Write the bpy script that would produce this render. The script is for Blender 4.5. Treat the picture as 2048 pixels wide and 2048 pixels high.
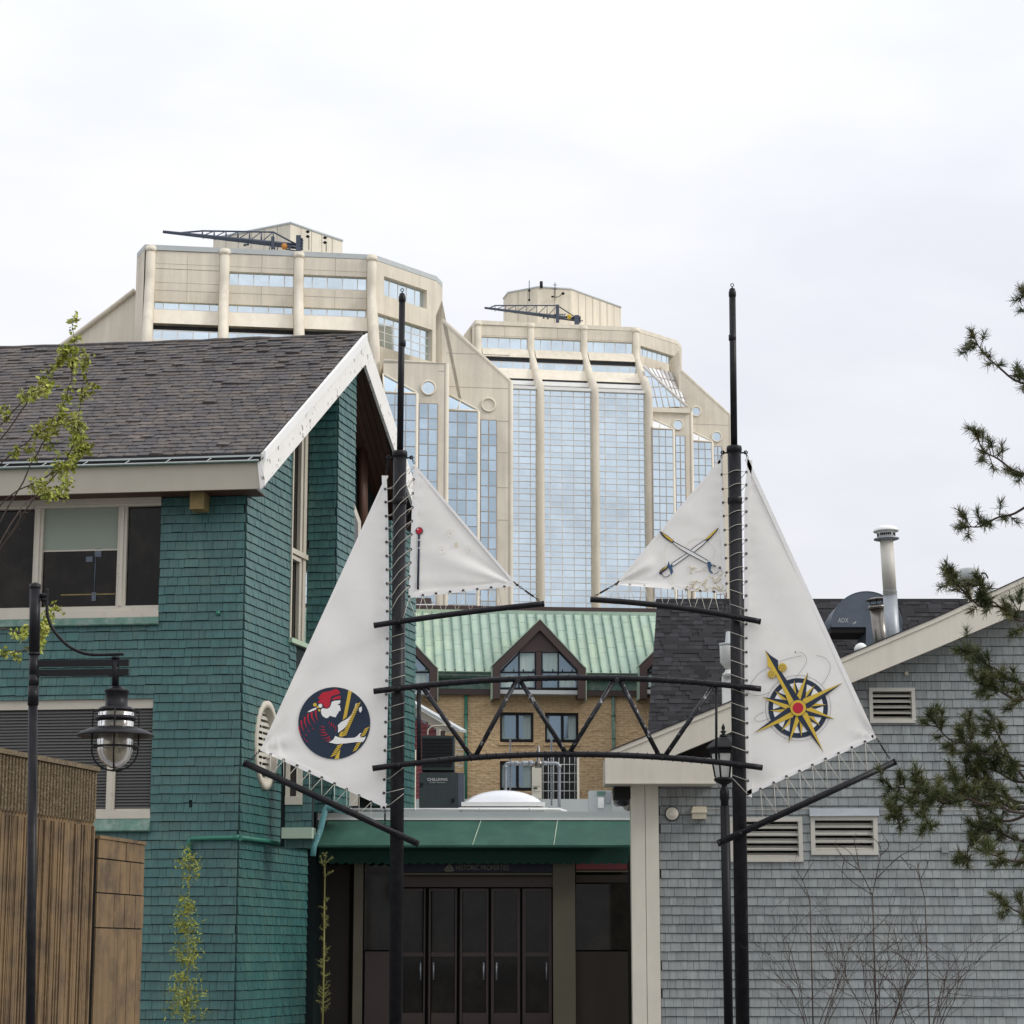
import bpy, bmesh, math, random
from mathutils import Vector, Matrix
random.seed(7)
R = math.radians
PI = math.pi
S = bpy.context.scene
for o in list(bpy.data.objects): bpy.data.objects.remove(o)
COL = S.collection

# ------------------------------------------------------------------ camera
FPX = 4500.0                     # focal length in photo pixels (photo 2048 wide)
PITCH = math.atan(880.0 / FPX)
EYE = Vector((0, 0, 1.6))
cam_d = bpy.data.cameras.new('camera'); cam = bpy.data.objects.new('camera', cam_d)
COL.objects.link(cam); S.camera = cam
cam.location = EYE; cam.rotation_euler = (PI / 2 + PITCH, 0, 0)
cam_d.sensor_width = 36; cam_d.lens = 36 * FPX / 2048
cam_d.clip_start = 0.5; cam_d.clip_end = 6000
S.render.resolution_x = 1024; S.render.resolution_y = 1024

# ------------------------------------------------------------------ world, sun, exposure
SUN_DIR = Vector((0.84, -0.20, 0.56)).normalized()
w = bpy.data.worlds.new('World'); S.world = w; w.use_nodes = True
nt = w.node_tree; nt.nodes.clear()
wo = nt.nodes.new('ShaderNodeOutputWorld'); bg = nt.nodes.new('ShaderNodeBackground')
sky = nt.nodes.new('ShaderNodeTexSky'); sky.sky_type = 'NISHITA'; sky.sun_disc = False
sky.sun_elevation = math.asin(SUN_DIR.z); sky.sun_rotation = math.atan2(SUN_DIR.x, SUN_DIR.y)
sc = nt.nodes.new('ShaderNodeVectorMath'); sc.operation = 'SCALE'; sc.inputs['Scale'].default_value = 1.0
nt.links.new(sky.outputs[0], sc.inputs[0])
tc = nt.nodes.new('ShaderNodeTexCoord')
sep = nt.nodes.new('ShaderNodeSeparateXYZ'); nt.links.new(tc.outputs['Generated'], sep.inputs[0])
mp = nt.nodes.new('ShaderNodeMapping'); mp.inputs['Scale'].default_value = (1.0, 1.0, 2.6)
nt.links.new(tc.outputs['Generated'], mp.inputs[0])
nz = nt.nodes.new('ShaderNodeTexNoise'); nz.inputs['Scale'].default_value = 3.6
nz.inputs['Detail'].default_value = 5; nz.inputs['Roughness'].default_value = 0.5
nt.links.new(mp.outputs[0], nz.inputs['Vector'])
cr = nt.nodes.new('ShaderNodeValToRGB')
cr.color_ramp.elements[0].position = 0.36; cr.color_ramp.elements[0].color = (0.765, 0.782, 0.848, 1)
cr.color_ramp.elements[1].position = 0.66; cr.color_ramp.elements[1].color = (0.93, 0.935, 0.975, 1)
nt.links.new(nz.outputs['Fac'], cr.inputs[0])
g1 = nt.nodes.new('ShaderNodeMath'); g1.operation = 'MAXIMUM'; g1.inputs[1].default_value = 0.0
nt.links.new(sep.outputs['Z'], g1.inputs[0])
g2 = nt.nodes.new('ShaderNodeMath'); g2.operation = 'MULTIPLY_ADD'
g2.inputs[1].default_value = 0.95; g2.inputs[2].default_value = 0.86
nt.links.new(g1.outputs[0], g2.inputs[0])
cs = nt.nodes.new('ShaderNodeVectorMath'); cs.operation = 'SCALE'
nt.links.new(cr.outputs[0], cs.inputs[0]); nt.links.new(g2.outputs[0], cs.inputs['Scale'])
c10 = nt.nodes.new('ShaderNodeVectorMath'); c10.operation = 'SCALE'; c10.inputs['Scale'].default_value = 10.0
nt.links.new(cs.outputs[0], c10.inputs[0])
mx = nt.nodes.new('ShaderNodeMix'); mx.data_type = 'RGBA'; mx.inputs[0].default_value = 0.95
nt.links.new(sc.outputs[0], mx.inputs[6]); nt.links.new(c10.outputs[0], mx.inputs[7])
nt.links.new(mx.outputs[2], bg.inputs[0]); bg.inputs[1].default_value = 0.10
nt.links.new(bg.outputs[0], wo.inputs[0])
sun_d = bpy.data.lights.new('sun', 'SUN'); sun = bpy.data.objects.new('sun', sun_d); COL.objects.link(sun)
sun_d.energy = 1.5; sun_d.angle = R(14); sun_d.color = (1.0, 0.955, 0.89)
sun.rotation_euler = SUN_DIR.to_track_quat('Z', 'Y').to_euler(); sun.location = (30, -20, 60)
S.view_settings.view_transform = 'Standard'; S.view_settings.look = 'None'
S.view_settings.exposure = 0.0; S.view_settings.gamma = 1.0
S.view_settings.use_curve_mapping = False

# ------------------------------------------------------------------ geometry of the view
FWD = Vector((0, math.cos(PITCH), math.sin(PITCH))); UPV = Vector((0, -math.sin(PITCH), math.cos(PITCH)))
def ray(x, y):
    return Vector(((x - 1024) / FPX, 0, 0)) + UPV * ((1024 - y) / FPX) + FWD
def at(x, y, Y):                      # point of the place at distance Y
    d = ray(x, y); return EYE + d * (Y / d.y)
def atz(x, y, z):                     # point of the place at height z
    d = ray(x, y); return EYE + d * ((z - EYE.z) / d.z)
def proj(p):
    v = Vector(p) - EYE; c = v.dot(FWD)
    if c < 0.1: return (-9999, -9999)
    return (1024 + FPX * v.x / c, 1024 - FPX * v.dot(UPV) / c)
class Fr:
    """vertical plane: origin, horizontal direction d (heading in degrees from +X), outward normal towards the camera"""
    def __init__(s, ox, oy, head, flip=False):
        s.o = Vector((ox, oy, 0)); a = R(head)
        s.d = Vector((math.cos(a), math.sin(a), 0)); s.n = Vector((math.sin(a), -math.cos(a), 0))
        if flip: s.n = -s.n
    def P(s, u, z, n=0.0): return s.o + s.d * u + s.n * n + Vector((0, 0, z))
    def uz(s, x, y, n=0.0):
        r = ray(x, y); o = s.o + s.n * n
        t = (o - EYE).dot(s.n) / r.dot(s.n); p = EYE + r * t
        return ((p - s.o).dot(s.d), p.z)
    def M(s, u, z, n=0.0, su=1, sn=1, sz=1, roll=0.0):
        m = Matrix.Identity(4)
        d, k = s.d, Vector((0, 0, 1))
        if roll: d, k = d * math.cos(roll) + k * math.sin(roll), k * math.cos(roll) - d * math.sin(roll)
        c = [d * su, s.n * sn, k * sz, s.P(u, z, n)]
        for j in range(4):
            for i in range(3): m[i][j] = c[j][i]
        return m
def frame_at(x, y, Y, head):
    p = at(x, y, Y); return Fr(p.x, p.y, head)

# ------------------------------------------------------------------ objects
WLOC = {}
def wloc(o): return WLOC.get(o.name, Vector((0, 0, 0))) if o else Vector((0, 0, 0))
def tag(o, label=None, cat=None, group=None, kind=None):
    if label: o['label'] = label
    if cat: o['category'] = cat
    if group: o['group'] = group
    if kind: o['kind'] = kind
    return o
def thing(name, label, cat, loc=(0, 0, 0), group=None):
    o = bpy.data.objects.new(name, None); COL.objects.link(o); o.location = loc
    o.empty_display_size = 0.3; WLOC[o.name] = Vector(loc)
    return tag(o, label, cat, group)
class MB:
    def __init__(s): s.v = []; s.f = []; s.sm = []
    def add(s, vs, fs, smooth=False):
        b = len(s.v); s.v += [Vector(v) for v in vs]
        for f in fs: s.f.append(tuple(b + i for i in f)); s.sm.append(smooth)
        return s
    def hexa(s, p):                    # 8 points: 4 bottom ring, 4 top ring
        return s.add(p, [(0, 3, 2, 1), (4, 5, 6, 7), (0, 1, 5, 4), (1, 2, 6, 5), (2, 3, 7, 6), (3, 0, 4, 7)])
    def box(s, fr, u0, u1, z0, z1, n0, n1):
        P = fr.P
        return s.hexa([P(u0, z0, n1), P(u1, z0, n1), P(u1, z0, n0), P(u0, z0, n0), P(u0, z1, n1), P(u1, z1, n1), P(u1, z1, n0), P(u0, z1, n0)])
    def bxyz(s, x0, x1, y0, y1, z0, z1):
        return s.hexa([(x0, y0, z0), (x1, y0, z0), (x1, y1, z0), (x0, y1, z0), (x0, y0, z1), (x1, y0, z1), (x1, y1, z1), (x0, y1, z1)])
    def prism(s, A, B, smooth=False):  # two rings of equal length
        n = len(A)
        s.add(list(A) + list(B), [tuple(range(n))[::-1], tuple(range(n, 2 * n))])
        b = len(s.v) - 2 * n
        for i in range(n):
            j = (i + 1) % n; s.f.append((b + i, b + j, b + n + j, b + n + i)); s.sm.append(smooth)
        return s
    def poly(s, fr, pts, n0, n1):      # polygon in the plane of fr, given depth
        return s.prism([fr.P(u, z, n0) for u, z in pts], [fr.P(u, z, n1) for u, z in pts])
    def plan(s, pts, z0, z1):
        return s.prism([(p[0], p[1], z0) for p in pts], [(p[0], p[1], z1) for p in pts])
    def tube(s, pts, r, seg=10, cap=True, closed=False):
        pts = [Vector(p) for p in pts]; n = len(pts); rs = r if isinstance(r, (list, tuple)) else [r] * n
        b = len(s.v); ref = None
        for i, p in enumerate(pts):
            if closed: t = pts[(i + 1) % n] - pts[i - 1]
            else: t = pts[min(i + 1, n - 1)] - pts[max(i - 1, 0)]
            t = t.normalized() if t.length > 1e-9 else Vector((0, 0, 1))
            if ref is None:
                ref = Vector((0, 0, 1)) if abs(t.z) < 0.9 else Vector((1, 0, 0))
            a = (ref - t * ref.dot(t)).normalized(); ref = a; c = t.cross(a)
            for k in range(seg):
                th = 2 * PI * k / seg; s.v.append(p + (a * math.cos(th) + c * math.sin(th)) * rs[i])
        m = n if closed else n - 1
        for i in range(m):
            j = (i + 1) % n
            for k in range(seg):
                l = (k + 1) % seg
                s.f.append((b + i * seg + k, b + i * seg + l, b + j * seg + l, b + j * seg + k)); s.sm.append(True)
        if cap and not closed:
            s.f.append(tuple(b + k for k in range(seg))[::-1]); s.sm.append(False)
            s.f.append(tuple(b + (n - 1) * seg + k for k in range(seg))); s.sm.append(False)
        return s
    def lathe(s, c, prof, seg=24, axis=None, smooth=True, rot=0.0):    # prof: (r, h) along axis
        c = Vector(c); ax = Vector(axis or (0, 0, 1)).normalized()
        a = ax.orthogonal().normalized(); d = ax.cross(a); b = len(s.v)
        for r, h in prof:
            for k in range(seg):
                th = 2 * PI * k / seg + rot; s.v.append(c + ax * h + (a * math.cos(th) + d * math.sin(th)) * max(r, 1e-4))
        for i in range(len(prof) - 1):
            for k in range(seg):
                l = (k + 1) % seg; s.f.append((b + i * seg + k, b + i * seg + l, b + (i + 1) * seg + l, b + (i + 1) * seg + k)); s.sm.append(smooth)
        s.f.append(tuple(b + k for k in range(seg))[::-1]); s.sm.append(False)
        s.f.append(tuple(b + (len(prof) - 1) * seg + k for k in range(seg))); s.sm.append(False)
        return s
    def build(s, name, mat, parent=None, kind=None, label=None):
        me = bpy.data.meshes.new(name); off = wloc(parent)
        me.from_pydata([v - off for v in s.v], [], s.f)
        me.polygons.foreach_set('use_smooth', s.sm); me.materials.append(mat); me.update()
        o = bpy.data.objects.new(name, me); COL.objects.link(o)
        if parent: o.parent = parent
        WLOC[o.name] = off.copy()
        if kind: o['kind'] = kind
        if label: o['label'] = label
        return o
def recalc(o):
    bm = bmesh.new(); bm.from_mesh(o.data); bmesh.ops.recalc_face_normals(bm, faces=bm.faces); bm.to_mesh(o.data); bm.free(); return o

UNIT_V = [(0, 0, 0), (1, 0, 0), (1, 1, 0), (0, 1, 0), (0, 0, 1), (1, 0, 1), (1, 1, 1), (0, 1, 1)]
UNIT_F = [(0, 3, 2, 1), (4, 5, 6, 7), (0, 1, 5, 4), (1, 2, 6, 5), (2, 3, 7, 6), (3, 0, 4, 7)]
WEDGE_V = [(0, 0, 0), (1, 0, 0), (1, 1, 0), (0, 1, 0), (0, 0, 1), (1, 0, 1), (1, .35, 1), (0, .35, 1)]
PIECE = {}
def pieces(parent, name, mat, mats, verts=UNIT_V, faces=UNIT_F, limit=300, stuff=None):
    """alike pieces: the ones that show largest are objects that share one mesh, the rest one joined part"""
    key = (name, mat.name, id(verts))
    if key not in PIECE:
        me = bpy.data.meshes.new(name); me.from_pydata(verts, [], faces); me.materials.append(mat); me.update(); PIECE[key] = me
    me = PIECE[key]
    def size(m):
        q = [proj(m @ Vector((a, 1, b))) for a, b in ((0, 0), (1, 0), (1, 1), (0, 1))]
        cx = sum(p[0] for p in q) / 4; cy = sum(p[1] for p in q) / 4
        A = abs(sum(q[i][0] * q[(i + 1) % 4][1] - q[(i + 1) % 4][0] * q[i][1] for i in range(4))) / 2
        if not (57 < cx < 1991 and 300 < cy < 1750): A *= 0.02
        return -A
    mats = sorted(mats, key=size); off = Matrix.Translation(-wloc(parent))
    for m in mats[:limit]:
        o = bpy.data.objects.new(name, me); COL.objects.link(o)
        o.parent = parent; o.matrix_local = off @ m
    rest = mats[limit:]
    if rest:
        mb = MB()
        for m in rest: mb.add([m @ Vector(v) for v in verts], faces)
        mb.build(stuff or (name + 's'), mat, parent, kind='stuff')

# ------------------------------------------------------------------ materials
def mk(name, col, rough=0.7, metal=0.0, var=0.12, nsc=1.2, bump=0.0, bsc=30.0, isl=0.0, hue=None, huesc=2.0, huef=0.5,
       streak=0.0, stsc=6.0, spec=0.5, hthr=(0.45, 0.65), bdist=0.01, alpha=None, trans=0.0, trl=0.0):
    m = bpy.data.materials.new(name); m.use_nodes = True; t = m.node_tree; N = t.nodes; L = t.links
    b = N['Principled BSDF']; b.inputs['Roughness'].default_value = rough; b.inputs['Metallic'].default_value = metal
    b.inputs['Specular IOR Level'].default_value = spec
    geo = N.new('ShaderNodeNewGeometry'); cur = None
    rgb = N.new('ShaderNodeRGB'); rgb.outputs[0].default_value = (*col, 1); cur = rgb.outputs[0]
    def noise(scale, vec=None, det=4, ro=0.55):
        n = N.new('ShaderNodeTexNoise'); n.inputs['Scale'].default_value = scale; n.inputs['Detail'].default_value = det
        n.inputs['Roughness'].default_value = ro; L.new(vec or geo.outputs['Position'], n.inputs['Vector']); return n.outputs['Fac']
    def mulf(fac_socket, amp, cur):
        ma = N.new('ShaderNodeMath'); ma.operation = 'MULTIPLY_ADD'; ma.inputs[1].default_value = 2 * amp; ma.inputs[2].default_value = 1 - amp
        L.new(fac_socket, ma.inputs[0]); v = N.new('ShaderNodeVectorMath'); v.operation = 'SCALE'
        L.new(cur, v.inputs[0]); L.new(ma.outputs[0], v.inputs['Scale']); return v.outputs[0]
    if hue:
        mr = N.new('ShaderNodeMapRange'); mr.inputs[1].default_value, mr.inputs[2].default_value = hthr; mr.inputs[4].default_value = huef
        L.new(noise(huesc, det=6, ro=0.65), mr.inputs[0])
        mi = N.new('ShaderNodeMix'); mi.data_type = 'RGBA'; mi.inputs[7].default_value = (*hue, 1)
        L.new(mr.outputs[0], mi.inputs[0]); L.new(cur, mi.inputs[6]); cur = mi.outputs[2]
    if var: cur = mulf(noise(nsc), var * 1.8, cur)
    if streak:
        mp = N.new('ShaderNodeMapping'); mp.inputs['Scale'].default_value = (1, 1, 0.06); L.new(geo.outputs['Position'], mp.inputs[0])
        cur = mulf(noise(stsc, mp.outputs[0], 5, 0.7), streak * 1.8, cur)
    if isl:
        oi = N.new('ShaderNodeObjectInfo'); ad = N.new('ShaderNodeMath'); ad.operation = 'ADD'
        L.new(oi.outputs['Random'], ad.inputs[0]); L.new(geo.outputs['Random Per Island'], ad.inputs[1])
        fr = N.new('ShaderNodeMath'); fr.operation = 'FRACT'; L.new(ad.outputs[0], fr.inputs[0]); cur = mulf(fr.outputs[0], isl, cur)
    L.new(cur, b.inputs['Base Color'])
    if bump:
        bp = N.new('ShaderNodeBump'); bp.inputs['Strength'].default_value = bump; bp.inputs['Distance'].default_value = bdist
        L.new(noise(bsc), bp.inputs['Height']); L.new(bp.outputs[0], b.inputs['Normal'])
    if trans: b.inputs['Transmission Weight'].default_value = trans; b.inputs['IOR'].default_value = 1.45
    return m
MT = {}
MT['teal'] = mk('teal_shingle_paint', (.030, .110, .104), .44, var=.10, nsc=1.2, isl=.12, spec=.6, hue=(.075, .155, .12), huesc=1.5, huef=.5, streak=.30, stsc=26, bump=.5, bsc=60, bdist=.006)
MT['tealdark'] = mk('dark_wall_backing', (.006, .016, .015), .9, var=.1)  # near-black, so the gaps between shingle rows stand in for butt shadows
MT['greydark'] = mk('dark_grey_backing', (.03, .033, .036), .9, var=.1)
MT['grey'] = mk('grey_shingle_paint', (.250, .272, .270), .65, var=.09, nsc=1.1, isl=.13, hue=(.30, .31, .285), huesc=1.0, huef=.5, streak=.22, stsc=18, bump=.4, bsc=60, bdist=.005)
MT['cream'] = mk('cream_trim_paint', (.66, .62, .52), .55, var=.06, nsc=2, bump=.15, bsc=40, streak=.06)
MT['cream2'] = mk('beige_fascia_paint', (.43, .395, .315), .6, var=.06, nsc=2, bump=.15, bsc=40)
MT['flake'] = mk('peeling_white_paint', (.80, .785, .74), .6, var=.05, hue=(.22, .19, .16), huesc=5.5, huef=.9, hthr=(.60, .645), bump=.5, bsc=35)
MT['white'] = mk('white_paint', (.80, .80, .77), .5, var=.05)
MT['frame'] = mk('weathered_window_frame', (.56, .52, .43), .6, var=.08, hue=(.25, .21, .15), huesc=8, huef=.5, hthr=(.6, .72), bump=.3, bsc=30)
MT['roof'] = mk('old_roof_shingle', (.078, .072, .072), .85, var=.20, nsc=1.2, isl=.17, hue=(.15, .12, .095), huesc=2.6, huef=.75, bump=.8, bsc=45, bdist=.01)
MT['asph'] = mk('dark_asphalt_shingle', (.034, .034, .037), .9, var=.12, isl=.38, bump=.6, bsc=90, bdist=.004)
MT['copper'] = mk('green_copper', (.36, .47, .375), .55, var=.08, nsc=.9, isl=.05, hue=(.44, .54, .35), huesc=.5, huef=.7, streak=.12, stsc=3)
MT['verdi'] = mk('copper_flashing', (.085, .18, .14), .6, var=.25, nsc=6, hue=(.26, .30, .26), huesc=5, huef=.6)
MT['brown'] = mk('dark_brown_metal', (.052, .030, .026), .5, var=.08)
MT['conc'] = mk('precast_concrete', (.70, .64, .52), .85, var=.05, nsc=.12, streak=.16, stsc=1.3, hue=(.50, .45, .37), huesc=.14, huef=.5, bump=.2, bsc=3, bdist=.03)
MT['concl'] = mk('pale_precast_concrete', (.74, .68, .56), .85, var=.05, nsc=.2, streak=.12, stsc=.9)
MT['aggr'] = mk('exposed_aggregate', (.135, .098, .052), .9, var=.22, nsc=10, hue=(.26, .21, .14), huesc=32, huef=.8, streak=.25, stsc=5, bump=1.0, bsc=55, bdist=.02)
MT['aggr2'] = mk('stained_concrete', (.190, .124, .060), .9, var=.16, nsc=3, hue=(.07, .05, .032), huesc=2.2, huef=.75, streak=.35, stsc=8, bump=.4, bsc=40)
MT['mast'] = mk('black_painted_steel', (.008, .008, .0105), .42, var=.2, nsc=5, hue=(.028, .025, .024), huesc=7, huef=.4, bump=.12, bsc=25, spec=.22)
MT['chip'] = mk('chipped_black_steel', (.013, .013, .016), .38, var=.1, hue=(.36, .35, .35), huesc=11, huef=.85, hthr=(.60, .635), bump=.2, bsc=25, spec=.3)
MT['black'] = mk('black_iron', (.008, .008, .010), .5, var=.1, spec=.25)
MT['sail'] = mk('white_sail_cloth', (.83, .81, .76), .75, var=.02, nsc=.8, bump=.2, bsc=2.0, bdist=.03, hue=(.75, .735, .68), huesc=.9, huef=.6)
MT['hem'] = mk('sail_hem_tape', (.83, .815, .78), .7, var=.04, bump=.3, bsc=20)
MT['rope'] = mk('pale_cord', (.50, .47, .40), .8, var=.1)
MT['steel'] = mk('galvanised_steel', (.34, .36, .38), .5, .6, var=.12, nsc=6)
MT['dsteel'] = mk('tarnished_steel', (.20, .185, .165), .3, .85, var=.3, nsc=5)
MT['navy'] = mk('navy_print', (.010, .022, .048), .7, var=.12, nsc=6)
MT['red'] = mk('red_print', (.46, .008, .028), .7, var=.08)
MT['gold'] = mk('yellow_print', (.62, .43, .045), .7, var=.06)
MT['pale'] = mk('bare_cloth_print', (.82, .81, .775), .7, var=.03)
MT['line'] = mk('thin_grey_ink', (.12, .12, .13), .7, var=.1)
MT['stain'] = mk('yellowed_paint', (.70, .63, .46), .7, var=.05)
MT['awning'] = mk('green_awning_canvas', (.018, .082, .056), .75, var=.10, nsc=2, hue=(.05, .15, .10), huesc=1.2, huef=.4, streak=.06)
MT['gutter'] = mk('pale_grey_metal', (.47, .50, .49), .5, var=.06)
MT['gpipe'] = mk('green_pipe_paint', (.03, .17, .115), .4, var=.1, hue=(.7, .7, .7), huesc=5, huef=.9, hthr=(.70, .72))
MT['bpipe'] = mk('blue_green_pipe_paint', (.10, .27, .28), .4, var=.2, hue=(.6, .62, .62), huesc=5, huef=.7, hthr=(.60, .66))
MT['bark'] = mk('brown_bark', (.06, .042, .032), .9, var=.2, nsc=8, bump=.5, bsc=30)
MT['leaf'] = mk('young_green_leaf', (.30, .34, .045), .55, var=.15, nsc=6, isl=.35, hue=(.30, .27, .06), huesc=3, huef=.6)
MT['needle'] = mk('pine_needle', (.060, .078, .020), .55, var=.2, nsc=4, isl=.55, hue=(.15, .12, .035), huesc=4, huef=.6)
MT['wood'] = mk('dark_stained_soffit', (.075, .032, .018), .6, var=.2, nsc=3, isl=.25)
MT['beam'] = mk('weathered_beam', (.24, .18, .07), .8, var=.25, nsc=6, bump=.4)
MT['blind'] = mk('roller_blind', (.27, .31, .25), .8, var=.04)
MT['slat'] = mk('blind_slat', (.085, .085, .078), .6, var=.05)
MT['red_sid'] = mk('red_siding', (.20, .045, .05), .7, var=.1, isl=.15)
MT['chill'] = mk('dark_green_cabinet', (.026, .040, .040), .5, var=.12, streak=.3, stsc=14)
MT['hood'] = mk('blue_grey_metal_hood', (.095, .115, .14), .45, .3, var=.18, nsc=3)
MT['lou'] = mk('louvre_paint', (.56, .54, .47), .5, var=.08)
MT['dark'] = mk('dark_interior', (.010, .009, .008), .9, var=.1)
MT['room'] = mk('room_wall', (.035, .028, .022), .9, var=.2, nsc=.8)
MT['skyl'] = mk('skylight_acrylic', (.80, .81, .83), .25, var=.03)
MT['signb'] = mk('navy_sign_board', (.006, .007, .024), .6, var=.1)
MT['signt'] = mk('sign_lettering', (.20, .18, .13), .6, var=.05)
MT['wtext'] = mk('white_lettering', (.7, .7, .68), .6, var=.05)
MT['crane'] = mk('blue_grey_crane_paint', (.055, .07, .10), .5, var=.1)
MT['orange'] = mk('orange_paint', (.55, .22, .03), .5, var=.05)
MT['yellow'] = mk('yellow_motor_paint', (.55, .38, .03), .5, var=.05)
MT['ground'] = mk('paving', (.17, .165, .16), .9, var=.12, nsc=.4, bump=.3, bsc=12)
MT['beigebox'] = mk('beige_plastic', (.55, .50, .38), .5, var=.04)
MT['curtain'] = mk('pale_curtain', (.45, .55, .52), .9, var=.08, streak=.25, stsc=6)
def glass(name, col, rough=.06, wav=.25, wsc=.6, isl=.12, metal=1.0, base=None):
    m = mk(name, col, rough, metal, var=.07, nsc=.35, isl=isl, bump=wav, bsc=wsc, bdist=.15, hue=tuple(c * .72 for c in col), huesc=.11, huef=.42, hthr=(.46, .62)); return m  # darker patches and pane tints in the colour imitate cloud reflections
MT['tglass'] = glass('blue_mirror_glass', (.70, .80, .85), .10, .2, .35, .06)
MT['tglass2'] = glass('deep_blue_mirror_glass', (.50, .61, .68), .10, .3, .35, .14)
MT['wglass'] = mk('dark_window_glass', (.012, .010, .008), .05, 0, var=.2, spec=.22, hue=(.03, .025, .018), huesc=1.4, huef=.8)  # faint brown patches in the colour imitate reflected buildings
MT['hglass'] = mk('blue_grey_window_glass', (.20, .27, .33), .06, .6, var=.1, isl=.1)
MT['lampglass'] = mk('ribbed_lamp_glass', (.46, .42, .33), .15, 0, var=.15, trans=.7)
MT['lanternglass'] = mk('milky_lantern_glass', (.62, .62, .58), .25, 0, var=.05)
MT['post'] = mk('drab_olive_paint', (.13, .115, .075), .7, var=.15)
def mk_brick():
    m = bpy.data.materials.new('split_face_brick'); m.use_nodes = True; t = m.node_tree; N = t.nodes; L = t.links; b = N['Principled BSDF']
    geo = N.new('ShaderNodeNewGeometry'); sp = N.new('ShaderNodeSeparateXYZ'); cb = N.new('ShaderNodeCombineXYZ')
    L.new(geo.outputs['Position'], sp.inputs[0]); L.new(sp.outputs['X'], cb.inputs['X']); L.new(sp.outputs['Z'], cb.inputs['Y'])
    br = N.new('ShaderNodeTexBrick'); br.inputs['Scale'].default_value = 1; br.inputs['Brick Width'].default_value = .30; br.inputs['Row Height'].default_value = .085
    br.inputs['Mortar Size'].default_value = .010; br.inputs['Bias'].default_value = -.1
    br.inputs['Color1'].default_value = (.62, .45, .26, 1); br.inputs['Color2'].default_value = (.57, .405, .225, 1); br.inputs['Mortar'].default_value = (.48, .34, .19, 1)
    L.new(cb.outputs[0], br.inputs['Vector'])
    n = N.new('ShaderNodeTexNoise'); n.inputs['Scale'].default_value = 7; n.inputs['Detail'].default_value = 5
    mp = N.new('ShaderNodeMapping'); mp.inputs['Scale'].default_value = (.9, .9, 1.5); L.new(geo.outputs['Position'], mp.inputs[0]); L.new(mp.outputs[0], n.inputs['Vector'])
    ma = N.new('ShaderNodeMath'); ma.operation = 'MULTIPLY_ADD'; ma.inputs[1].default_value = .6; ma.inputs[2].default_value = .70; L.new(n.outputs['Fac'], ma.inputs[0])
    v = N.new('ShaderNodeVectorMath'); v.operation = 'SCALE'; L.new(br.outputs['Color'], v.inputs[0]); L.new(ma.outputs[0], v.inputs['Scale'])
    L.new(v.outputs[0], b.inputs['Base Color']); b.inputs['Roughness'].default_value = .9
    bp = N.new('ShaderNodeBump'); bp.inputs['Strength'].default_value = .9; bp.inputs['Distance'].default_value = .06; L.new(n.outputs['Fac'], bp.inputs['Height']); L.new(bp.outputs[0], b.inputs['Normal'])
    return m
MT['brick'] = mk_brick()

# ------------------------------------------------------------------ ground
g = MB(); g.add([(-3000, -300, 0), (3000, -300, 0), (3000, 5000, 0), (-3000, 5000, 0)], [(0, 1, 2, 3)])
g.build('ground', MT['ground'], kind='structure')

# ================================================================== the two towers
def zat(fr, x, y, n=0.0): return fr.uz(x, y, n)[1]
def uat(fr, x, y, n=0.0): return fr.uz(x, y, n)[0]
def off_box(m, fr, x0, x1, ref, yt, yb, n0, n1, yref=None):
    """box whose front (at n1) runs from pixel column x0 to x1 and whose heights are read at column ref"""
    ym = (yt + yb) / 2
    u0, u1 = uat(fr, x0, ym, n1), uat(fr, x1, ym, n1)
    zt, zb = zat(fr, ref, yt, n1), zat(fr, ref, yb, n1)
    m.box(fr, u0, u1, min(zb, zt), max(zb, zt), n0, n1); return (u0, u1, zb, zt)
def glazing(parent, fr, us, zs, n, gm, fm, bar=.12, gap=.05, limit=300, fname='window_frame'):
    """panes between the given verticals and levels, with mullions proud of them"""
    mats = []
    for i in range(len(us) - 1):
        for j in range(len(zs) - 1):
            rr = random.uniform(-1, 1) * .0
            mats.append(fr.M(us[i] + gap, min(zs[j], zs[j + 1]) + gap, n - .08, us[i + 1] - us[i] - 2 * gap, .06, abs(zs[j + 1] - zs[j]) - 2 * gap))
    m = MB()
    for u in us: m.box(fr, u - bar / 2, u + bar / 2, min(zs), max(zs), n - .12, n + .02)
    for k, z in enumerate(zs): m.box(fr, us[0], us[-1], z - bar * .35, z + bar * .35, n - .115, n + .015)
    m.build(fname, fm, parent)
    return mats
def lerp(a, b, t): return a + (b - a) * t
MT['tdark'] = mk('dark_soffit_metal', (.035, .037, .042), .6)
MT['tmull'] = mk('light_tower_mullion', (.66, .64, .60), .5, var=.04)
MT['tmull2'] = mk('weathered_tower_mullion', (.40, .36, .31), .6, var=.15)
def pane_part(parent, mats, gm, limit=300): pieces(parent, 'pane', gm, mats, limit=limit, stuff='small_panes')

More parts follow.
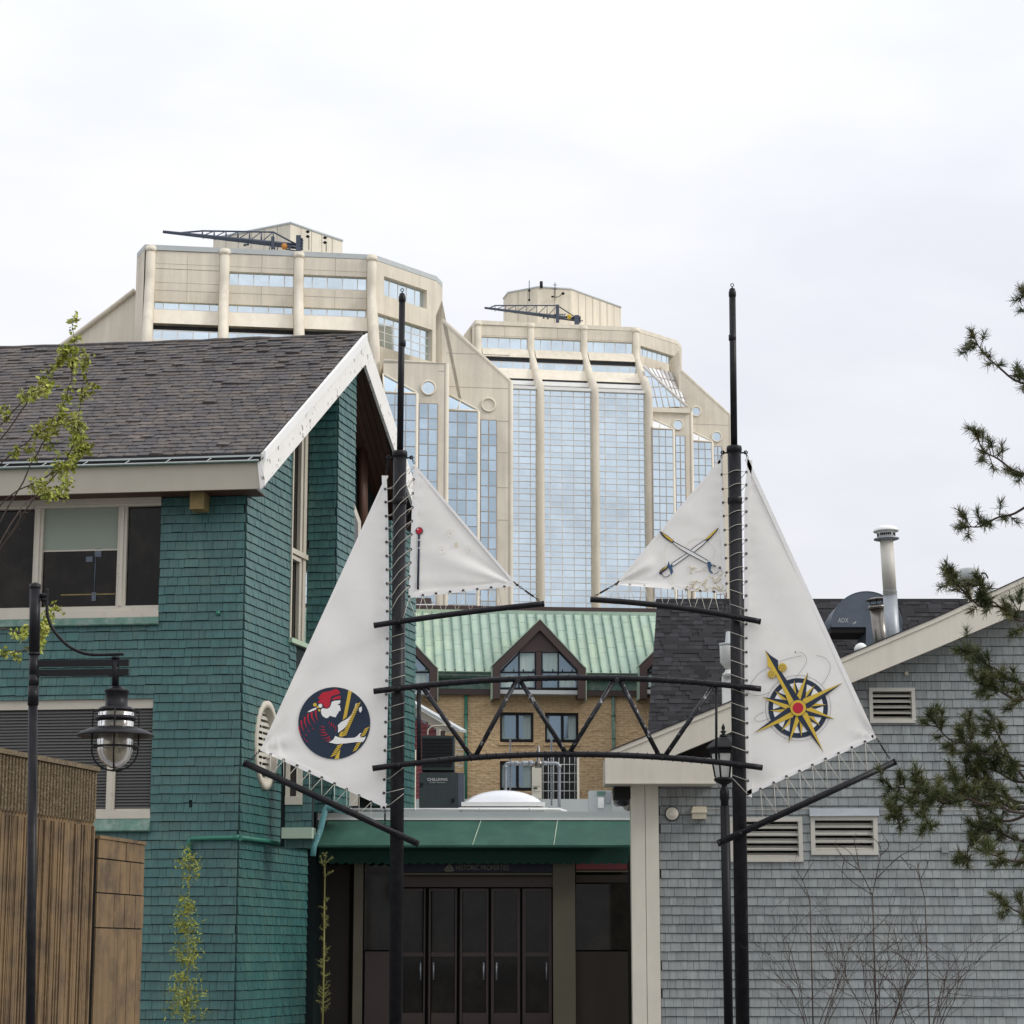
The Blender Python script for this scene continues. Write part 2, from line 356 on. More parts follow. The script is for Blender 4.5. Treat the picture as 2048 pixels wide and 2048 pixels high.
def tower(kind):
    Lt = kind == 'L'
    D = 230.0 if Lt else 290.0
    head = 8.2 if Lt else 8.8
    fr = frame_at(520, 560, D, head) if Lt else frame_at(1110, 700, D, head)
    if Lt:
        t = thing('office_tower', 'large beige concrete office tower with glass bays rising behind the dark shingle roof', 'office tower', tuple(fr.P(0, 0, 0)), 'twin beige office towers')
    else:
        t = thing('office_tower', 'farther beige office tower with full-height blue glass front above the green copper roof', 'office tower', tuple(fr.P(0, 0, 0)), 'twin beige office towers')
    PXM = FPX / D
    if Lt:
        top = [(274, 506), (290, 488.5), (749, 509.3), (873.3, 552.2), (885, 564.6)]
        stepn = 5.2
    else:
        top = [(926.4, 672), (949.7, 640), (1272, 654.5), (1355, 681), (1363.4, 692.9)]
        stepn = 7.5
    ztop = zat(fr, *top[2])
    pl = [atz(x, y, ztop) for x, y in top]
    # main body (set back a little behind the skin so that windows can be recessed)
    back = fr.d * 0 - fr.n * 26
    ins = -fr.n * .9
    plan = [(p.x, p.y) for p in [pl[0] + ins, pl[1] + ins, pl[2] + ins - fr.d * .5, pl[3] + ins - fr.d * .9, pl[4] + ins * 1.2 - fr.d * .7]]
    pb = [pl[4] + back * .8, pl[0] + back]
    zlow = 0
    m = MB(); m.plan(plan + [(p.x, p.y) for p in pb], zlow, ztop - .6); recalc(m.build('wall', MT['conc'], t))
    m = MB(); m.plan([(p.x, p.y) for p in pl] + [(p.x, p.y) for p in pb], ztop - .55, ztop); recalc(m.build('parapet_coping', MT['gutter' if Lt else 'concl'], t))
    # pilasters: straight, kicked outwards, straight again
    cols = [(300.5, 21), (449, 21), (597.6, 20.5), (743.6, 20.5)] if Lt else [(956.5, 14.2), (1062, 14.2), (1168, 14.2), (1272, 14.2)]
    yk = [(496, 577, 686)] if Lt else [(646, 702, 782)]
    refx = 449 if Lt else 1062
    zt, zk, zl = zat(fr, refx, yk[0][0]), zat(fr, refx, yk[0][1]), zat(fr, refx, yk[0][2], stepn)
    us = []
    for x, wd in cols:
        yy = 540 if Lt else 670
        u = uat(fr, x, yy); us.append(u); r = wd / PXM / 2
        pts = [(ztop - .12, -.05), (zk + 1.0, -.05), (zk, .12), (zk - 1.0, .8), (lerp(zk, zl, .5), lerp(.25, stepn, .5)), (zl + 1.0, stepn - .4), (zl, stepn + .1), (zl - 1.0, stepn + .25), (0, stepn + .25)]
        m = MB(); m.tube([fr.P(u, z, n) for z, n in pts], r, 12)
        # square back that ties the round nose to the wall
        q = [(z, n) for z, n in pts]
        A = [fr.P(u - r * .98, z, n) for z, n in q] + [fr.P(u - r * .98, 0, -.9), fr.P(u - r * .98, q[0][0], -.9)]
        B = [fr.P(u + r * .98, z, n) for z, n in q] + [fr.P(u + r * .98, 0, -.9), fr.P(u + r * .98, q[0][0], -.9)]
        m.prism(A, B); m.build('pilaster', MT['conc'], t)
        c = MB(); c.lathe(fr.P(u, ztop - .75, -.05), [(r * 1.12, 0), (r * 1.12, .5), (r * .6, .5)], 14); c.build('pilaster_cap', MT['concl'], t)
    hw = cols[0][1] / PXM / 2
    bays = [(us[i] + hw, us[i + 1] - hw) for i in range(3)]
    rx = 460 if Lt else 1070
    Z = lambda y, n=0.0: zat(fr, rx, y, n)
    panes = []; panes2 = []
    def panel(u0, u1, z0, z1, n0, n1, mat='conc'):
        k = 2; 
        for i in range(k):
            a = lerp(u0, u1, i / k) + (.012 if i else 0); b_ = lerp(u0, u1, (i + 1) / k) - (.012 if i < k - 1 else 0)
            mm = MB(); mm.box(fr, a, b_, z0, z1, n0, n1); mm.build('concrete_panel', MT[mat], t)
    def band(bi, y0, y1, nw, n, gm=None, n2=None, dark=0):
        u0, u1 = bays[bi]; z1, z0 = Z(y0, n), Z(y1, n)
        f = [0, .14, .38, .62, .86, 1] if Lt else [0, .14, .38, .62, .86, 1]
        uu = [lerp(u0, u1, v) for v in f]
        panes.extend(glazing(t, fr, uu, [z0, z1], n, None, MT['tmull'], .10))
        if dark:
            mm = MB(); mm.box(fr, u0, u1, z1 - dark, z1, n - .1, n + .06); mm.build('window_head', MT['tdark'], t)
    if Lt:
        yA0, yA1, yB0, yB1, yC1, yD = 542.5, 570, 608, 624.5, 651.5, 659
        for bi in range(3):
            u0, u1 = bays[bi]
            panel(u0, u1, Z(yA0) if bi else Z(yA0), ztop - .6, -.9, 0)
            if bi: band(bi, yA0, yA1, 5, -.45)
            else: panel(u0, u1, Z(yA1), Z(yA0) - .05, -.9, -.02)
            panel(u0, u1, Z(yB0), Z(yA1) - .04, -.9, 0)
            band(bi, yB0, yB1, 5, -.35)
            zz = Z(yB1, .6)
            # sloping spandrel below the second row, stepping outwards
            m = MB(); zc0, zc1 = Z(yC1, 2.2), Z(yB1, 1.2)
            m.prism([fr.P(u0, zc0, 2.2), fr.P(u0, zc0, -.9), fr.P(u0, zc1, -.9), fr.P(u0, zc1, 1.2)], [fr.P(u1, zc0, 2.2), fr.P(u1, zc0, -.9), fr.P(u1, zc1, -.9), fr.P(u1, zc1, 1.2)])
            m.build('spandrel', MT['concl'], t)
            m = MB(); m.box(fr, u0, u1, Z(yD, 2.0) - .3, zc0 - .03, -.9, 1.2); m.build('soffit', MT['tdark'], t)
            uu = [lerp(u0, u1, v) for v in (0, .14, .38, .62, .86, 1)]
            zs = [Z(yD, 3.0) - .35 - 1.15 * k for k in range(36)]
            panes.extend(glazing(t, fr, uu, zs, 3.0, None, MT['tmull'], .12))
            m = MB(); m.box(fr, u0, u1, zs[1] - .1, zs[1] + .1, 2.9, 3.25); m.build('white_rail', MT['white'], t)
            m = MB(); m.box(fr, u0, u1, 0, zs[-1] - .05, -.9, 2.9); m.build('lower_wall', MT['conc'], t)
    else:
        yA0, yA1, yB0, yB1, yC1 = 677, 700.5, 722, 742, 758
        yD = 764
        for bi in range(3):
            u0, u1 = bays[bi]
            panel(u0, u1, Z(yA0), ztop - .6, -.9, 0)
            band(bi, yA0, yA1, 5, -.35)
            zc1 = Z(yA1) - .04; zc0 = Z(716, 1.5)
            m = MB(); m.prism([fr.P(u0, zc0, 1.6), fr.P(u0, zc0, -.9), fr.P(u0, zc1, -.9), fr.P(u0, zc1, .3)], [fr.P(u1, zc0, 1.6), fr.P(u1, zc0, -.9), fr.P(u1, zc1, -.9), fr.P(u1, zc1, .3)])
            m.build('spandrel', MT['conc'], t)
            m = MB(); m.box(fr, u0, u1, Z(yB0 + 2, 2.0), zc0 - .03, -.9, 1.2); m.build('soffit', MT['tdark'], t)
            z1, z0 = Z(yB0 + 3, 2.2), Z(yB1, 2.2)
            uu = [lerp(u0, u1, v) for v in (0, .14, .38, .62, .86, 1)]
            panes.extend(glazing(t, fr, uu, [z0, z1], 2.0, None, MT['tmull'], .10))
            zc1 = z0 - .04; zc0 = Z(yC1, 4.6)
            m = MB(); m.prism([fr.P(u0, zc0, 4.6), fr.P(u0, zc0, -.9), fr.P(u0, zc1, -.9), fr.P(u0, zc1, 3.2)], [fr.P(u1, zc0, 4.6), fr.P(u1, zc0, -.9), fr.P(u1, zc1, -.9), fr.P(u1, zc1, 3.2)])
            m.build('spandrel', MT['concl'], t)
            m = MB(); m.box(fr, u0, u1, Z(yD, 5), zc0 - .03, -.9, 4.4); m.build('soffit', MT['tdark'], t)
            m = MB(); m.box(fr, u0, u1, Z(yD, 5) - .55, Z(yD, 5), 5.0, 5.5); m.build('white_rail', MT['white'], t)
            # curtain wall
            us_ = [lerp(u0, u1, v) for v in (0, .146, .387, .630, .870, 1)]
            ys = [Z(yD, 6.5) - .6]; ztopc = Z(779, 7.2)
            panes.extend(glazing(t, fr, us_, [ztopc + .05, Z(yD, 5) - .7], 5.6, None, MT['tmull'], .10))
            zs = [ztopc]; k = 0
            while zs[-1] > 4: zs.append(zs[-1] - (.70 if k % 2 == 0 else .93)); k += 1
            m = MB(); m.box(fr, u0, u1, ztopc, ztopc + .35, 5.0, 7.4); m.build('white_ledge', MT['white'], t)
            panes2.append(glazing(t, fr, us_, zs, 7.0, None, MT['tmull'], .10, gap=.045, fname='curtain_wall_frame'))
            m = MB()
            for k in range(1, len(zs), 2): m.box(fr, u0, u1, zs[k] - .04, zs[k] + .04, 6.9, 7.12)
            m.build('white_mullion_rails', MT['white'], t)
            m = MB(); m.box(fr, u0 + .02, u1 - .02, 0, ztopc, -.9, 6.7); m.build('lower_wall', MT['tdark'], t)
    if Lt:
        # angled facet with its two window groups
        ff = Fr(pl[2].x, pl[2].y, math.degrees(math.atan2(pl[3].y - pl[2].y, pl[3].x - pl[2].x)))
        L_ = (pl[3] - pl[2]).length
        def fz(x, y, n=0): return ff.uz(x, y, n)
        a0, z1 = fz(768.3, 552); a1, z0 = fz(853.5, 618)
        b0, y1 = fz(758, 626); b1, y0 = fz(864.5, 724)
        m = MB()
        m.box(ff, .3, L_, z1, ztop - .6, -.9, 0); m.box(ff, .3, a0, z0, z1, -.9, 0); m.box(ff, a1, L_, z0, z1, -.9, 0)
        m.box(ff, .3, L_, y1, z0, -.9, 0); m.box(ff, b1, L_, 0, y1, -.9, 0); m.box(ff, .3, b1, 0, y0, -.9, 0)
        m.build('angled_wall', MT['conc'], t)
        panes += glazing(t, ff, [lerp(a0, a1, k / 5) for k in range(6)], [z0, z1], -.5, None, MT['tmull'], .1)
        panes += glazing(t, ff, [lerp(b0, b1, k / 6) for k in range(7)], [lerp(y0, y1, k / 4) for k in range(5)], -.5, None, MT['tmull'], .1)
        # short blunt corner, left chamfer and wings
        m = MB(); m.plan([(p.x, p.y) for p in (pl[3], pl[4], pl[4] - fr.n * 12, pl[3] - fr.n * 6)], 0, ztop - .6); recalc(m.build('corner_wall', MT['conc'], t))
        m = MB(); m.plan([(p.x, p.y) for p in (pl[1], pl[0], pl[0] - fr.n * 10, pl[1] - fr.n * 10)], 0, ztop - .6); recalc(m.build('corner_wall', MT['conc'], t))
        wf = frame_at(272, 600, 238, -28)
        pp = [wf.uz(x, y) for x, y in ((292, 574), (272, 582), (120, 697), (60, 742), (60, 900), (292, 900))]
        m = MB(); m.poly(wf, pp, -3, 0); recalc(m.build('sloping_wing', MT['conc'], t))
        m = MB(); A = wf.P(*pp[1], .3); B = wf.P(*pp[3], .3); m.tube([A, B], .25, 8); m.build('sloping_coping', MT['concl'], t)
        specs = [dict(n=6.2, pts=[(767, 722), (893, 727), (893, 1300), (767, 1300)], rnd=(856.5, 776, 14.5), glassx=(768, 834), prism=(767, 748, 834, 789), strip=(838, 875, 807), mul=(770, 790, 812, 834)),
                 dict(n=3.2, pts=[(884, 600), (884, 640), (1021, 763), (1021, 1300), (884, 1300)], rnd=(976.7, 810, 14), glassx=(894, 957), prism=(894, 786, 957, 824), strip=(961, 993, 840), mul=(894, 915, 933, 957))]
    else:
        ff = Fr(pl[2].x, pl[2].y, math.degrees(math.atan2(pl[3].y - pl[2].y, pl[3].x - pl[2].x))); L_ = (pl[3] - pl[2]).length
        def fz(x, y, n=0): return ff.uz(x, y, n)
        a0, z1 = fz(1281, 691); a1, z0 = fz(1348.5, 731.5)
        m = MB(); m.box(ff, .3, L_, z1, ztop - .6, -.9, 0); m.box(ff, .3, a0, z0, z1, -.9, 0); m.box(ff, a1, L_, z0, z1, -.9, 0); m.box(ff, .3, L_, 0, z0, -.9, 0)
        m.build('angled_wall', MT['conc'], t)
        panes += glazing(t, ff, [lerp(a0, a1, k / 7) for k in range(8)], [z0, z1], -.5, None, MT['tmull'], .08)
        m = MB(); m.plan([(p.x, p.y) for p in (pl[3], pl[4], pl[4] - fr.n * 12, pl[3] - fr.n * 6)], 0, ztop - .6); recalc(m.build('corner_wall', MT['conc'], t))
        m = MB(); m.plan([(p.x, p.y) for p in (pl[1], pl[0], pl[0] - fr.n * 10, pl[1] - fr.n * 10)], 0, ztop - .6); recalc(m.build('corner_wall', MT['conc'], t))
        # big sloping greenhouse glazing on the right
        P0 = fr.P(*fr.uz(1287, 733, 5.0), 5.0); P1 = fr.P(*fr.uz(1352, 747, -1.0), -1.0); P2 = fr.P(*fr.uz(1374, 813, 5.4), 5.4); P3 = fr.P(*fr.uz(1304, 815, 5.6), 5.6)
        P3b = fr.P(*fr.uz(1303, 815, 7.0), 7.0); P0b = fr.P(*fr.uz(1287, 735, 1.5), 1.5)
        m = MB(); m.add([P0, P1, P2], [(0, 2, 1)]); m.add([P0, P2, P3], [(0, 1, 2)])
        m2 = MB(); m2.add([P0, P1, P2], [(0, 1, 2)]); m2.build('sloping_glazing', MT['skyl'], t)
        m3 = MB(); m3.add([P0, P2, P3], [(0, 1, 2)]); m3.build('side_glazing', MT['tglass'], t)
        m = MB()
        for k in range(9):
            a = P0.lerp(P1, k / 8); b_ = P0.lerp(P2, k / 8) if k < 8 else P2
            b_ = P0.lerp(P2, .15 + .85 * k / 8)
            m.tube([a + fr.n * .05, b_ + fr.n * .05], .09, 5)
        for k in range(1, 4): m.tube([P0.lerp(P2, k / 4) + fr.n * .06, P1.lerp(P2, k / 4) + fr.n * .06], .06, 5)
        m.build('glazing_bars', MT['tmull2'], t)
        m = MB()
        for k in range(1, 6):
            a = P3.lerp(P2, k / 6); b_ = P0.lerp(P2, k / 6); m.tube([a + fr.n * .05, b_ + fr.n * .05], .06, 5)
        for k in range(1, 4): m.tube([P0.lerp(P3, k / 4) + fr.n * .05, P0.lerp(P3, k / 4).lerp(P3.lerp(P2, 1), 0) * 0 + P0.lerp(P2, k / 4) + fr.n * .05], .06, 5)
        m.tube([P0, P2], .22, 6); m.build('glazing_frame', MT['tmull'], t)
        m = MB(); u0, z0 = fr.uz(1303, 816, 7.2); u1, z1 = fr.uz(1380, 820, 7.2)
        m.box(fr, u0, u1, z0 - .5, z0 + .1, -2, 7.3); m.build('ledge', MT['concl'], t)
        specs = [dict(n=6.9, pts=[(1303, 820), (1382, 824), (1382, 1300), (1303, 1300)], rnd=(1355.6, 850, 10.5), glassx=(1305, 1347), prism=(1304, 836, 1347, 860), strip=(1350, 1369.5, 872), mul=(1305, 1318, 1331, 1347)),
                 dict(n=3.0, pts=[(1358, 700), (1363, 742), (1460, 829.5), (1460, 1300), (1358, 1300)], rnd=(1433, 873.6, 10.5), glassx=(1384, 1424.5), prism=(1383.5, 861, 1424.5, 885), strip=(1427, 1443, 893), mul=(1384, 1397, 1410, 1424.5), rnd2=(1392, 823, 10))]
        wf = fr; pp = [fr.uz(x, y, -2) for x, y in ((941, 652), (926, 673), (880, 720), (820, 780), (820, 1200), (960, 1200))]
        m = MB(); m.poly(fr, pp, -8, -2); recalc(m.build('sloping_wing', MT['conc'], t))
    for s in specs:
        n = s['n']; f2 = fr
        pp = [f2.uz(x, y, n) for x, y in s['pts']]
        m = MB(); m.poly(f2, pp, n - 6, n); recalc(m.build('stepped_wall', MT['conc'], t))
        # coping along the sloping or top edge
        k = 1 if len(pp) == 5 else 0
        m = MB(); m.tube([f2.P(*pp[k], n - .2), f2.P(*pp[k + 1], n - .2), f2.P(pp[k + 1][0], 0, n - .2)], .30, 8); m.build('rounded_edge', MT['conc'], t)
        for key in ('rnd', 'rnd2'):
            if key in s:
                cx, cy, rr = s[key]; u, z = f2.uz(cx, cy, n); r = rr / PXM * (1 - n / D)
                w_ = MB(); w_.lathe(f2.P(u, z, n - .02), [(r, 0), (r, .05)], 28, f2.n); ro = w_.build('round_window', MT['tglass'] if key == 'rnd' and not (Lt and cx > 900) else (MT['tglass'] if not Lt else MT['concl']), t)
                w_ = MB(); w_.tube([f2.P(u + r * math.cos(q * PI / 14), z + r * math.sin(q * PI / 14), n + .08) for q in range(28)], .11, 6, closed=True)
                o = w_.build('round_window_frame', MT['concl'], t)
        # projecting glass bay with sloping triangular top
        x0, yt0, x1, yt1 = s['prism']; nb = n + 1.4
        u0 = uat(f2, s['glassx'][0], yt1, nb); u1 = uat(f2, s['glassx'][1], yt1, nb)
        ztp = zat(f2, x1, yt1, nb); zap = zat(f2, x0, yt0, n)
        us_ = [uat(f2, x, yt1, nb) for x in s['mul']]
        zs = [ztp]; k = 0
        while zs[-1] > 6: zs.append(zs[-1] - (.95 if k % 2 == 0 else 1.25) * (1.25 if Lt else 1)); k += 1
        pm = glazing(t, f2, us_, zs, nb, None, MT['tmull2'], .09, fname='bay_frame')
        panes2.append(pm)
        m = MB(); A = [f2.P(u0, ztp + .1, n), f2.P(u0, zap, n), f2.P(u1, ztp + .1, n)]; B = [f2.P(u0, ztp + .1, nb), f2.P(u0, ztp + .12, nb), f2.P(u1, ztp + .12, nb)]
        m.add([f2.P(u0, zap, n + .03), f2.P(u1, ztp + .15, nb), f2.P(u0, ztp + .15, nb)], [(0, 1, 2)])
        m.add([f2.P(u0, zap, n + .03), f2.P(u1, ztp + .15, n + .03), f2.P(u1, ztp + .15, nb)], [(0, 1, 2)])
        m.build('sloping_bay_top', MT['tglass2'] if Lt else MT['skyl'], t)
        m = MB(); m.tube([f2.P(u0, zap, n + .1), f2.P(u1, ztp + .18, nb)], .12, 6); m.tube([f2.P(u0, ztp + .12, nb), f2.P(u1, ztp + .12, nb)], .12, 6)
        m.tube([f2.P(u0, zap, n + .1), f2.P(u0, ztp + .15, nb)], .10, 6); m.tube([f2.P(lerp(u0, u1, .45), lerp(zap, ztp, .45), n + .7), f2.P(lerp(u0, u1, .33), ztp + .15, nb)], .08, 6)
        m.tube([f2.P(u1, ztp + .1, nb + .03), f2.P(u1, 0, nb + .03)], .16, 6); m.build('bay_ridge', MT['concl'], t)
        m = MB(); m.box(f2, u0, u1 + .02, 0, ztp + .08, n - .5, nb - .2); m.build('bay_wall', MT['tdark'], t)
        xs0, xs1, ys0 = s['strip']; su0, sz = f2.uz(xs0, ys0, n); su1 = uat(f2, xs1, ys0, n)
        zs = [sz]; k = 0
        while zs[-1] > 6: zs.append(zs[-1] - (1.25 if k % 2 == 0 else .95) * (1.25 if Lt else 1)); k += 1
        panes2.append(glazing(t, f2, [su0, lerp(su0, su1, .5), su1], zs, n + .14, None, MT['tmull2'], .12, fname='strip_frame'))
    pane_part(t, panes, MT['tglass'], 140)
    flat = [q for p in panes2 for q in p]
    if Lt: pieces(t, 'pane', MT['tglass2'], flat, limit=150, stuff='small_panes')
    else: pieces(t, 'pane', MT['tglass'], flat, limit=170, stuff='small_panes')
    # wall joints: shallow dark grooves on the stepped walls
    m = MB()
    if Lt: rows = [(893, 1019, 706, 5, 1), (893, 1019, 773, 5, 1), (995, 1020, 842, 5, 1), (995, 1020, 905, 5, 1), (876, 892, 742, 0, 0), (995, 1020, 975, 5, 1), (995, 1020, 1040, 5, 1)]
    else: rows = [(1383, 1458, 848, 5, 1), (1446, 1459, 905, 5, 1)]
    for x0, x1, y, _, i in rows:
        s = specs[i]; n = s['n']; u0, z = fr.uz(x0, y, n); u1 = uat(fr, x1, y, n); m.box(fr, u0, u1, z - .035, z + .035, n - .1, n + .012)
    m.build('panel_joint', MT['tmull2'], t)
    # upper body joints
    m = MB()
    for bi in range(3):
        u0, u1 = bays[bi]; zz = ztop - 2.0; m.box(fr, u0, u1, zz - .02, zz + .02, -.2, .012)
        if Lt: 
            zz = Z(586); m.box(fr, u0, u1, zz - .03, zz + .03, -.2, .012)
    m.build('panel_joint', MT['tmull2'], t)
    # penthouse
    if Lt: q = [(426.7, 477.6), (581, 446.6), (685, 482)]; base = atz
    else: q = [(1007, 598), (1016.5, 585.7), (1075.5, 574.8), (1142, 578.6), (1241.6, 615)]
    Yc = D + 9 if Lt else D + 12
    zph = at(q[1 if Lt else 2][0], q[1 if Lt else 2][1], Yc).z
    pp = [atz(x, y, zph) for x, y in q]
    bk = [pp[-1] + Vector((-6 if Lt else -4, 14, 0)), pp[0] + Vector((3, 14, 0))]
    if Lt: bk = [pp[2] + (pp[0] - pp[1])]
    m = MB(); m.plan([(p.x, p.y) for p in pp + bk], ztop - 1, zph); recalc(m.build('penthouse', MT['conc'], t))
    m = MB(); m.tube([p + Vector((0, 0, .05)) for p in pp], .16, 5); m.build('penthouse_coping', MT['gutter'], t)
    m = MB()
    for a, b_ in zip(pp[:-1], pp[1:]):
        L2 = (b_ - a).length; k = max(1, int(L2 / 1.6))
        nrm = Vector(((b_ - a).y, -(b_ - a).x, 0)).normalized()
        for i in range(1, k):
            p = a.lerp(b_, i / k) + nrm * .02
            m.tube([Vector((p.x, p.y, ztop)), Vector((p.x, p.y, zph - .1))], .03, 4)
    m.build('wall_joints', MT['tmull2'], t, kind='stuff')
    return t, fr, ztop, zph, pp

TL, frL, ztL, zphL, ppL = tower('L')
TR, frR, ztR, zphR, ppR = tower('R')

# ------------------------------------------------------------------ roof cranes, masts on the roofs
def crane(label, Y, low, up, posts, base, motor, mmat, r=.10, col='crane'):
    P = lambda p: at(p[0], p[1], Y)
    b0 = P((base[0], base[3])); t = thing('roof_crane', label, 'crane', tuple(b0), 'cranes on the tower roofs')
    m = MB()
    A, B = P(low[0]), P(low[1]); off = Vector((0, 1.2, 0))
    m.tube([A, B], r * 1.7, 6); m.tube([A, B + off], r * 1.7, 6); m.build('lower_chord', MT[col], t)
    m = MB(); U = [P(p) for p in up]; m.tube([u + off * .5 for u in U], r, 6); m.build('upper_chord', MT[col], t)
    m = MB(); x0, x1 = up[1][0], up[2][0]; k = 6
    for i in range(k + 1):
        x = lerp(x0, x1, i / k); yu = lerp(up[1][1], up[2][1], i / k)
        tl = (x - low[0][0]) / (low[1][0] - low[0][0]); yl = lerp(low[0][1], low[1][1], tl)
        a = P((x, yu)) + off * .5; c = P((x, yl)); m.tube([a, c], r * .6, 5); m.tube([a, c + off], r * .5, 5)
        if i > 0: 
            xp = lerp(x0, x1, (i - 1) / k); tp = (xp - low[0][0]) / (low[1][0] - low[0][0]); m.tube([P((xp + 3, lerp(low[0][1], low[1][1], tp))), a], r * .6, 5)
    m.build('lattice', MT[col], t)
    for (x, y0, y1, wd) in posts:
        m = MB(); a = P((x, y1)); b_ = P((x, y0)); hw = wd / 2; m.bxyz(a.x - hw, a.x + hw, Y - hw, Y + hw, a.z, b_.z); m.build('post', MT[col], t)
    m = MB(); a = P((base[0], base[3])); b_ = P((base[2], base[1])); m.bxyz(a.x, b_.x, Y - .5, Y + .9, a.z - .5, b_.z)
    for k in range(4):
        zz = lerp(a.z, b_.z, .15 + .2 * k); m.bxyz(b_.x + .001, b_.x + .22, Y - .4, Y + .5, zz, zz + .12)
    m.build('counterweight', MT[col], t)
    c = P(motor); m = MB(); m.lathe(c - Vector((.25, 0, 0)), [(.18, 0), (.34, .1), (.34, .5), (.18, .6)], 12, (1, 0, 0)); m.build('winch_motor', MT[mmat], t)
    m = MB()
    for k in range(4): m.tube([c + Vector((-.6 - .28 * k, 0, .3)), c + Vector((-.75 - .28 * k, 0, -.42))], .05, 5)
    m.tube([c + Vector((-.4, 0, .35)), c + Vector((-2.0, 0, .35))], .06, 5); m.tube([c + Vector((.2, 0, -.3)), c + Vector((1.9, 0, -.6))], .08, 5)
    m.build('winch_cradle', MT[col], t)
    x = lerp(low[0][0], low[1][0], .63); y = lerp(low[0][1], low[1][1], .63); m = MB(); c = P((x, y + 5))
    for k in range(6): m.lathe(c + Vector((random.uniform(-.6, .6), 0, random.uniform(-.3, .3))), [(.05, -.12), (.16, 0), (.05, .12)], 6, (0, 1, 0))
    m.build('trolley', MT[col], t)
    return t
crane('dark blue lattice roof crane on the nearer large tower', 233, ((326, 463.5), (600, 490)), ((341, 463.6), (403.5, 458.3), (545.3, 460.6), (595, 487)), [(545.3, 474, 497.5, .35), (579, 492, 500, .2)], (592.5, 473, 602, 502), (568, 493), 'orange')
crane('smaller blue roof crane in front of the penthouse of the farther tower', 294, ((969, 615.6), (1158, 637)), ((975, 615), (990, 608.5), (1115, 608.5), (1157, 636)), [(1115, 610, 645, .45)], (1149, 632, 1158, 647), (1138, 633.5), 'yellow', r=.09)
def stick(name, label, cat, pts, r, mat='black', extra=None, group=None):
    t = MB(); t.tube(pts, r, 6)
    if extra: extra(t)
    return tag(t.build(name, MT[mat]), label, cat, group)
P_ = lambda x, y: at(x, y, 302)
stick('whip_antenna', 'thin upright antenna at the left of the farther penthouse roof', 'antenna', [P_(1058.5, 601), P_(1058.5, 561)], .05, extra=lambda t: [t.lathe(P_(1058.5, y), [(.12, -.15), (.16, 0), (.12, .15)], 8) for y in (581, 600)])
stick('vent_stack', 'short thick black vent pipe on top of the farther penthouse', 'pipe', [P_(1082.5, 576), P_(1082.5, 563)], .22)
stick('antenna_mast', 'antenna mast with small cross arms on the farther penthouse wall', 'antenna', [P_(1110, 597), P_(1110, 565)], .05,
      extra=lambda t: [t.tube([P_(1106, y), P_(1114, y)], .04, 5) for y in (570, 578, 594)] + [t.lathe(P_(1105, 593.5), [(.15, -.1), (.2, .1)], 8), t.tube([P_(1112, 595), P_(1120, 592), P_(1127, 584)], .05, 5), t.lathe(P_(1126, 587), [(.1, -.2), (.28, 0), (.1, .2)], 8)])
for i, (x, y) in enumerate([(615.5, 463.5), (650, 475.5)]):
    Q = lambda a, b_: at(a, b_, 236.5)
    t = MB()
    for k in (0, 9.5): t.lathe(Q(x, y + k), [(.1, -.15), (.26, 0), (.1, .15)], 8)
    t.tube([Q(x, y + 9), Q(x + 2.2, y + 10), Q(x + 2.2, 500 + i * 3)], .045, 5)
    tag(t.build('wall_camera', MT['black']), ['pair of small black fittings on the nearer penthouse wall beside the crane', 'pair of small black fittings near the right end of the nearer penthouse'][i], 'wall fitting', 'black fittings on the penthouse wall')

# ================================================================== teal shingled building
c0 = at(488, 1150, 45.0)
FF = Fr(c0.x, c0.y, 180 - 7.5, flip=False)      # front: u grows to the left
if FF.n.y > 0: FF.n = -FF.n
FS = Fr(c0.x, c0.y, 90 - 13.9)                   # side: u grows away from the camera
if FS.n.x < 0: FS.n = -FS.n
TB = thing('shingled_house', 'teal green shingled house with dark gable roof and peeling white barge boards', 'house', (c0.x, c0.y, 0))
def shingles(parent, name, fr, u0, u1, z0, z1, mat, holes=(), row=.183, wmin=.12, wmax=.34, n=0.0, clip=None, seed=1, jit=.006):
    rnd = random.Random(seed); out = []; z = z0 - row * .3
    while z < z1:
        u = u0 - rnd.uniform(0, wmax)
        while u < u1:
            w_ = rnd.uniform(wmin, wmax); a, b = max(u, u0), min(u + w_, u1); u += w_
            if b - a < .035: continue
            zb = z + rnd.uniform(-jit, jit); zt_ = min(z + row - .013, z1)  # gap above each row bares the dark backing as a painted shadow line
            if clip and not clip((a + b) / 2, z + row / 2): continue
            rects = [(a, b, zb, zt_)]
            for h in holes:
                nx_ = []
                for (p, q, r, t) in rects:
                    if q <= h[0] or p >= h[1] or t <= h[2] or r >= h[3]: nx_.append((p, q, r, t)); continue
                    if p < h[0]: nx_.append((p, h[0], r, t))
                    if q > h[1]: nx_.append((h[1], q, r, t))
                    m0, m1 = max(p, h[0]), min(q, h[1])
                    if r < h[2]: nx_.append((m0, m1, r, h[2]))
                    if t > h[3]: nx_.append((m0, m1, h[3], t))
                rects = nx_
            th, rl = .030 + rnd.uniform(0, .010), rnd.uniform(-.012, .012)
            for (p, q, r, t) in rects:
                if q - p > .012 and t - r > .012: out.append(fr.M(p + .003, r, n, q - p - .006, th, t - r, roll=rl if len(rects) == 1 else 0))
        z += row
    return out
def pt_uz(fr, x, y, n=0): return fr.uz(x, y, n)
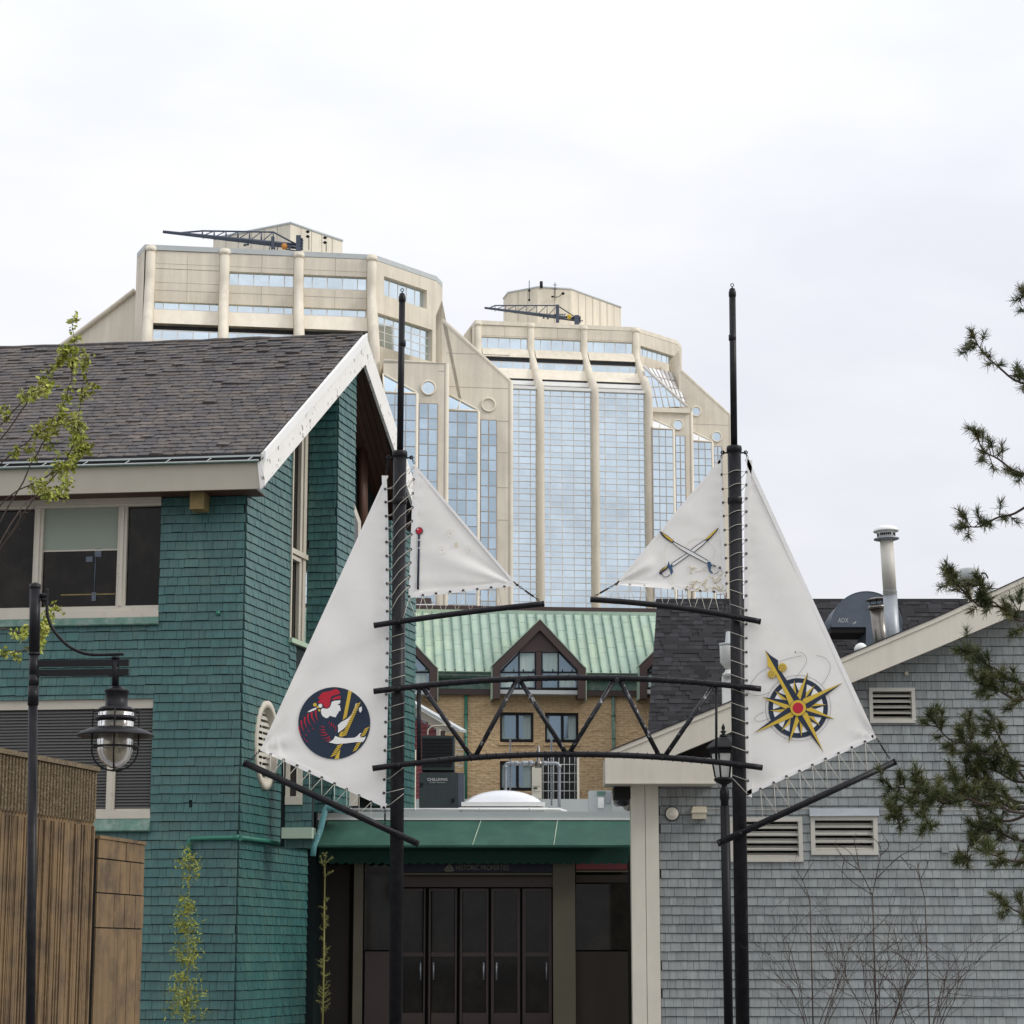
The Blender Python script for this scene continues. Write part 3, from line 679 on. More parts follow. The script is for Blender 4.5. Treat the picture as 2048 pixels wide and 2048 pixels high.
# ---- roof geometry
NF, NS = .70, .50                                 # overhangs of the eave and of the gable
rc = FF.o + FF.n * NF + FS.n * NS                 # barge plane goes through this corner line
BG = Fr(rc.x, rc.y, 90 - 13.9);  BG.n = FS.n.copy()
zpk = BG.uz(727, 672)[1]; upk = BG.uz(727, 672)[0]
uL, zL = BG.uz(524, 906)                          # upper outer edge at the left eave
zL2 = BG.uz(526, 973)[1]
uR, zR = BG.uz(795, 877)
slR = (zpk - zR) / (uR - upk); slL = (zpk - zL) / (upk - uL)
uRe = upk + (upk - uL) * .98; zRe = zpk - slR * (uRe - upk)
du = FF.d * 9.5                                    # length of the ridge to the left
LEN = 10.5
def RP(u, z, l): return BG.P(u, z) + FF.d * l     # roof point: along the slope and along the ridge
# outer roof deck (left and right slopes) with thickness
TH = .22
m = MB()
m.prism([RP(uL, zL, 0.02), RP(upk, zpk, 0.02), RP(upk, zpk - TH, 0.02), RP(uL, zL - TH, 0.02)], [RP(uL, zL, LEN), RP(upk, zpk, LEN), RP(upk, zpk - TH, LEN), RP(uL, zL - TH, LEN)])
m.prism([RP(upk, zpk - .001, 0.02), RP(uRe, zRe, 0.02), RP(uRe, zRe - TH, 0.02), RP(upk, zpk - TH, 0.02)], [RP(upk, zpk - .001, LEN), RP(uRe, zRe, LEN), RP(uRe, zRe - TH, LEN), RP(upk, zpk - TH, LEN)])
roof = recalc(m.build('roof', MT['asph'], TB))
# roof shingles of the left slope
sl = Vector(RP(upk, zpk, 0)) - Vector(RP(uL, zL, 0)); sll = sl.length; sd = sl.normalized(); rn = FF.d.cross(sd)
if rn.z < 0: rn = -rn
rnd = random.Random(5); mats = []; nrow = 37; rh = sll / nrow
for r in range(nrow):
    l = -rnd.uniform(0, .3) + .0; wear = max(0, (r - 18) / 19)
    while l < LEN:
        w_ = rnd.uniform(.22, .34); a, b = max(l, .03), min(l + w_, LEN); l += w_
        if b - a < .05: continue
        lift = rnd.uniform(0, .008) + (rnd.random() < .03 + .40 * wear) * rnd.uniform(.008, .04)
        o = RP(uL, zL, 0) + sd * (r * rh + rnd.uniform(-.008, .008) * (1 + 2 * wear)) + FF.d * a
        M4 = Matrix.Identity(4); c = [FF.d * (b - a - .016), rn * (.022 + lift), sd * (rh * 1.04), o + rn * .004]
        for j in range(4):
            for i in range(3): M4[i][j] = c[j][i]
        mats.append(M4)
pieces(TB, 'roof_shingle', MT['roof'], mats, WEDGE_V, UNIT_F, limit=300, stuff='roof_shingles')
m = MB(); m.tube([RP(upk, zpk + .01, .02 + k * .35) + Vector((0, 0, rnd.uniform(-.01, .02))) for k in range(int(LEN / .35) + 1)], .055, 6); m.build('ridge_cap', MT['roof'], TB)
# soffit planks under both slopes
m0 = MB(); planks = []
def slope_planks(ua, za, ub, zb):
    v = RP(ub, zb, 0) - RP(ua, za, 0); L = v.length; d_ = v.normalized(); nn = FF.d.cross(d_)
    if nn.z > 0: nn = -nn
    l = .05
    while l < 3.4:
        c = [FF.d * .135, nn * .02, d_ * L, RP(ua, za, l) + nn * .004]; M4 = Matrix.Identity(4)
        for j in range(4):
            for i in range(3): M4[i][j] = c[j][i]
        planks.append(M4); l += .15
slope_planks(uL + .1, zL - TH + .1 * slL, upk - .02, zpk - TH - .02); slope_planks(upk + .02, zpk - TH - .02, uRe, zRe - TH)
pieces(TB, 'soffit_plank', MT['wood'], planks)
# barge boards
bw = zpk - BG.uz(727, 730)[1]                       # vertical width of the board
def barge(nm, ua, za, ub, zb, mat):
    m = MB(); wv = bw
    A = [(ua, za + .02), (ub, zb + .02), (ub, zb - wv), (ua, za - wv)]
    m.prism([BG.P(u, z, -.01) for u, z in A], [BG.P(u, z, .05) for u, z in A]); o = recalc(m.build('barge_board', mat, TB)); return o
zLb = BG.uz(526, 973)[1]
A = [(uL - .04, zL - .02), (upk, zpk + .03), (upk, zpk - bw), (uL + .02, zLb)]
m = MB(); m.prism([BG.P(u, z, -.01) for u, z in A], [BG.P(u, z, .06) for u, z in A]); recalc(m.build('barge_board', MT['flake'], TB))
A = [(uL - .06, zL + .03), (upk, zpk + .06), (upk, zpk - bw * .26), (uL - .06, zL - bw * .26)]
m = MB(); m.prism([BG.P(u, z, .062) for u, z in A], [BG.P(u, z, .10) for u, z in A]); recalc(m.build('barge_trim', MT['white'], TB))
A = [(upk, zpk + .03), (uRe, zRe + .03), (uRe, zRe - bw * .85), (upk, zpk - bw)]
m = MB(); m.prism([BG.P(u, z, -.01) for u, z in A], [BG.P(u, z, .057) for u, z in A]); recalc(m.build('barge_board', MT['flake'], TB))
A = [(upk, zpk + .065), (uRe, zRe + .065), (uRe, zRe - .02), (upk, zpk - .02)]
for k in range(3):
    m = MB(); m.prism([BG.P(u + .03 * k, z + .02 * k, -.25 - .02 * k) for u, z in A], [BG.P(u + .03 * k, z + .02 * k, .02 - .03 * k) for u, z in A]); recalc(m.build('shingle_edge', MT['asph'], TB))
# eave fascia, gutter with straps
FA = Fr(rc.x, rc.y, 180 - 7.5); FA.n = FF.n.copy()
zf1 = FA.uz(519, 925)[1]; zf0 = FA.uz(521, 977)[1]
m = MB(); m.box(FA, -.02, LEN, zf0, zf1, -.06, 0); m.build('fascia_board', MT['cream2'], TB)
m = MB(); m.box(FA, .03, LEN, zf1 + .003, zf1 + .12, -.10, -.03); m.build('gutter_back', MT['tealdark'], TB)
m = MB(); m.box(FA, .03, LEN, zf1 + .004, zf1 + .022, -.02, .10); m.build('gutter', MT['verdi'], TB)
m = MB(); m.box(FA, .0, LEN, zf1 + .125, zf1 + .16, -.08, .02); m.build('drip_edge', MT['gutter'], TB)
m = MB(); m.tube([FA.P(.03, zf1 + .03, .10), FA.P(LEN, zf1 + .03, .10)], .013, 6); m.build('gutter_rim', MT['gutter'], TB)
for x in (497, 415, 333, 252, 168, 86, 10):
    u = FA.uz(x, 930)[0]; m = MB(); m.tube([FA.P(u, zf1 + .035, .10), FA.P(u - .09, zf1 + .13, -.0)], .010, 5); m.build('gutter_strap', MT['gutter'], TB)
# rotten end of the fascia
m = MB(); m.poly(FA, [(-.03, zf1 + .02), (.07, zf1 + .0), (.0, zf0 - .03), (-.10, zf0 + .06)], -.02, .045); m.build('fascia_end', MT['flake'], TB)
zs0 = zf0 + .03                                   # soffit height
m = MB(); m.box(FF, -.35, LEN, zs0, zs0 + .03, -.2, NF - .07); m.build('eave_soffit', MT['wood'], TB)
# ---- walls: backing boxes
W1 = dict(x0=-40, x1=318, y0=1006, y1=1214); 
def hole(fr, x0, x1, y0, y1, n=0, xr=None):
    xr = xr if xr is not None else (x1 if fr is FF else x0)
    u0 = fr.uz(x1 if fr is FF else x0, (y0 + y1) / 2, n)[0]; u1 = fr.uz(x0 if fr is FF else x1, (y0 + y1) / 2, n)[0]
    z1 = fr.uz(xr, y0, n)[1]; z0 = fr.uz(xr, y1, n)[1]
    return (u0, u1, z0, z1)
h1 = hole(FF, -30, 320, 994, 1246)
h2 = hole(FF, -30, 303, 1397, 1661)
h1 = (h1[0], LEN - 1, h1[2], h1[3]); h2 = (h2[0], LEN - 1, h2[2], h2[3])
def wall_with_holes(fr, u0, u1, z0, z1, holes, mat, n1=0.0, n0=-.12, name='wall', parent=None):
    zs = sorted(set([z0, z1] + [min(max(h[k], z0), z1) for h in holes for k in (2, 3)])); m = MB()
    for a, b in zip(zs[:-1], zs[1:]):
        segs = [(u0, u1)]
        for h in holes:
            if h[2] < (a + b) / 2 < h[3]:
                ns = []
                for s in segs:
                    if h[1] <= s[0] or h[0] >= s[1]: ns.append(s); continue
                    if h[0] > s[0]: ns.append((s[0], h[0]))
                    if h[1] < s[1]: ns.append((h[1], s[1]))
                segs = ns
        for s in segs: m.box(fr, s[0], s[1], a, b, n0, n1)
    return m.build(name, mat, parent or TB)
wall_with_holes(FF, 0, LEN - .2, 0, zs0, [h1, h2], MT['tealdark'])
gap = (FF.uz(385, 1603)[0], FF.uz(379, 1603)[0], FF.uz(382, 1615)[1], FF.uz(382, 1600)[1])
mf = shingles(TB, 'x', FF, 0.0, LEN - .3, .0, zs0, None, holes=[h1, h2, gap], seed=11)
# ---- side wall A
uA_ = lambda x, y, n=0: FS.uz(x, y, n)
u583, z_top = uA_(583, 1000); RC = -.26; u615 = uA_(615, 1000, RC)[0]
zsill = uA_(583, 1278)[1]
z_w1 = uA_(571, 1528)[1]; z_w2 = uA_(571, 1592)[1]
uov0, uov1 = uA_(508, 1491)[0], uA_(550, 1491)[0]; zov0, zov1 = uA_(529, 1575)[1], uA_(529, 1406)[1]
uoc, zoc = (uov0 + uov1) / 2, (zov0 + zov1) / 2; rov = (zov1 - zov0) / 2; ruo = (uov1 - uov0) / 2
def zunder(u):                                     # underside of the roof above side-wall coordinate u
    ub = u + (FS.o - BG.o).dot(BG.d)
    return (zL + slL * (ub - uL) if ub < upk else zpk - slR * (ub - upk)) - TH - .03
U7, U8 = uA_(672, 1100)[0], uA_(707, 1100)[0]
hs1 = (u583, 99, zsill, 99); 
def oval(cu, cz): return ((cu - uoc) / ruo) ** 2 + ((cz - zoc) / rov) ** 2 > 1.0
# backing of side wall: below the sill it runs on, above it stops at the slot window
m = MB(); m.box(FS, 0, uov0, 0, zunder(0) - .0, -.12, 0); 
m.add([], [])
def clipwall(m, fr, u0, u1, z0, n0, n1, dz=0.0, k=8):
    for i in range(k):
        a, b = lerp(u0, u1, i / k), lerp(u0, u1, (i + 1) / k); za, zb = zunder(a) + dz, zunder(b) + dz
        m.hexa([fr.P(a, z0, n1), fr.P(b, z0, n1), fr.P(b, z0, n0), fr.P(a, z0, n0), fr.P(a, za, n1), fr.P(b, zb, n1), fr.P(b, zb, n0), fr.P(a, za, n0)])
uend = uA_(571, 1600)[0]
m = MB(); clipwall(m, FS, 0, u583, zov1, -.12, 0); m.box(FS, 0, uov0, 0, zov1, -.12, 0); m.box(FS, uov1, max(uend, uov1 + .02), 0, zov1, -.12, 0)
m.box(FS, max(uend, uov1 + .02), 3.2, z_w1 + .1, zsill, -.12, -.01); m.box(FS, u583, u615, z_w1 + .1, zsill, -.12, 0)
m.box(FS, uov0, uov1, 0, zov0, -.12, 0)
# corner pieces around the oval
for sx in (-1, 1):
    for sz in (-1, 1):
        q = [(uoc + sx * ruo, zoc + sz * rov)] + [(uoc + sx * ruo * math.cos(t_ * PI / 16), zoc + sz * rov * math.sin(t_ * PI / 16)) for t_ in range(9)]
        m.prism([FS.P(u, z, -.12) for u, z in q], [FS.P(u, z, 0) for u, z in q])
recalc(m.build('wall', MT['tealdark'], TB))
ms = shingles(TB, 'x', FS, 0.03, u583, 0.0, 14, None, seed=12, wmin=.05, wmax=.22, clip=lambda u, z: z < zunder(u) - .02 and oval(u, z) and not (u > uend and z < z_w1 + .1))
ms += shingles(TB, 'x', FS, u583, 3.2, z_w1 + .1, zsill - .05, None, seed=13, wmin=.05, wmax=.22)
# tall slot window
def sframe(fr, pts, n0, n1, mat, name, parent): m = MB(); m.poly(fr, pts, n0, n1); return recalc(m.build(name, mat, parent))
u1_, u2_ = u583 - .02, u615
ztopw = zunder(u1_)
wl = .09 * (u2_ - u1_) / .5
gwin = MB(); gwin.box(FS, u1_ + .02, u2_ - .02, zsill + .02, ztopw, RC - .14, RC - .12); win = gwin.build('window', MT['wglass'], TB)
m = MB(); m.box(FS, u1_ - .03, u1_ + .03, zsill, zunder(u1_), -.02, .05); m.box(FS, u2_ - .20, u2_ - .02, zsill, zunder(u1_), RC - .10, RC); m.box(FS, u2_ - .36, u2_ - .22, zsill, zunder(u1_), RC - .11, RC - .03)
zm0 = uA_(583, 1083)[1]; m.box(FS, u1_ - .02, u2_, zm0 - .11, zm0, RC - .10, RC + .045); m.box(FS, u1_ + .03, u2_ - .36, zm0 - .22, zm0 - .13, RC - .11, RC)
m.build('window_frame', MT['frame'], win)
m = MB(); m.box(FS, u1_ - .05, u2_ + .25, zsill - .10, zsill, RC - .05, .10); m.build('window_sill', MT['copper'], TB)
# ---- bay 1 : front face x 615..672, side face x 672..707
q = uA_(672, 1100)[0]
# outward projection so that the front face spans 615 -> 672 px
def solve_bay(x0, x1, x2, y, rc_=0.0):
    u0 = uA_(x0, y, rc_)[0]
    # corner lies on line from side plane at u0 going along -FF.d (to the right)
    p0 = FS.P(u0, 0, rc_); d_ = -FF.d
    lo, hi = 0, 6
    for _ in range(40):
        mid = (lo + hi) / 2; p = p0 + d_ * mid; p.z = EYE.z + 1; 
        xx = 1024 + FPX * 0; rx_ = proj(Vector((p.x, p.y, EYE.z + (1904 - y) / FPX * p.y)))[0]
        if rx_ < x1: lo = mid
        else: hi = mid
    f1 = Fr(p0.x, p0.y, -7.5); f1.n = FF.n.copy(); w_ = lo; pc = p0 + d_ * w_
    f2 = Fr(pc.x, pc.y, 90 - 13.9); f2.n = FS.n.copy(); l2 = f2.uz(x2, y)[0]
    return u0, w_, f1, f2, l2
ub0, bw1, B1F, B1S, bl = solve_bay(615, 672, 707, 1100, RC)
nb1 = (B1S.o - FS.o).dot(FS.n) + .3
m = MB()
def zun2(fr, u): return zunder((fr.P(u, 0) - FS.o).dot(FS.d))
za, zb = zun2(B1F, 0), zun2(B1S, 0); zc = zun2(B1S, bl)
m.prism([B1F.P(0, zsill - .2), B1F.P(bw1, zsill - .2), B1S.P(bl, zsill - .2), B1S.P(bl, zsill - .2) - FS.n * nb1], [B1F.P(0, za), B1F.P(bw1, zb), B1S.P(bl, min(zc, zb + 3)), B1S.P(bl, min(zc, zb + 3)) - FS.n * nb1])
z00 = uA_(615, 1616)[1]
m.prism([B1F.P(0, z00), B1F.P(bw1, z00), B1S.P(bl, z00), B1S.P(bl, z00) - FS.n * nb1], [B1F.P(0, zsill - .2), B1F.P(bw1, zsill - .2), B1S.P(bl, zsill - .2), B1S.P(bl, zsill - .2) - FS.n * nb1])
recalc(m.build('bay_wall', MT['tealdark'], TB))
mb1 = shingles(TB, 'x', B1F, 0.0, bw1 - .01, z00, 16, None, seed=14, clip=lambda u, z: z < zun2(B1F, u) - .05, wmin=.10, wmax=.26)
mb2 = shingles(TB, 'x', B1S, 0.0, bl, z00, 16, None, seed=15, wmin=.06, wmax=.22, clip=lambda u, z: z < zun2(B1S, u) - .05)
# porch: deep dark recess behind, with timber posts and back wall
UR = (BG.P(uRe, 0) - FS.o).dot(FS.d)
pu0 = (B1S.P(bl, 0) - FS.o).dot(FS.d)
m = MB(); m.box(FS, pu0, UR - .2, 0, zunder(min(UR - .2, pu0 + 2)) - .5, -.6, -.4); m.build('porch_wall', MT['tealdark'], TB)
mpw = shingles(TB, 'x', FS, pu0, UR - .2, zsill, 12, None, seed=16, n=-.4, clip=lambda u, z: z < min(zunder(u), uA_(760, 985)[1]) - .02, wmin=.06, wmax=.22)
m = MB()
x_, y_ = uA_(722, 1000)
for (xa, ya, yb) in ((706, 1006, 1180),):
    pq = [FS.uz(x, y, .1) for x, y in ((705, 996), (722, 1043), (722, 1200), (705, 1200))]
    pi = [FS.uz(x, y, .1) for x, y in ((705, 1016), (716, 1046), (716, 1195), (705, 1195))]
    m.prism([FS.P(*p, .02) for p in pq], [FS.P(*p, .10) for p in pq]); recalc(m.build('window_frame', MT['frame'], TB))
    m = MB(); m.prism([FS.P(*p, .102) for p in pi], [FS.P(*p, .104) for p in pi]); recalc(m.build('pointed_window', MT['wglass'], TB))
m = MB(); a, b = FS.uz(724, 900, -.3), FS.uz(724, 1100, -.3); m.tube([FS.P(*b, -.3), FS.P(a[0], zunder(a[0]) - .02, -.3)], .14, 4)
c = FS.uz(710, 852, -.3); m.tube([FS.P(c[0], c[1], -.1), FS.P(c[0] + 1.6, c[1], -.1)], .12, 4); m.build('porch_post', MT['wood'], TB)
# ---- bay 2, whose side shows beyond the mast
ub2, bw2, B2F, B2S, bl2 = solve_bay(744, 777, 829, 1400)
nb2 = (B2S.o - FS.o).dot(FS.n) + .3; zb2 = B2S.uz(780, 1040)[1]; zb0 = B2S.uz(800, 1612)[1]
m = MB(); m.plan([tuple(p)[:2] for p in (B2F.P(0, 0), B2F.P(bw2, 0), B2S.P(bl2, 0), B2S.P(bl2, 0) - FS.n * nb2)], zb0, zb2); recalc(m.build('bay_wall', MT['tealdark'], TB))
mb3 = shingles(TB, 'x', B2S, 0, bl2, zb0, zb2, None, seed=17, wmin=.08, wmax=.28); mb4 = shingles(TB, 'x', B2F, 0, bw2, zb0, zb2, None, seed=18)
m = MB(); m.box(B2S, bl2, bl2 + .08, zb0, B2S.uz(831, 1500)[1], -.2, .03); m.build('corner_board', MT['cream'], TB)
# lower right part below the oval, beyond the end of wall A (x 571..)
LF = frame_at(571, 1600, 46.6, -7.5); lw = LF.uz(606, 1600)[0]
zt_l = LF.uz(590, 1600)[1]
lfr = LF.uz(624, 1600)[0]; zlo = LF.uz(590, 1690)[1]
m = MB(); m.box(LF, -.1, lfr, zlo, z_w1 + .3, -.2, -.03); recalc(m.build('wall', MT['tealdark'], TB))
z_wt, z_wb = LF.uz(590, 1520)[1], LF.uz(590, 1592)[1]
hl = (LF.uz(572, 1560)[0], LF.uz(606, 1560)[0], z_wb - .1, z_wt + .3)
ml = shingles(TB, 'x', LF, 0, lfr, zlo, z_w1 + .3, None, seed=19, holes=[hl])
ue2 = uA_(614, 1720)[0]; zpp = uA_(571, 1689)[1]
m = MB(); m.box(FS, uend, ue2, 0, zpp, -.3, 0); m.build('wall', MT['tealdark'], TB)
ml += shingles(TB, 'x', FS, uend, ue2, 0, zpp, None, seed=20, wmin=.05, wmax=.22)
m = MB(); m.box(LF, hl[0] + .08, hl[1] - .12, hl[2] + .1, hl[3], -.02, -.005); wn = m.build('window', MT['wglass'], TB)
m = MB(); m.box(LF, hl[0], hl[0] + .09, hl[2], hl[3], -.02, .04); m.box(LF, hl[1] - .13, hl[1], hl[2], hl[3], -.02, .035); m.box(LF, hl[0], hl[1], hl[2] - .08, hl[2] + .09, -.02, .07); m.build('window_frame', MT['frame'], wn)
a = LF.uz(571, 1657); b = LF.uz(631, 1676)
m = MB(); m.box(LF, a[0], b[0], b[1] - .02, a[1], 0, .35); m.build('copper_ledge', MT['copper'], TB)
# small window beside, under the sail
a = LF.uz(700, 1575); b = LF.uz(716, 1612)
m = MB(); m.box(LF, a[0], b[0], b[1], a[1] + .5, .032, .06); m.build('window_frame', MT['frame'], TB)
allm = mf + ms + mb1 + mb2 + mpw + mb3 + mb4 + ml
pieces(TB, 'wall_shingle', MT['teal'], allm, WEDGE_V, UNIT_F, limit=300, stuff='wall_shingles')
# ---- corbel under the eave
a, b = FF.uz(379, 1018, .45), FF.uz(408, 982, .45)
m = MB(); m.box(FF, b[0], a[0], a[1], zs0 - .002, -.1, .45); m.build('eave_bracket', MT['beam'], TB)
# ---- oval louvre
t_ = thing('round_vent', 'white-framed round louvre on the teal side wall behind the tip of the lower left yard', 'vent', tuple(FS.P(uoc, zoc, 0)))
ring = lambda k, n: [FS.P(uoc + ruo * k * math.cos(i * PI / 18), zoc + rov * k * math.sin(i * PI / 18), n) for i in range(36)]
m = MB()
A, B, Cc, Dd = ring(1.06, .0), ring(1.06, .07), ring(.90, .07), ring(.86, -.22)
n_ = 36; vs = A + B + Cc + Dd; fs = []
for r_ in range(3):
    for i in range(n_): j = (i + 1) % n_; fs.append((r_ * n_ + i, r_ * n_ + j, (r_ + 1) * n_ + j, (r_ + 1) * n_ + i))
m.add(vs, fs, True); recalc(m.build('louvre_frame', MT['frame'], t_))
m = MB(); m.prism(ring(.95, -.30), ring(.95, -.26)); recalc(m.build('backing', MT['dark'], t_))
for k in range(12):
    z = zoc - rov * .84 + k * rov * 1.68 / 11.5; zz = (z - zoc) / rov; hwu = ruo * .86 * math.sqrt(max(0, 1 - zz * zz))
    if hwu < .05: continue
    m = MB(); d0 = .02
    m.hexa([FS.P(uoc - hwu, z, -.06), FS.P(uoc + hwu, z, -.06), FS.P(uoc + hwu, z + .06, -.22), FS.P(uoc - hwu, z + .06, -.22)] + [FS.P(uoc - hwu, z + .075, -.07), FS.P(uoc + hwu, z + .075, -.07), FS.P(uoc + hwu, z + .09, -.22), FS.P(uoc - hwu, z + .09, -.22)])
    m.build('louvre_blade', MT['lou'], t_)
# ---- upper window
def win_front(x0, x1, yt, yb, mull, name, frame=.10, rec=.16, gl='wglass'):
    pass
zt1, zb1 = FF.uz(318, 1011)[1], FF.uz(318, 1210)[1]
U = lambda x, y: FF.uz(x, y)[0]
ua, ub_ = h1[0] + .02, LEN - 1
m = MB(); m.box(FF, h1[0], ub_, zb1, zt1, -.105, -.095); w1 = m.build('window', MT['wglass'], TB)
m = MB(); m.box(FF, h1[0] - .0, ub_, zt1, zt1 + .05, -.12, .02); m.box(FF, h1[0], ub_, zt1 + .052, h1[3], -.12, .06)
for (xa, xb) in ((234, 252), (66, 84)):
    a, b = U(xb, 1110), U(xa, 1110); m.box(FF, a, b, zb1, zt1 - .002, -.10, -.01); m.box(FF, a + .06, b - .06, zb1, zt1 - .003, -.099, .03)
m.build('window_frame', MT['frame'], w1)
zsl = FF.uz(318, 1234)[1]
m = MB(); m.box(FF, h1[0] - .01, ub_, zb1 - .11, zb1, -.12, .0); m.box(FF, h1[0] - .01, ub_, zsl, zb1 - .112, -.12, .06); m.build('window_sill', MT['frame'], w1)
m = MB(); m.prism([FF.P(h1[0] - .02, zsl - .002, -.1), FF.P(h1[0] - .02, zsl - .002, .06), FF.P(h1[0] - .02, h1[2] - .02, .12), FF.P(h1[0] - .02, h1[2] - .04, .11), FF.P(h1[0] - .02, h1[2] - .04, -.1)], [FF.P(ub_, zsl - .002, -.1), FF.P(ub_, zsl - .002, .06), FF.P(ub_, h1[2] - .02, .12), FF.P(ub_, h1[2] - .04, .11), FF.P(ub_, h1[2] - .04, -.1)])
recalc(m.build('flashing', MT['verdi'], w1))
a, b = U(234, 1050), U(84, 1050); zbl = FF.uz(160, 1098)[1]
m = MB(); m.box(FF, a, b, zbl, zt1, -.085, -.08); m.build('roller_blind', MT['blind'], w1)
m = MB(); m.box(FF, a, b, zbl - .03, zbl - .001, -.09, -.075); m.build('blind_bar', MT['frame'], w1)
# things seen just behind the glass
m = MB(); c = FF.uz(191, 1110, -.08); d_ = FF.uz(188, 1200, -.08)
m.tube([FF.P(c[0], c[1], -.085), FF.P(d_[0], d_[1] + .1, -.085)], .012, 5)
m.box(FF, d_[0] - .04, d_[0] + .05, d_[1] - .02, d_[1] + .16, -.09, -.075); m.box(FF, c[0] - .12, c[0] + .02, c[1] - .04, c[1] + .13, -.09, -.08); m.box(FF, c[0] + .06, c[0] + .2, c[1] - .14, c[1] - .03, -.09, -.08)
tag(m.build('hanging_fixture', MT['hood']), 'small grey instrument on a thin pole seen through the upper window', 'fixture')
m = MB(); a = FF.uz(230, 1188, -.09); b = FF.uz(122, 1190, -.09); m.box(FF, a[0], b[0], a[1] - .01, a[1] + .015, -.09, -.085); m.build('rail_behind_glass', MT['beam'], w1)
# ---- lower window with venetian blind
zt2, zb2_ = FF.uz(300, 1404)[1], FF.uz(300, 1622)[1]
m = MB(); m.box(FF, h2[0], ub_, zb2_, zt2, -.115, -.105); w2 = m.build('window', MT['dark'], TB)
m = MB(); m.box(FF, h2[0], ub_, zt2 - .12, h2[3], -.12, -.03)
a, b = U(231, 1500), U(215, 1500); m.box(FF, a, b, zb2_, zt2 - .122, -.10, .0); m.box(FF, a + .05, b - .02, zb2_, zt2 - .123, -.099, .03)
z3 = FF.uz(300, 1637)[1]; m.box(FF, h2[0] - .01, ub_, z3, zb2_, -.12, .03); m.box(FF, h2[0], ub_, zb2_ - .001, zb2_ + .05, -.10, -.03); m.build('window_frame', MT['frame'], w2)
sl_ = []; z = zb2_ + .06
while z < zt2 - .13: sl_.append(FF.M(h2[0] + .01, z, -.10, LEN - 1.2, .045, .052)); z += .062
m = MB(); [m.add([q_ @ Vector(v) for v in WEDGE_V], UNIT_F) for q_ in sl_]; m.build('blind_slats', MT['slat'], w2, kind='stuff')
zc = FF.uz(300, 1661)[1]
m = MB(); A = [(z3 - .002, .02), (zc, .16), (zc - .02, .15), (zc - .02, -.1), (z3 - .002, -.1)]
m.prism([FF.P(h2[0] - .02, z, n) for z, n in A], [FF.P(ub_, z, n) for z, n in A]); recalc(m.build('sill_flashing', MT['verdi'], w2))
# ---- pipes
p = [FF.P(*FF.uz(x, y, .12), .12) for x, y in ((378, 1720), (378, 1683), (383, 1677), (430, 1676))] + [FF.P(*FF.uz(476, 1675, .12), .12)]
p2 = [FS.P(*FS.uz(x, y, .12), .12) for x, y in ((484, 1676), (560, 1685), (627, 1695))]
t_ = MB(); t_.tube(p + p2, .045, 10)
for q_ in (p[-1], p2[0], p2[1]): t_.lathe(q_ - Vector((.02, 0, 0)), [(.055, -.05), (.058, 0), (.055, .05)], 10, (FS.d if q_ is not p[-1] else FF.d))
tag(t_.build('drain_pipe', MT['gpipe']), 'green painted drain pipe running round the corner of the teal wall', 'pipe')
q_ = [at(x, y, 46.4) for x, y in ((686, 1618), (653, 1612), (650, 1622), (641, 1660), (628, 1692), (626, 1712))]
t_ = MB(); t_.tube(q_, .06, 10); tag(t_.build('downspout', MT['bpipe']), 'blue-green downspout slanting beside the left end of the canopy', 'pipe')
m = MB(); c = FF.uz(436, 1226, .03); m.lathe(FF.P(*c, .0), [(.05, 0), (.05, .06), (.02, .09)], 12, FF.n); m.build('vent_cap', MT['gpipe'], TB)

# ================================================================== ribbed concrete wall, bottom left
CWs = frame_at(196, 1534, 28.0, 90 - 13.4 - 0); CWs.n = Vector((CWs.d.y, -CWs.d.x, 0))
CW = CWs
t_ = thing('concrete_pier', 'tall ribbed exposed-aggregate concrete pier at the lower left corner', 'concrete wall', tuple(CW.P(0, 0, 0)))
zc1 = CW.uz(195.6, 1534)[1]; zc0 = CW.uz(195.6, 1543)[1]; zj1 = CW.uz(195.6, 1645)[1]; zj0 = CW.uz(195.6, 1653)[1]
uLc = CW.uz(-60, 1480)[0]
# right-hand (end) face is hidden: wall runs towards the camera at the left
m = MB(); m.box(CW, uLc, 0, zc0, zc1, -.5, .03); m.build('coping', MT['aggr'], t_)
m = MB(); m.box(CW, uLc, 0, 0, zc0 - .001, -.5, -.035); m.build('core', MT['aggr2'], t_)
k = 0; u = -.01; pit = .085
while u > uLc:
    w_ = pit; mm = MB()
    pts = [(u - w_ * .12, -.036), (u - w_ * .2, .0), (u - w_ * .42, .012), (u - w_ * .62, .0), (u - w_ * .7, -.036)]
    A = [CW.P(a, zj1, n) for a, n in pts]; B = [CW.P(a, zc0 - .01, n) for a, n in pts]; mm.prism(A, B); recalc(mm.build('rib', MT['aggr'], t_)); u -= pit; k += 1
m = MB(); rnd = random.Random(3); u = 0
while u > uLc:
    w_ = rnd.uniform(.012, .05); m.box(CW, u - w_ + .005, u, 0, zj0, -.04, rnd.uniform(-.025, .005)); u -= w_
m.build('striated_face', MT['aggr2'], t_, kind='stuff')
t2 = thing('block_wall', 'lower tan concrete block wall to the right of the ribbed pier', 'concrete wall', tuple(CW.P(.3, 0, -.02)))
C2 = frame_at(291, 1683.5, 30.2, 90 - 10); C2.n = Vector((C2.d.y, -C2.d.x, 0))
z2t = C2.uz(290.6, 1683.5)[1]; z2c = C2.uz(290.6, 1690.5)[1]; z2j = C2.uz(290, 1727)[1]; ul = C2.uz(197, 1690)[0] - .0
m = MB(); m.box(C2, ul, 0, z2c + .004, z2t, -.4, .015); m.build('coping', MT['aggr2'], t2)
m = MB(); m.box(C2, ul, -.006, 0, z2c - .004, -.4, -.02); m.build('core', MT['dark'], t2)
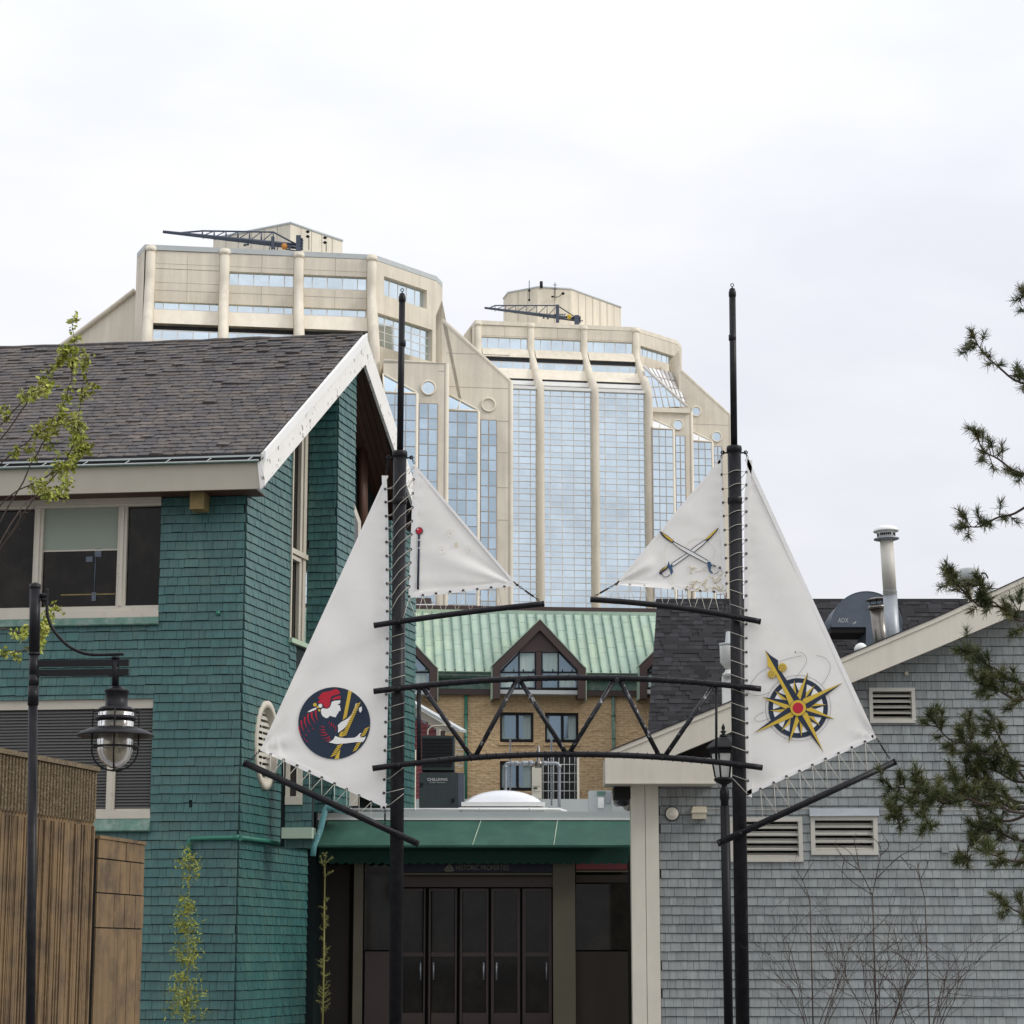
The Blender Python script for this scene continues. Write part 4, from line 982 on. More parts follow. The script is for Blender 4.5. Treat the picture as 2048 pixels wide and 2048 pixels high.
for r_, (za_, zb_, cuts) in enumerate([(z2j + .005, z2c, (200, 231.5, 252, 273, 290.6)), (z2j - .42, z2j - .006, (200, 241, 261, 279, 290.6)), (z2j - .85, z2j - .43, (200, 231.5, 252, 273, 290.6)), (0, z2j - .86, (200, 241, 261, 279, 290.6))]):
    us_ = [ul + .0] + [C2.uz(x, 1720)[0] for x in cuts[1:-1]] + [0]
    for a, b in zip(us_[:-1], us_[1:]):
        m = MB(); m.box(C2, a + .009, b - .009, za_ + .003, zb_ - .003, -.05, random.uniform(-.004, .004)); m.build('block', MT['aggr2'], t2)

# ================================================================== the mast gateway
GY = 42.0
G = lambda x, y, n=0.0: at(x, y, GY + n)
SCL = FPX / GY / math.cos(PITCH) ** 0                # px per metre at the gate (approx.)
def px2m(d, Y=GY): return d * Y / FPX
def mast(label, lo, hi, ytop, tip, yring, r0, r1, jy):
    (xb, yb), (xt, yt) = lo, hi
    a = G(xb, yb); b = G(xt, yt); d = (b - a).normalized()
    base = a + d * ((0 - a.z) / d.z)
    t = thing('mast', label, 'mast', tuple(base), 'masts of the sail gateway')
    m = MB(); m.tube([base, b], px2m(r0), 28); m.build('lower_mast', MT['mast'], t)
    q = lambda x, y: G(x, y)
    m = MB(); m.lathe(q(xt, yt + 3), [(px2m(r0 + .2), -.02), (px2m(r0 + 1.8), .0), (px2m(r0 + 2), .06), (px2m(r0 + 1.2), .10), (px2m(r0 - 2), .105)], 28); m.build('mast_collar', MT['mast'], t)
    yj = jy; f = (yj - yt) / (yb - yt); m = MB(); m.lathe(q(xt + (xb - xt) * f, yj), [(px2m(r0), -.05), (px2m(r0 + 1.1), -.04), (px2m(r0 + 1.1), .07), (px2m(r0), .09)], 28); m.build('mast_band', MT['mast'], t)
    c = q(xt + (tip[0] - xt) * .02, yt - 1); e = q(tip[0], tip[1])
    m = MB(); m.tube([c, e], px2m(r1), 20); m.build('topmast', MT['mast'], t)
    m = MB(); m.lathe(q(tip[0] + .2, yring), [(px2m(r1), -.06), (px2m(r1 + 1), -.05), (px2m(r1 + 1), .05), (px2m(r1), .06)], 20); m.build('topmast_ring', MT['mast'], t)
    m = MB(); k = px2m(1)
    m.lathe(e, [(r1 * k, -.10), ((r1 + .8) * k, -.09), ((r1 + .8) * k, .0), ((r1 - .2) * k, .02), ((r1 - 1) * k, .06), (1.2 * k, .09), (1.0 * k, .11)], 20)
    c = e + Vector((0, 0, .14)); m.tube([c + Vector((math.cos(i * PI / 6) * .03, 0, math.sin(i * PI / 6) * .03)) for i in range(12)], .008, 6, closed=True); m.build('finial', MT['mast'], t)
    # eye bolts at the collar
    for sgn in (-1, 1):
        m = MB(); c = q(xt + sgn * 23, yt + 5); m.tube([q(xt + sgn * 12, yt + 6), c], .016, 6)
        m.tube([c + Vector((math.cos(i * PI / 5) * .032, 0, math.sin(i * PI / 5) * .032)) for i in range(10)], .012, 6, closed=True); m.build('eye_bolt', MT['black'], t)
    return t, lambda y: (xt + (xb - xt) * (y - yt) / (yb - yt))
ML, mxl = mast('left black mast of the gateway, standing in front of the teal house', (793.2, 1740), (799.8, 910), 910, (804.3, 594), 687, 13.6, 6.6, 1004)
MR, mxr = mast('right black mast of the gateway, in front of the pale gable end', (1480.7, 1740), (1468.4, 900), 900, (1464.6, 584), 675.5, 13.8, 6.9, 1003)
def curve(pts, n=24):
    """quadratic through 3 pixel points"""
    (x0, y0), (x1, y1), (x2, y2) = pts; out = []
    for i in range(n + 1):
        x = x0 + (x2 - x0) * i / n
        y = y0 * (x - x1) * (x - x2) / ((x0 - x1) * (x0 - x2)) + y1 * (x - x0) * (x - x2) / ((x1 - x0) * (x1 - x2)) + y2 * (x - x0) * (x - x1) / ((x2 - x0) * (x2 - x1))
        out.append((x, y))
    return out
def yard(name, label, cat, pts, r, group=None, Y=-.20, hang=None):
    c = curve(pts) if len(pts) == 3 else [(lerp(pts[0][0], pts[1][0], i / 2), lerp(pts[0][1], pts[1][1], i / 2)) for i in range(3)]
    p = [G(x, y, Y) for x, y in c]; t = thing(name, label, cat, tuple(p[0]), group)
    m = MB(); m.tube(p, px2m(r), 18); m.build('spar', MT['mast'], t)
    for e, d in ((p[0], p[0] - p[1]), (p[-1], p[-1] - p[-2])):
        m = MB(); m.lathe(e - d.normalized() * .0, [(px2m(r) * 1.05, -.03), (px2m(r) * 1.05, .004), (px2m(r) * .8, .006)], 18, d); m.build('end_cap', MT['mast'], t)
    if hang:
        for hx, hy in hang:
            m = MB(); c_ = G(hx, hy, Y - px2m(r)); m.lathe(c_, [(.035, -.02), (.035, .03), (.015, .045)], 10, (0, -1, 0)); m.build('bolt', MT['black'], t)
    return t
YLU = yard('yard', 'curved upper yard on the left mast below the small triangular sail', 'spar', [(748, 1251), (900, 1229), (1088, 1207.5)], 5.8, 'yards of the gateway', hang=[(797, 1243)])
YRU = yard('yard', 'curved upper yard on the right mast below the sail with crossed swords', 'spar', [(1181, 1199), (1375, 1218), (1521, 1243.5)], 5.8, 'yards of the gateway', hang=[(1474, 1234)])
YLL = yard('yard', 'lower yard slanting down to the right across the foot of the left mast', 'spar', [(488, 1525), (837, 1688)], 6.6, 'yards of the gateway', hang=[(794, 1667)])
YRL = yard('yard', 'lower yard slanting up to the right from the foot of the right mast', 'spar', [(1436, 1687), (1791, 1523)], 6.6, 'yards of the gateway', hang=[(1480, 1667)])
# ---- arched truss
TG = thing('arched_truss', 'arched black tubular truss with zigzag bars joining the two masts', 'truss', tuple(G(747, 1383, -.2)))
top_ = [(747, 1383), (1150, 1355.5), (1522, 1378)]; bot = [(745, 1537), (1130, 1508.5), (1525, 1535.5)]
def ycur(pts, x): 
    (x0, y0), (x1, y1), (x2, y2) = pts
    return y0 * (x - x1) * (x - x2) / ((x0 - x1) * (x0 - x2)) + y1 * (x - x0) * (x - x2) / ((x1 - x0) * (x1 - x2)) + y2 * (x - x0) * (x - x1) / ((x2 - x0) * (x2 - x1))
for nm, pp_ in (('upper_chord', top_), ('lower_chord', bot)):
    c = curve(pp_, 40); m = MB(); m.tube([G(x, y, -.2) for x, y in c], px2m(5.9), 18); m.build(nm, MT['mast'], TG)
    # welded joints seen as short slanted bands
    for i in range(28):
        x = 880 + i * 19.5 + random.uniform(-2, 2)
        if x > 1440: break
        y = ycur(pp_, x); m = MB(); r = px2m(6.3); sg = -1 if nm == 'lower_chord' else 1
        if nm == 'lower_chord' and x > 1160: sg = 1
        pts = [G(x + math.cos(a) * sg * 3.5, y, -.2) + Vector((0, math.sin(a) * -r * 1.0, math.cos(a) * r)) for a in [q_ * PI / 8 for q_ in range(9)]]
        m.tube(pts, .011, 4); m.build('weld_band', MT['black'], TG)
for x in (838, 1432.6):
    m = MB(); m.tube([G(x, ycur(top_, x) + 4, -.2), G(x, ycur(bot, x) - 4, -.2)], px2m(4.2 if x < 1000 else 2.6), 12); m.build('upright', MT['mast'], TG)
for (xa, xb, up) in ((845, 942, 0), (951, 1033, 1), (1040, 1131, 0), (1139, 1229, 1), (1239, 1318, 0), (1330, 1427, 1)):
    ya = ycur(bot if up else top_, xa); yb = ycur(top_ if up else bot, xb)
    m = MB(); m.tube([G(xa, ya + (-3 if up else 3), -.19), G(xb, yb + (3 if up else -3), -.19)], px2m(4.7), 12); m.build('diagonal_bar', MT['chip'], TG)
for x, pp_ in ((mxl(1377), top_), (mxr(1374), top_), (mxl(1531), bot), (mxr(1531), bot)):
    m = MB(); m.lathe(G(x, ycur(pp_, x), -.2 - px2m(6)), [(.045, -.02), (.045, .02), (.02, .035)], 12, (0, -1, 0)); m.build('bolt', MT['black'], TG)
for x, y in ((946, ycur(bot, 946) - 3), (1135, ycur(bot, 1135) - 3), (1324, ycur(bot, 1324) - 3), (1036, ycur(top_, 1036) + 3), (1234, ycur(top_, 1234) + 3)):
    m = MB(); m.lathe(G(x, y, -.27), [(.05, 0), (.05, .01)], 8, (0, -1, 0)); m.build('gusset', MT['chip'], TG)

# ---- sails
def mesh_sail(A, B, C, N, disp):
    """triangle of cloth A (head), B (clew), C (tack) in pixels; disp(x,y) pushes it away from the camera (metres)"""
    m = MB(); idx = {}
    for i in range(N + 1):
        for j in range(N + 1 - i):
            a, b = i / N, j / N; c = 1 - a - b
            x = A[0] * c + B[0] * a + C[0] * b; y = A[1] * c + B[1] * a + C[1] * b
            idx[i, j] = len(m.v); m.v.append(G(x, y, disp(x, y)))
    for i in range(N):
        for j in range(N - i):
            m.f.append((idx[i, j], idx[i + 1, j], idx[i, j + 1])); m.sm.append(True)
            if i + j < N - 1: m.f.append((idx[i + 1, j], idx[i + 1, j + 1], idx[i, j + 1])); m.sm.append(True)
    return m
def sstep(a, b, x): t = max(0, min(1, (x - a) / (b - a))); return t * t * (3 - 2 * t)
def folds(cl, emb, er, amp, k, ang0, depth=.03, luff=None):
    def f(x, y):
        dx, dy = x - cl[0], y - cl[1]; d = math.hypot(dx, dy) + 1e-3; a = math.atan2(dy, dx)
        e = sstep(er, er * 1.5, math.hypot(x - emb[0], y - emb[1])) if emb else 1
        v = amp * math.exp(-d / 130) * min(1, d / 25) * (math.sin((a - ang0) * k) + .5 * math.sin((a - ang0) * k * 2.3 + 1))
        if luff: v += .010 * math.exp(-abs(x - luff) / 14) * math.cos((y - 978) * 2 * PI / 27.8)
        v += depth * .5 * math.sin(x * .021 + y * .013) * .3 + depth * .2 * math.sin(x * .05 - y * .031)
        return v * e
    return f
def hem(parent, pts, wid, side, n=-.008):
    """folded hem as a narrow strip along an edge (pixel points), inside the sail"""
    for (x0, y0), (x1, y1) in zip(pts[:-1], pts[1:]):
        L = math.hypot(x1 - x0, y1 - y0); nx, ny = -(y1 - y0) / L * side, (x1 - x0) / L * side
        m = MB(); m.prism([G(x0, y0, n), G(x1, y1, n), G(x1 + nx * wid, y1 + ny * wid, n), G(x0 + nx * wid, y0 + ny * wid, n)], [G(x0, y0, n + .014), G(x1, y1, n + .014), G(x1 + nx * wid, y1 + ny * wid, n + .014), G(x0 + nx * wid, y0 + ny * wid, n + .014)])
        recalc(m.build('hem', MT['hem'], parent))
def ringlet(m, c, r=.020, t=.0065):
    m.tube([c + Vector((math.cos(i * PI / 4) * r, 0, math.sin(i * PI / 4) * r)) for i in range(8)], t, 5, closed=True)
def grommet(parent, x, y):
    m = MB(); ringlet(m, G(x, y, -.018)); m.lathe(G(x, y, -.008), [(.012, 0), (.012, .004)], 8, (0, -1, 0)); m.build('grommet', MT['black'], parent)
def flat(parent, name, mat, pts, layer, sail_n=-.012):
    m = MB(); n = sail_n - .0035 * layer; m.prism([G(x, y, n) for x, y in pts], [G(x, y, n + .003) for x, y in pts]); return recalc(m.build(name, MT[mat], parent))
def ink(parent, name, mat, pts, w_, layer):
    m = MB(); n = -.012 - .0035 * layer; m.tube([G(x, y, n) for x, y in pts], px2m(w_) / 2, 4); return m.build(name, MT[mat], parent)
def smooth(pts, k=6):
    out = []; n = len(pts)
    for i in range(n - 1):
        p0, p1, p2, p3 = pts[max(i - 1, 0)], pts[i], pts[i + 1], pts[min(i + 2, n - 1)]
        for j in range(k):
            t = j / k; out.append(tuple(.5 * (2 * p1[d] + (p2[d] - p0[d]) * t + (2 * p0[d] - 5 * p1[d] + 4 * p2[d] - p3[d]) * t * t + (-p0[d] + 3 * p1[d] - 3 * p2[d] + p3[d]) * t ** 3) for d in (0, 1)))
    out.append(pts[-1]); return out

# left main sail
EL = (668.5, 1446.6)
SL = thing('sail', 'tall white sail with a round navy emblem of a sailor hauling ropes', 'sail', tuple(G(771, 1616)), 'sails of the gateway')
A, B, C = (772.5, 950), (520, 1501), (771, 1616)
f = folds(B, EL, 78, .030, 9, -.9, luff=774)
m = mesh_sail(A, B, C, 64, f)
# luff edge bows slightly to the right of the straight line
for i, v in enumerate(m.v):
    pass
o = m.build('sail_cloth', MT['sail'], SL)
luffL = [(773.5, 951), (776.5, 1040), (778, 1150), (778.5, 1300), (775, 1450), (771, 1616)]
q_ = [(768, 955)] + luffL + [(766, 1610)]
m = MB(); m.prism([G(x, y, -.004) for x, y in luffL] + [G(x - 10, y, -.004) for x, y in luffL[::-1]], [G(x, y, .006) for x, y in luffL] + [G(x - 10, y, .006) for x, y in luffL[::-1]]); recalc(m.build('hem', MT['hem'], SL))
hem(SL, [B, C], 9, -1); hem(SL, [A, (B[0] + 9, B[1] - 15)], 5, -1)
for y in [978, 1004, 1032, 1057, 1084, 1112, 1139, 1167, 1195, 1222, 1277, 1306, 1334, 1361, 1388, 1416, 1444, 1473, 1501, 1530, 1559, 1586]:
    xx = [luffL[i][0] + (luffL[i + 1][0] - luffL[i][0]) * (y - luffL[i][1]) / (luffL[i + 1][1] - luffL[i][1]) for i in range(5) if luffL[i][1] <= y <= luffL[i + 1][1]][0] - 4
    grommet(SL, xx, y)
ftL = [(541, 1509), (567.5, 1519.5), (594, 1531), (619, 1543), (643.5, 1555), (669, 1567), (693.5, 1578.5), (718, 1591), (742, 1603.5), (767.5, 1615)]
for x, y in ftL: grommet(SL, x, y)
# emblem, drawn in the pixel grid of a 10.733x enlargement from (580,1360)
em = thing('x', '', ''); bpy.data.objects.remove(em)
E = lambda pts: [(580 + x / 10.733, 1360 + y / 10.733) for x, y in pts]
circ = lambda cx, cy, r, n=48: [(cx + r * math.cos(i * 2 * PI / n), cy + r * math.sin(i * 2 * PI / n)) for i in range(n)]
ec, er = (950, 925), 772
flat(SL, 'emblem_disc', 'navy', E(circ(*ec, er, 64)), 1)
flat(SL, 'emblem_cap', 'red', E(smooth([(585, 500), (640, 410), (605, 390), (700, 270), (850, 240), (980, 190), (1040, 225), (1075, 275), (1030, 305), (900, 350), (870, 420), (860, 520), (820, 590), (770, 600), (725, 560), (700, 510), (640, 495), (585, 500)], 4)), 2)
flat(SL, 'emblem_cap_band', 'red', E([(905, 420), (940, 375), (1010, 350), (1060, 335), (1085, 350), (1088, 405), (1000, 408), (920, 432)]), 2)
flat(SL, 'emblem_face', 'pale', E([(895, 470), (960, 445), (1085, 435), (1070, 505), (1030, 515), (1025, 530), (1070, 545), (1088, 655), (1045, 675), (1030, 715), (1005, 745), (985, 795), (970, 800), (910, 785), (860, 765), (815, 810), (770, 818), (705, 780), (670, 720), (665, 640), (700, 600), (740, 612), (800, 620), (855, 585), (880, 530)]), 2)
flat(SL, 'emblem_bun', 'pale', E(circ(652, 552, 42, 16)), 2)
flat(SL, 'emblem_knife', 'pale', E([(565, 590), (470, 625), (400, 665), (375, 690), (430, 685), (520, 650), (570, 620)]), 2)
for c_, r_ in (((535, 530), 40), ((598, 580), 26), ((628, 650), 26)): flat(SL, 'emblem_hilt', 'gold', E(circ(*c_, r_, 14)), 2)
def arcstripe(a, b, c_, w0, nm='emblem_stripe'):
    p = smooth([a, b, c_], 5); n = len(p); L_, R_ = [], []
    for i, (x, y) in enumerate(p):
        x0, y0 = p[max(i - 1, 0)]; x1, y1 = p[min(i + 1, n - 1)]; d = math.hypot(x1 - x0, y1 - y0); nx, ny = -(y1 - y0) / d, (x1 - x0) / d
        ww = w0 * (1 - i / (n - 1)) * .9 + 2; L_.append((x + nx * ww / 2, y + ny * ww / 2)); R_.append((x - nx * ww / 2, y - ny * ww / 2))
    flat(SL, nm, 'red', E(L_ + R_[::-1]), 2)
for s_ in [((550, 650), (560, 770), (605, 885), 46), ((462, 690), (475, 810), (548, 935), 50), ((388, 725), (390, 860), (460, 995), 50), ((318, 795), (320, 920), (375, 1050), 44), ((242, 870), (255, 1000), (310, 1115), 40), ((190, 1000), (215, 1130), (268, 1220), 28),
           ((740, 1010), (690, 1005), (635, 985), 26), ((745, 1070), (690, 1070), (632, 1060), 28), ((765, 1125), (700, 1128), (632, 1115), 30), ((800, 1155), (730, 1190), (640, 1180), 28), ((850, 1210), (780, 1255), (690, 1245), 28), ((865, 1270), (810, 1310), (755, 1300), 34),
           ((830, 900), (840, 920), (825, 950), 16), ((885, 915), (885, 970), (845, 1020), 26), ((930, 950), (940, 990), (925, 1030), 26), ((975, 1000), (985, 1050), (960, 1115), 20)]: arcstripe(*s_)
for c_ in ((495, 1042), (403, 1100), (345, 1180), (308, 1262), (365, 1315)): flat(SL, 'emblem_dot', 'red', E([(c_[0] - 20, c_[1] - 18), (c_[0] + 8, c_[1] - 8), (c_[0] + 20, c_[1] + 18), (c_[0] - 8, c_[1] + 8)]), 2)
flat(SL, 'emblem_spar', 'gold', E([(1255, 220), (1325, 245), (1215, 800), (1130, 860)]), 2)
flat(SL, 'emblem_spar', 'gold', E([(1080, 1480), (1050, 1690), (955, 1695), (1000, 1590)]), 2)
flat(SL, 'emblem_arm', 'pale', E(smooth([(1025, 975), (1100, 900), (1230, 830), (1330, 720), (1385, 600), (1400, 530), (1432, 490)], 3) + [(1425, 600), (1340, 760), (1240, 950), (1150, 1050), (1030, 1135), (1035, 1040)]), 3)
def rope_px(a, b, wa, wb, k):
    for i in range(k):
        t0, t1 = i / k, (i + .72) / k; x0, y0 = lerp(a[0], b[0], t0), lerp(a[1], b[1], t0); x1, y1 = lerp(a[0], b[0], t1), lerp(a[1], b[1], t1)
        w0 = lerp(wa, wb, t0); sl = 22
        q = [(x0 - w0 / 2, y0 + sl), (x0 + w0 / 2, y0 - sl), (x1 + w0 / 2 - 4, y1 - sl), (x1 - w0 / 2, y1 + sl)]
        if all(math.hypot(p[0] - ec[0], p[1] - ec[1]) < er * 1.0 for p in q): flat(SL, 'emblem_rope', 'gold', E(q), 4)
rope_px((1510, 400), (1150, 1215), 105, 110, 17); rope_px((1080, 1385), (880, 1700), 120, 110, 6)
rope_px((1710, 925), (1555, 1215), 95, 110, 6); rope_px((1480, 1345), (1385, 1530), 110, 90, 4)
flat(SL, 'emblem_rope_end', 'gold', E([(1150, 1085), (1105, 1210), (1060, 1215), (1055, 1180), (1080, 1130)]), 4)
flat(SL, 'emblem_hand', 'pale', E([(1480, 600), (1540, 565), (1545, 650), (1510, 705), (1480, 660)]), 5)
flat(SL, 'emblem_arm', 'pale', E([(970, 1200), (1050, 1232), (1180, 1250), (1380, 1240), (1440, 1205), (1490, 1150), (1540, 1135), (1500, 1190), (1520, 1235), (1600, 1225), (1622, 1200), (1610, 1270), (1560, 1330), (1400, 1335), (1200, 1360), (1000, 1375), (830, 1340), (930, 1280)]), 5)

# left jib
SJ = thing('sail', 'smaller white sail right of the left mast with a faded red-headed pin', 'sail', tuple(G(818, 1196)), 'sails of the gateway')
A, B, C = (828.6, 927.5), (1036, 1171), (818, 1196)
f = folds(B, None, 0, .03, 9, 2.2, depth=.03, luff=824); o = mesh_sail(A, B, C, 44, f).build('sail_cloth', MT['sail'], SJ)
hem(SJ, [C, B], 9, -1); hem(SJ, [A, B], 5, 1); 
m = MB(); m.prism([G(x, y, -.01) for x, y in ((827, 930), (838, 942), (829, 1192), (817, 1195))], [G(x, y, .004) for x, y in ((827, 930), (838, 942), (829, 1192), (817, 1195))]); recalc(m.build('hem', MT['hem'], SJ))
gj = [(827, 958.6), (825.5, 986.5), (824.8, 1014.5), (823.5, 1041.7), (822.6, 1068.6), (821.5, 1098.5), (820.5, 1125), (818.6, 1152.6), (818, 1172.5), (818.3, 1193)]
for x, y in gj: grommet(SJ, x, y)
fj = [(845.6, 1190.5), (872, 1187), (900, 1183.5), (926.5, 1181), (954.5, 1178.5), (982.3, 1175), (1008.7, 1173.3), (1035, 1170)]
for x, y in fj: grommet(SJ, x, y)
ink(SJ, 'pin_stem', 'navy', [(838.2, 1068), (835.8, 1179)], 4.2, 2); flat(SJ, 'pin_head', 'navy', circ(838.5, 1061.8, 7.6, 20), 3); flat(SJ, 'pin_head', 'red', circ(838.3, 1061.2, 6.2, 20), 4); flat(SJ, 'pin_highlight', 'pale', circ(835.5, 1058.5, 1.5, 8), 5)
for y in (1080, 1096): flat(SJ, 'pin_band', 'pale', [(835.5, y - 1.5), (840.5, y - 1.5), (840.5, y + 1.5), (835.5, y + 1.5)], 5)
for cx, cy in ((901, 1066.5), (884, 1100), (939.5, 1100)): ink(SJ, 'faint_ring', 'stain', circ(cx, cy, 8, 20) , .5, 1); flat(SJ, 'dot', 'line', circ(cx, cy, .9, 6), 2)
flat(SJ, 'stain', 'stain', [(909, 1087), (914, 1083), (915, 1092), (911, 1095)], 2)
# right jib
SK = thing('sail', 'small white sail with two crossed swords and yellowed flaking paint', 'sail', tuple(G(1451, 1187)), 'sails of the gateway')
A, B, C = (1441, 917), (1230, 1169), (1452, 1187)
f = folds(B, (1370, 1110), 55, .035, 9, -.4, depth=.035, luff=1449); mesh_sail(A, B, C, 44, f).build('sail_cloth', MT['sail'], SK)
hem(SK, [B, C], 8, -1); hem(SK, [A, B], 5, -1)
lk = [(1441, 918), (1445, 960), (1448, 1030), (1451, 1100), (1454, 1187)]
m = MB(); m.prism([G(x, y, -.008) for x, y in lk] + [G(x - 9, y + 4, -.008) for x, y in lk[::-1]], [G(x, y, .004) for x, y in lk] + [G(x - 9, y + 4, .004) for x, y in lk[::-1]]); recalc(m.build('hem', MT['hem'], SK))
gk = [(1443.5, 949), (1445.7, 978), (1446.6, 1005), (1448, 1032), (1449.7, 1060), (1451.2, 1089.7), (1452.2, 1116.4), (1453.4, 1145), (1453.5, 1167)]
for x, y in gk: grommet(SK, x, y)
fk = [(1231, 1169), (1259.5, 1170), (1289, 1172), (1317, 1174), (1345.7, 1177.3), (1372.7, 1180), (1400.6, 1182.3), (1428, 1184)]
for x, y in fk: grommet(SK, x, y)
H = lambda pts: [(1290 + x / 9.2, 1030 + y / 9.2) for x, y in pts]
def sword(tip0, t1a, t1b, hilt_a, hilt_b, lay):
    # outline pair
    pass
flat(SK, 'sword_blade', 'pale', H([(520, 490), (860, 670), (1160, 845), (1145, 890), (830, 725), (530, 540)]), 3)
flat(SK, 'sword_blade', 'pale', H([(1115, 455), (850, 640), (495, 890), (520, 940), (880, 690), (1130, 490)]), 2)
for p_, l_ in (([(520, 485), (860, 665), (1165, 840)], 4), ([(510, 520), (680, 650), (860, 745), (1145, 895)], 4), ([(1110, 455), (950, 560), (845, 640)], 3), ([(770, 705), (490, 890)], 3), ([(1135, 480), (1040, 580), (895, 685)], 3), ([(810, 735), (520, 945)], 3)): ink(SK, 'sword_outline', 'navy', H(p_), 1.3, l_)
flat(SK, 'sword_tip', 'navy', H([(262, 296), (300, 305), (420, 380), (540, 480), (505, 520), (420, 470), (330, 400), (290, 350)]), 5)
flat(SK, 'sword_tip', 'gold', H([(300, 318), (410, 385), (520, 470), (500, 492), (400, 425)]), 6)
flat(SK, 'sword_tip', 'navy', H([(1350, 232), (1345, 270), (1260, 370), (1150, 490), (1105, 455), (1180, 380), (1250, 310)]), 5)
flat(SK, 'sword_tip', 'gold', H([(1335, 245), (1290, 310), (1190, 415), (1125, 455), (1115, 440), (1200, 360), (1270, 290)]), 6)
MT['steelblue'] = mk('blue_print', (.03, .08, .16), .7, var=.2)
flat(SK, 'sword_guard', 'steelblue', H([(410, 930), (440, 840), (455, 925), (500, 900), (520, 950), (495, 960), (520, 1040), (480, 1110), (455, 1010), (420, 960)]), 6)
flat(SK, 'sword_grip', 'navy', H([(415, 935), (430, 970), (360, 1030), (320, 1060), (310, 1095), (262, 1090), (270, 1030), (330, 970)]), 5)
ink(SK, 'sword_grip_line', 'gold', H([(400, 955), (330, 1000), (285, 1050)]), 1.6, 7)
ink(SK, 'sword_bow', 'navy', H(smooth([(310, 1090), (350, 1135), (410, 1135), (455, 1100)], 4)), 1.6, 6)
flat(SK, 'sword_guard', 'steelblue', H([(1150, 860), (1200, 855), (1220, 900), (1250, 930), (1215, 950), (1205, 1010), (1255, 1075), (1240, 1085), (1180, 1040), (1160, 960), (1140, 890)]), 6)
ink(SK, 'sword_bow', 'navy', H(smooth([(1275, 1085), (1320, 1070), (1355, 1035)], 4)), 1.3, 6)
flat(SK, 'sword_grip', 'line', H([(1240, 905), (1310, 930), (1300, 965), (1250, 935)]), 6); flat(SK, 'sword_pommel', 'line', H(circ(1377, 972, 26, 10)), 6)
ink(SK, 'faint_scroll', 'stain', H(smooth([(430, 500), (370, 640), (350, 780), (385, 940), (480, 1050), (500, 1180), (535, 1270)], 4)), .6, 1)
ink(SK, 'faint_scroll', 'stain', H(smooth([(750, 590), (820, 490), (960, 430), (1100, 450), (1230, 560), (1290, 650), (1240, 800)], 4)), .5, 1)
rnd = random.Random(21)
for k in range(46):
    x, y = rnd.uniform(780, 1500), rnd.uniform(950, 1400)
    if (y - 950) < (1500 - x) * .45 and rnd.random() < .75: continue
    pts = [(x, y)]; a = rnd.uniform(0, PI)
    for _ in range(4): a += rnd.uniform(-1.2, 1.2); pts.append((pts[-1][0] + math.cos(a) * rnd.uniform(25, 65), pts[-1][1] + math.sin(a) * rnd.uniform(15, 50)))
    pts = [(min(p[0], 1480), min(p[1], 1400)) for p in pts]
    ink(SK, 'yellowed_flake', 'stain', H(pts), rnd.uniform(.8, 2.4), 1)
# right main sail
SR = thing('sail', 'tall white sail right of the right mast with a yellow and navy compass rose', 'sail', tuple(G(1494, 1592)), 'sails of the gateway')
A, B, C = (1496, 916), (1753, 1476), (1493, 1592)
f = folds(B, (1596, 1416), 100, .018, 7, 2.7, depth=.035, luff=1489); mesh_sail(A, B, C, 64, f).build('sail_cloth', MT['sail'], SR)
lr = [(1495, 918), (1489, 990), (1488.5, 1100), (1488.5, 1300), (1490, 1450), (1494, 1592)]
m = MB(); m.prism([G(x, y, -.008) for x, y in lr] + [G(x + 10, y + 3, -.008) for x, y in lr[::-1]], [G(x, y, .004) for x, y in lr] + [G(x + 10, y + 3, .004) for x, y in lr[::-1]]); recalc(m.build('hem', MT['hem'], SR))
hem(SR, [B, C], 9, 1); hem(SR, [A, B], 8, 1)
gr = [944, 969.5, 996.6, 1023, 1051, 1080, 1107, 1136, 1163, 1191, 1220, 1248, 1276, 1304, 1332, 1360.6, 1389, 1417, 1446, 1474.5, 1504, 1561.5, 1588]
grx = lambda y: 1492.5 + max(0, (y - 1300)) * .011
for y in gr: grommet(SR, grx(y), y)
frr = [(1521, 1578), (1547.5, 1565.5), (1573, 1553), (1599, 1542), (1625, 1530), (1651, 1518), (1677, 1506.5), (1703.5, 1495), (1730, 1483.3)]
for x, y in frr: grommet(SR, x, y)
K = lambda pts: [(1490 + x / 9.2, 1280 + y / 9.2) for x, y in pts]
cx, cy = 978, 1250
def ann(r0, r1, n=64): 
    return [(cx + r1 * math.cos(i * 2 * PI / n), cy + r1 * math.sin(i * 2 * PI / n)) for i in range(n + 1)] + [(cx + r0 * math.cos(-i * 2 * PI / n), cy + r0 * math.sin(-i * 2 * PI / n)) for i in range(n + 1)]
flat(SR, 'emblem_ring', 'navy', K(circ(cx, cy, 548, 64)), 1); flat(SR, 'emblem_inner_disc', 'pale', K(circ(cx, cy, 462, 56)), 2)
ink(SR, 'emblem_outer_line', 'line', K(circ(cx, cy, 602, 64) + [(cx + 602, cy)]), .6, 1)
def spoke(tx, ty, wb, rb, lay, cy_='gold', cn='navy'):
    a = math.atan2(ty - cy, tx - cx); d = (math.cos(a), math.sin(a)); n = (-d[1], d[0])
    b1 = (cx + d[0] * rb + n[0] * wb, cy + d[1] * rb + n[1] * wb); b2 = (cx + d[0] * rb - n[0] * wb, cy + d[1] * rb - n[1] * wb)
    flat(SR, 'rose_point', cn, K([(cx, cy), b1, (tx, ty)]), lay); flat(SR, 'rose_point', cy_, K([(cx, cy), b2, (tx, ty)][::-1]), lay)
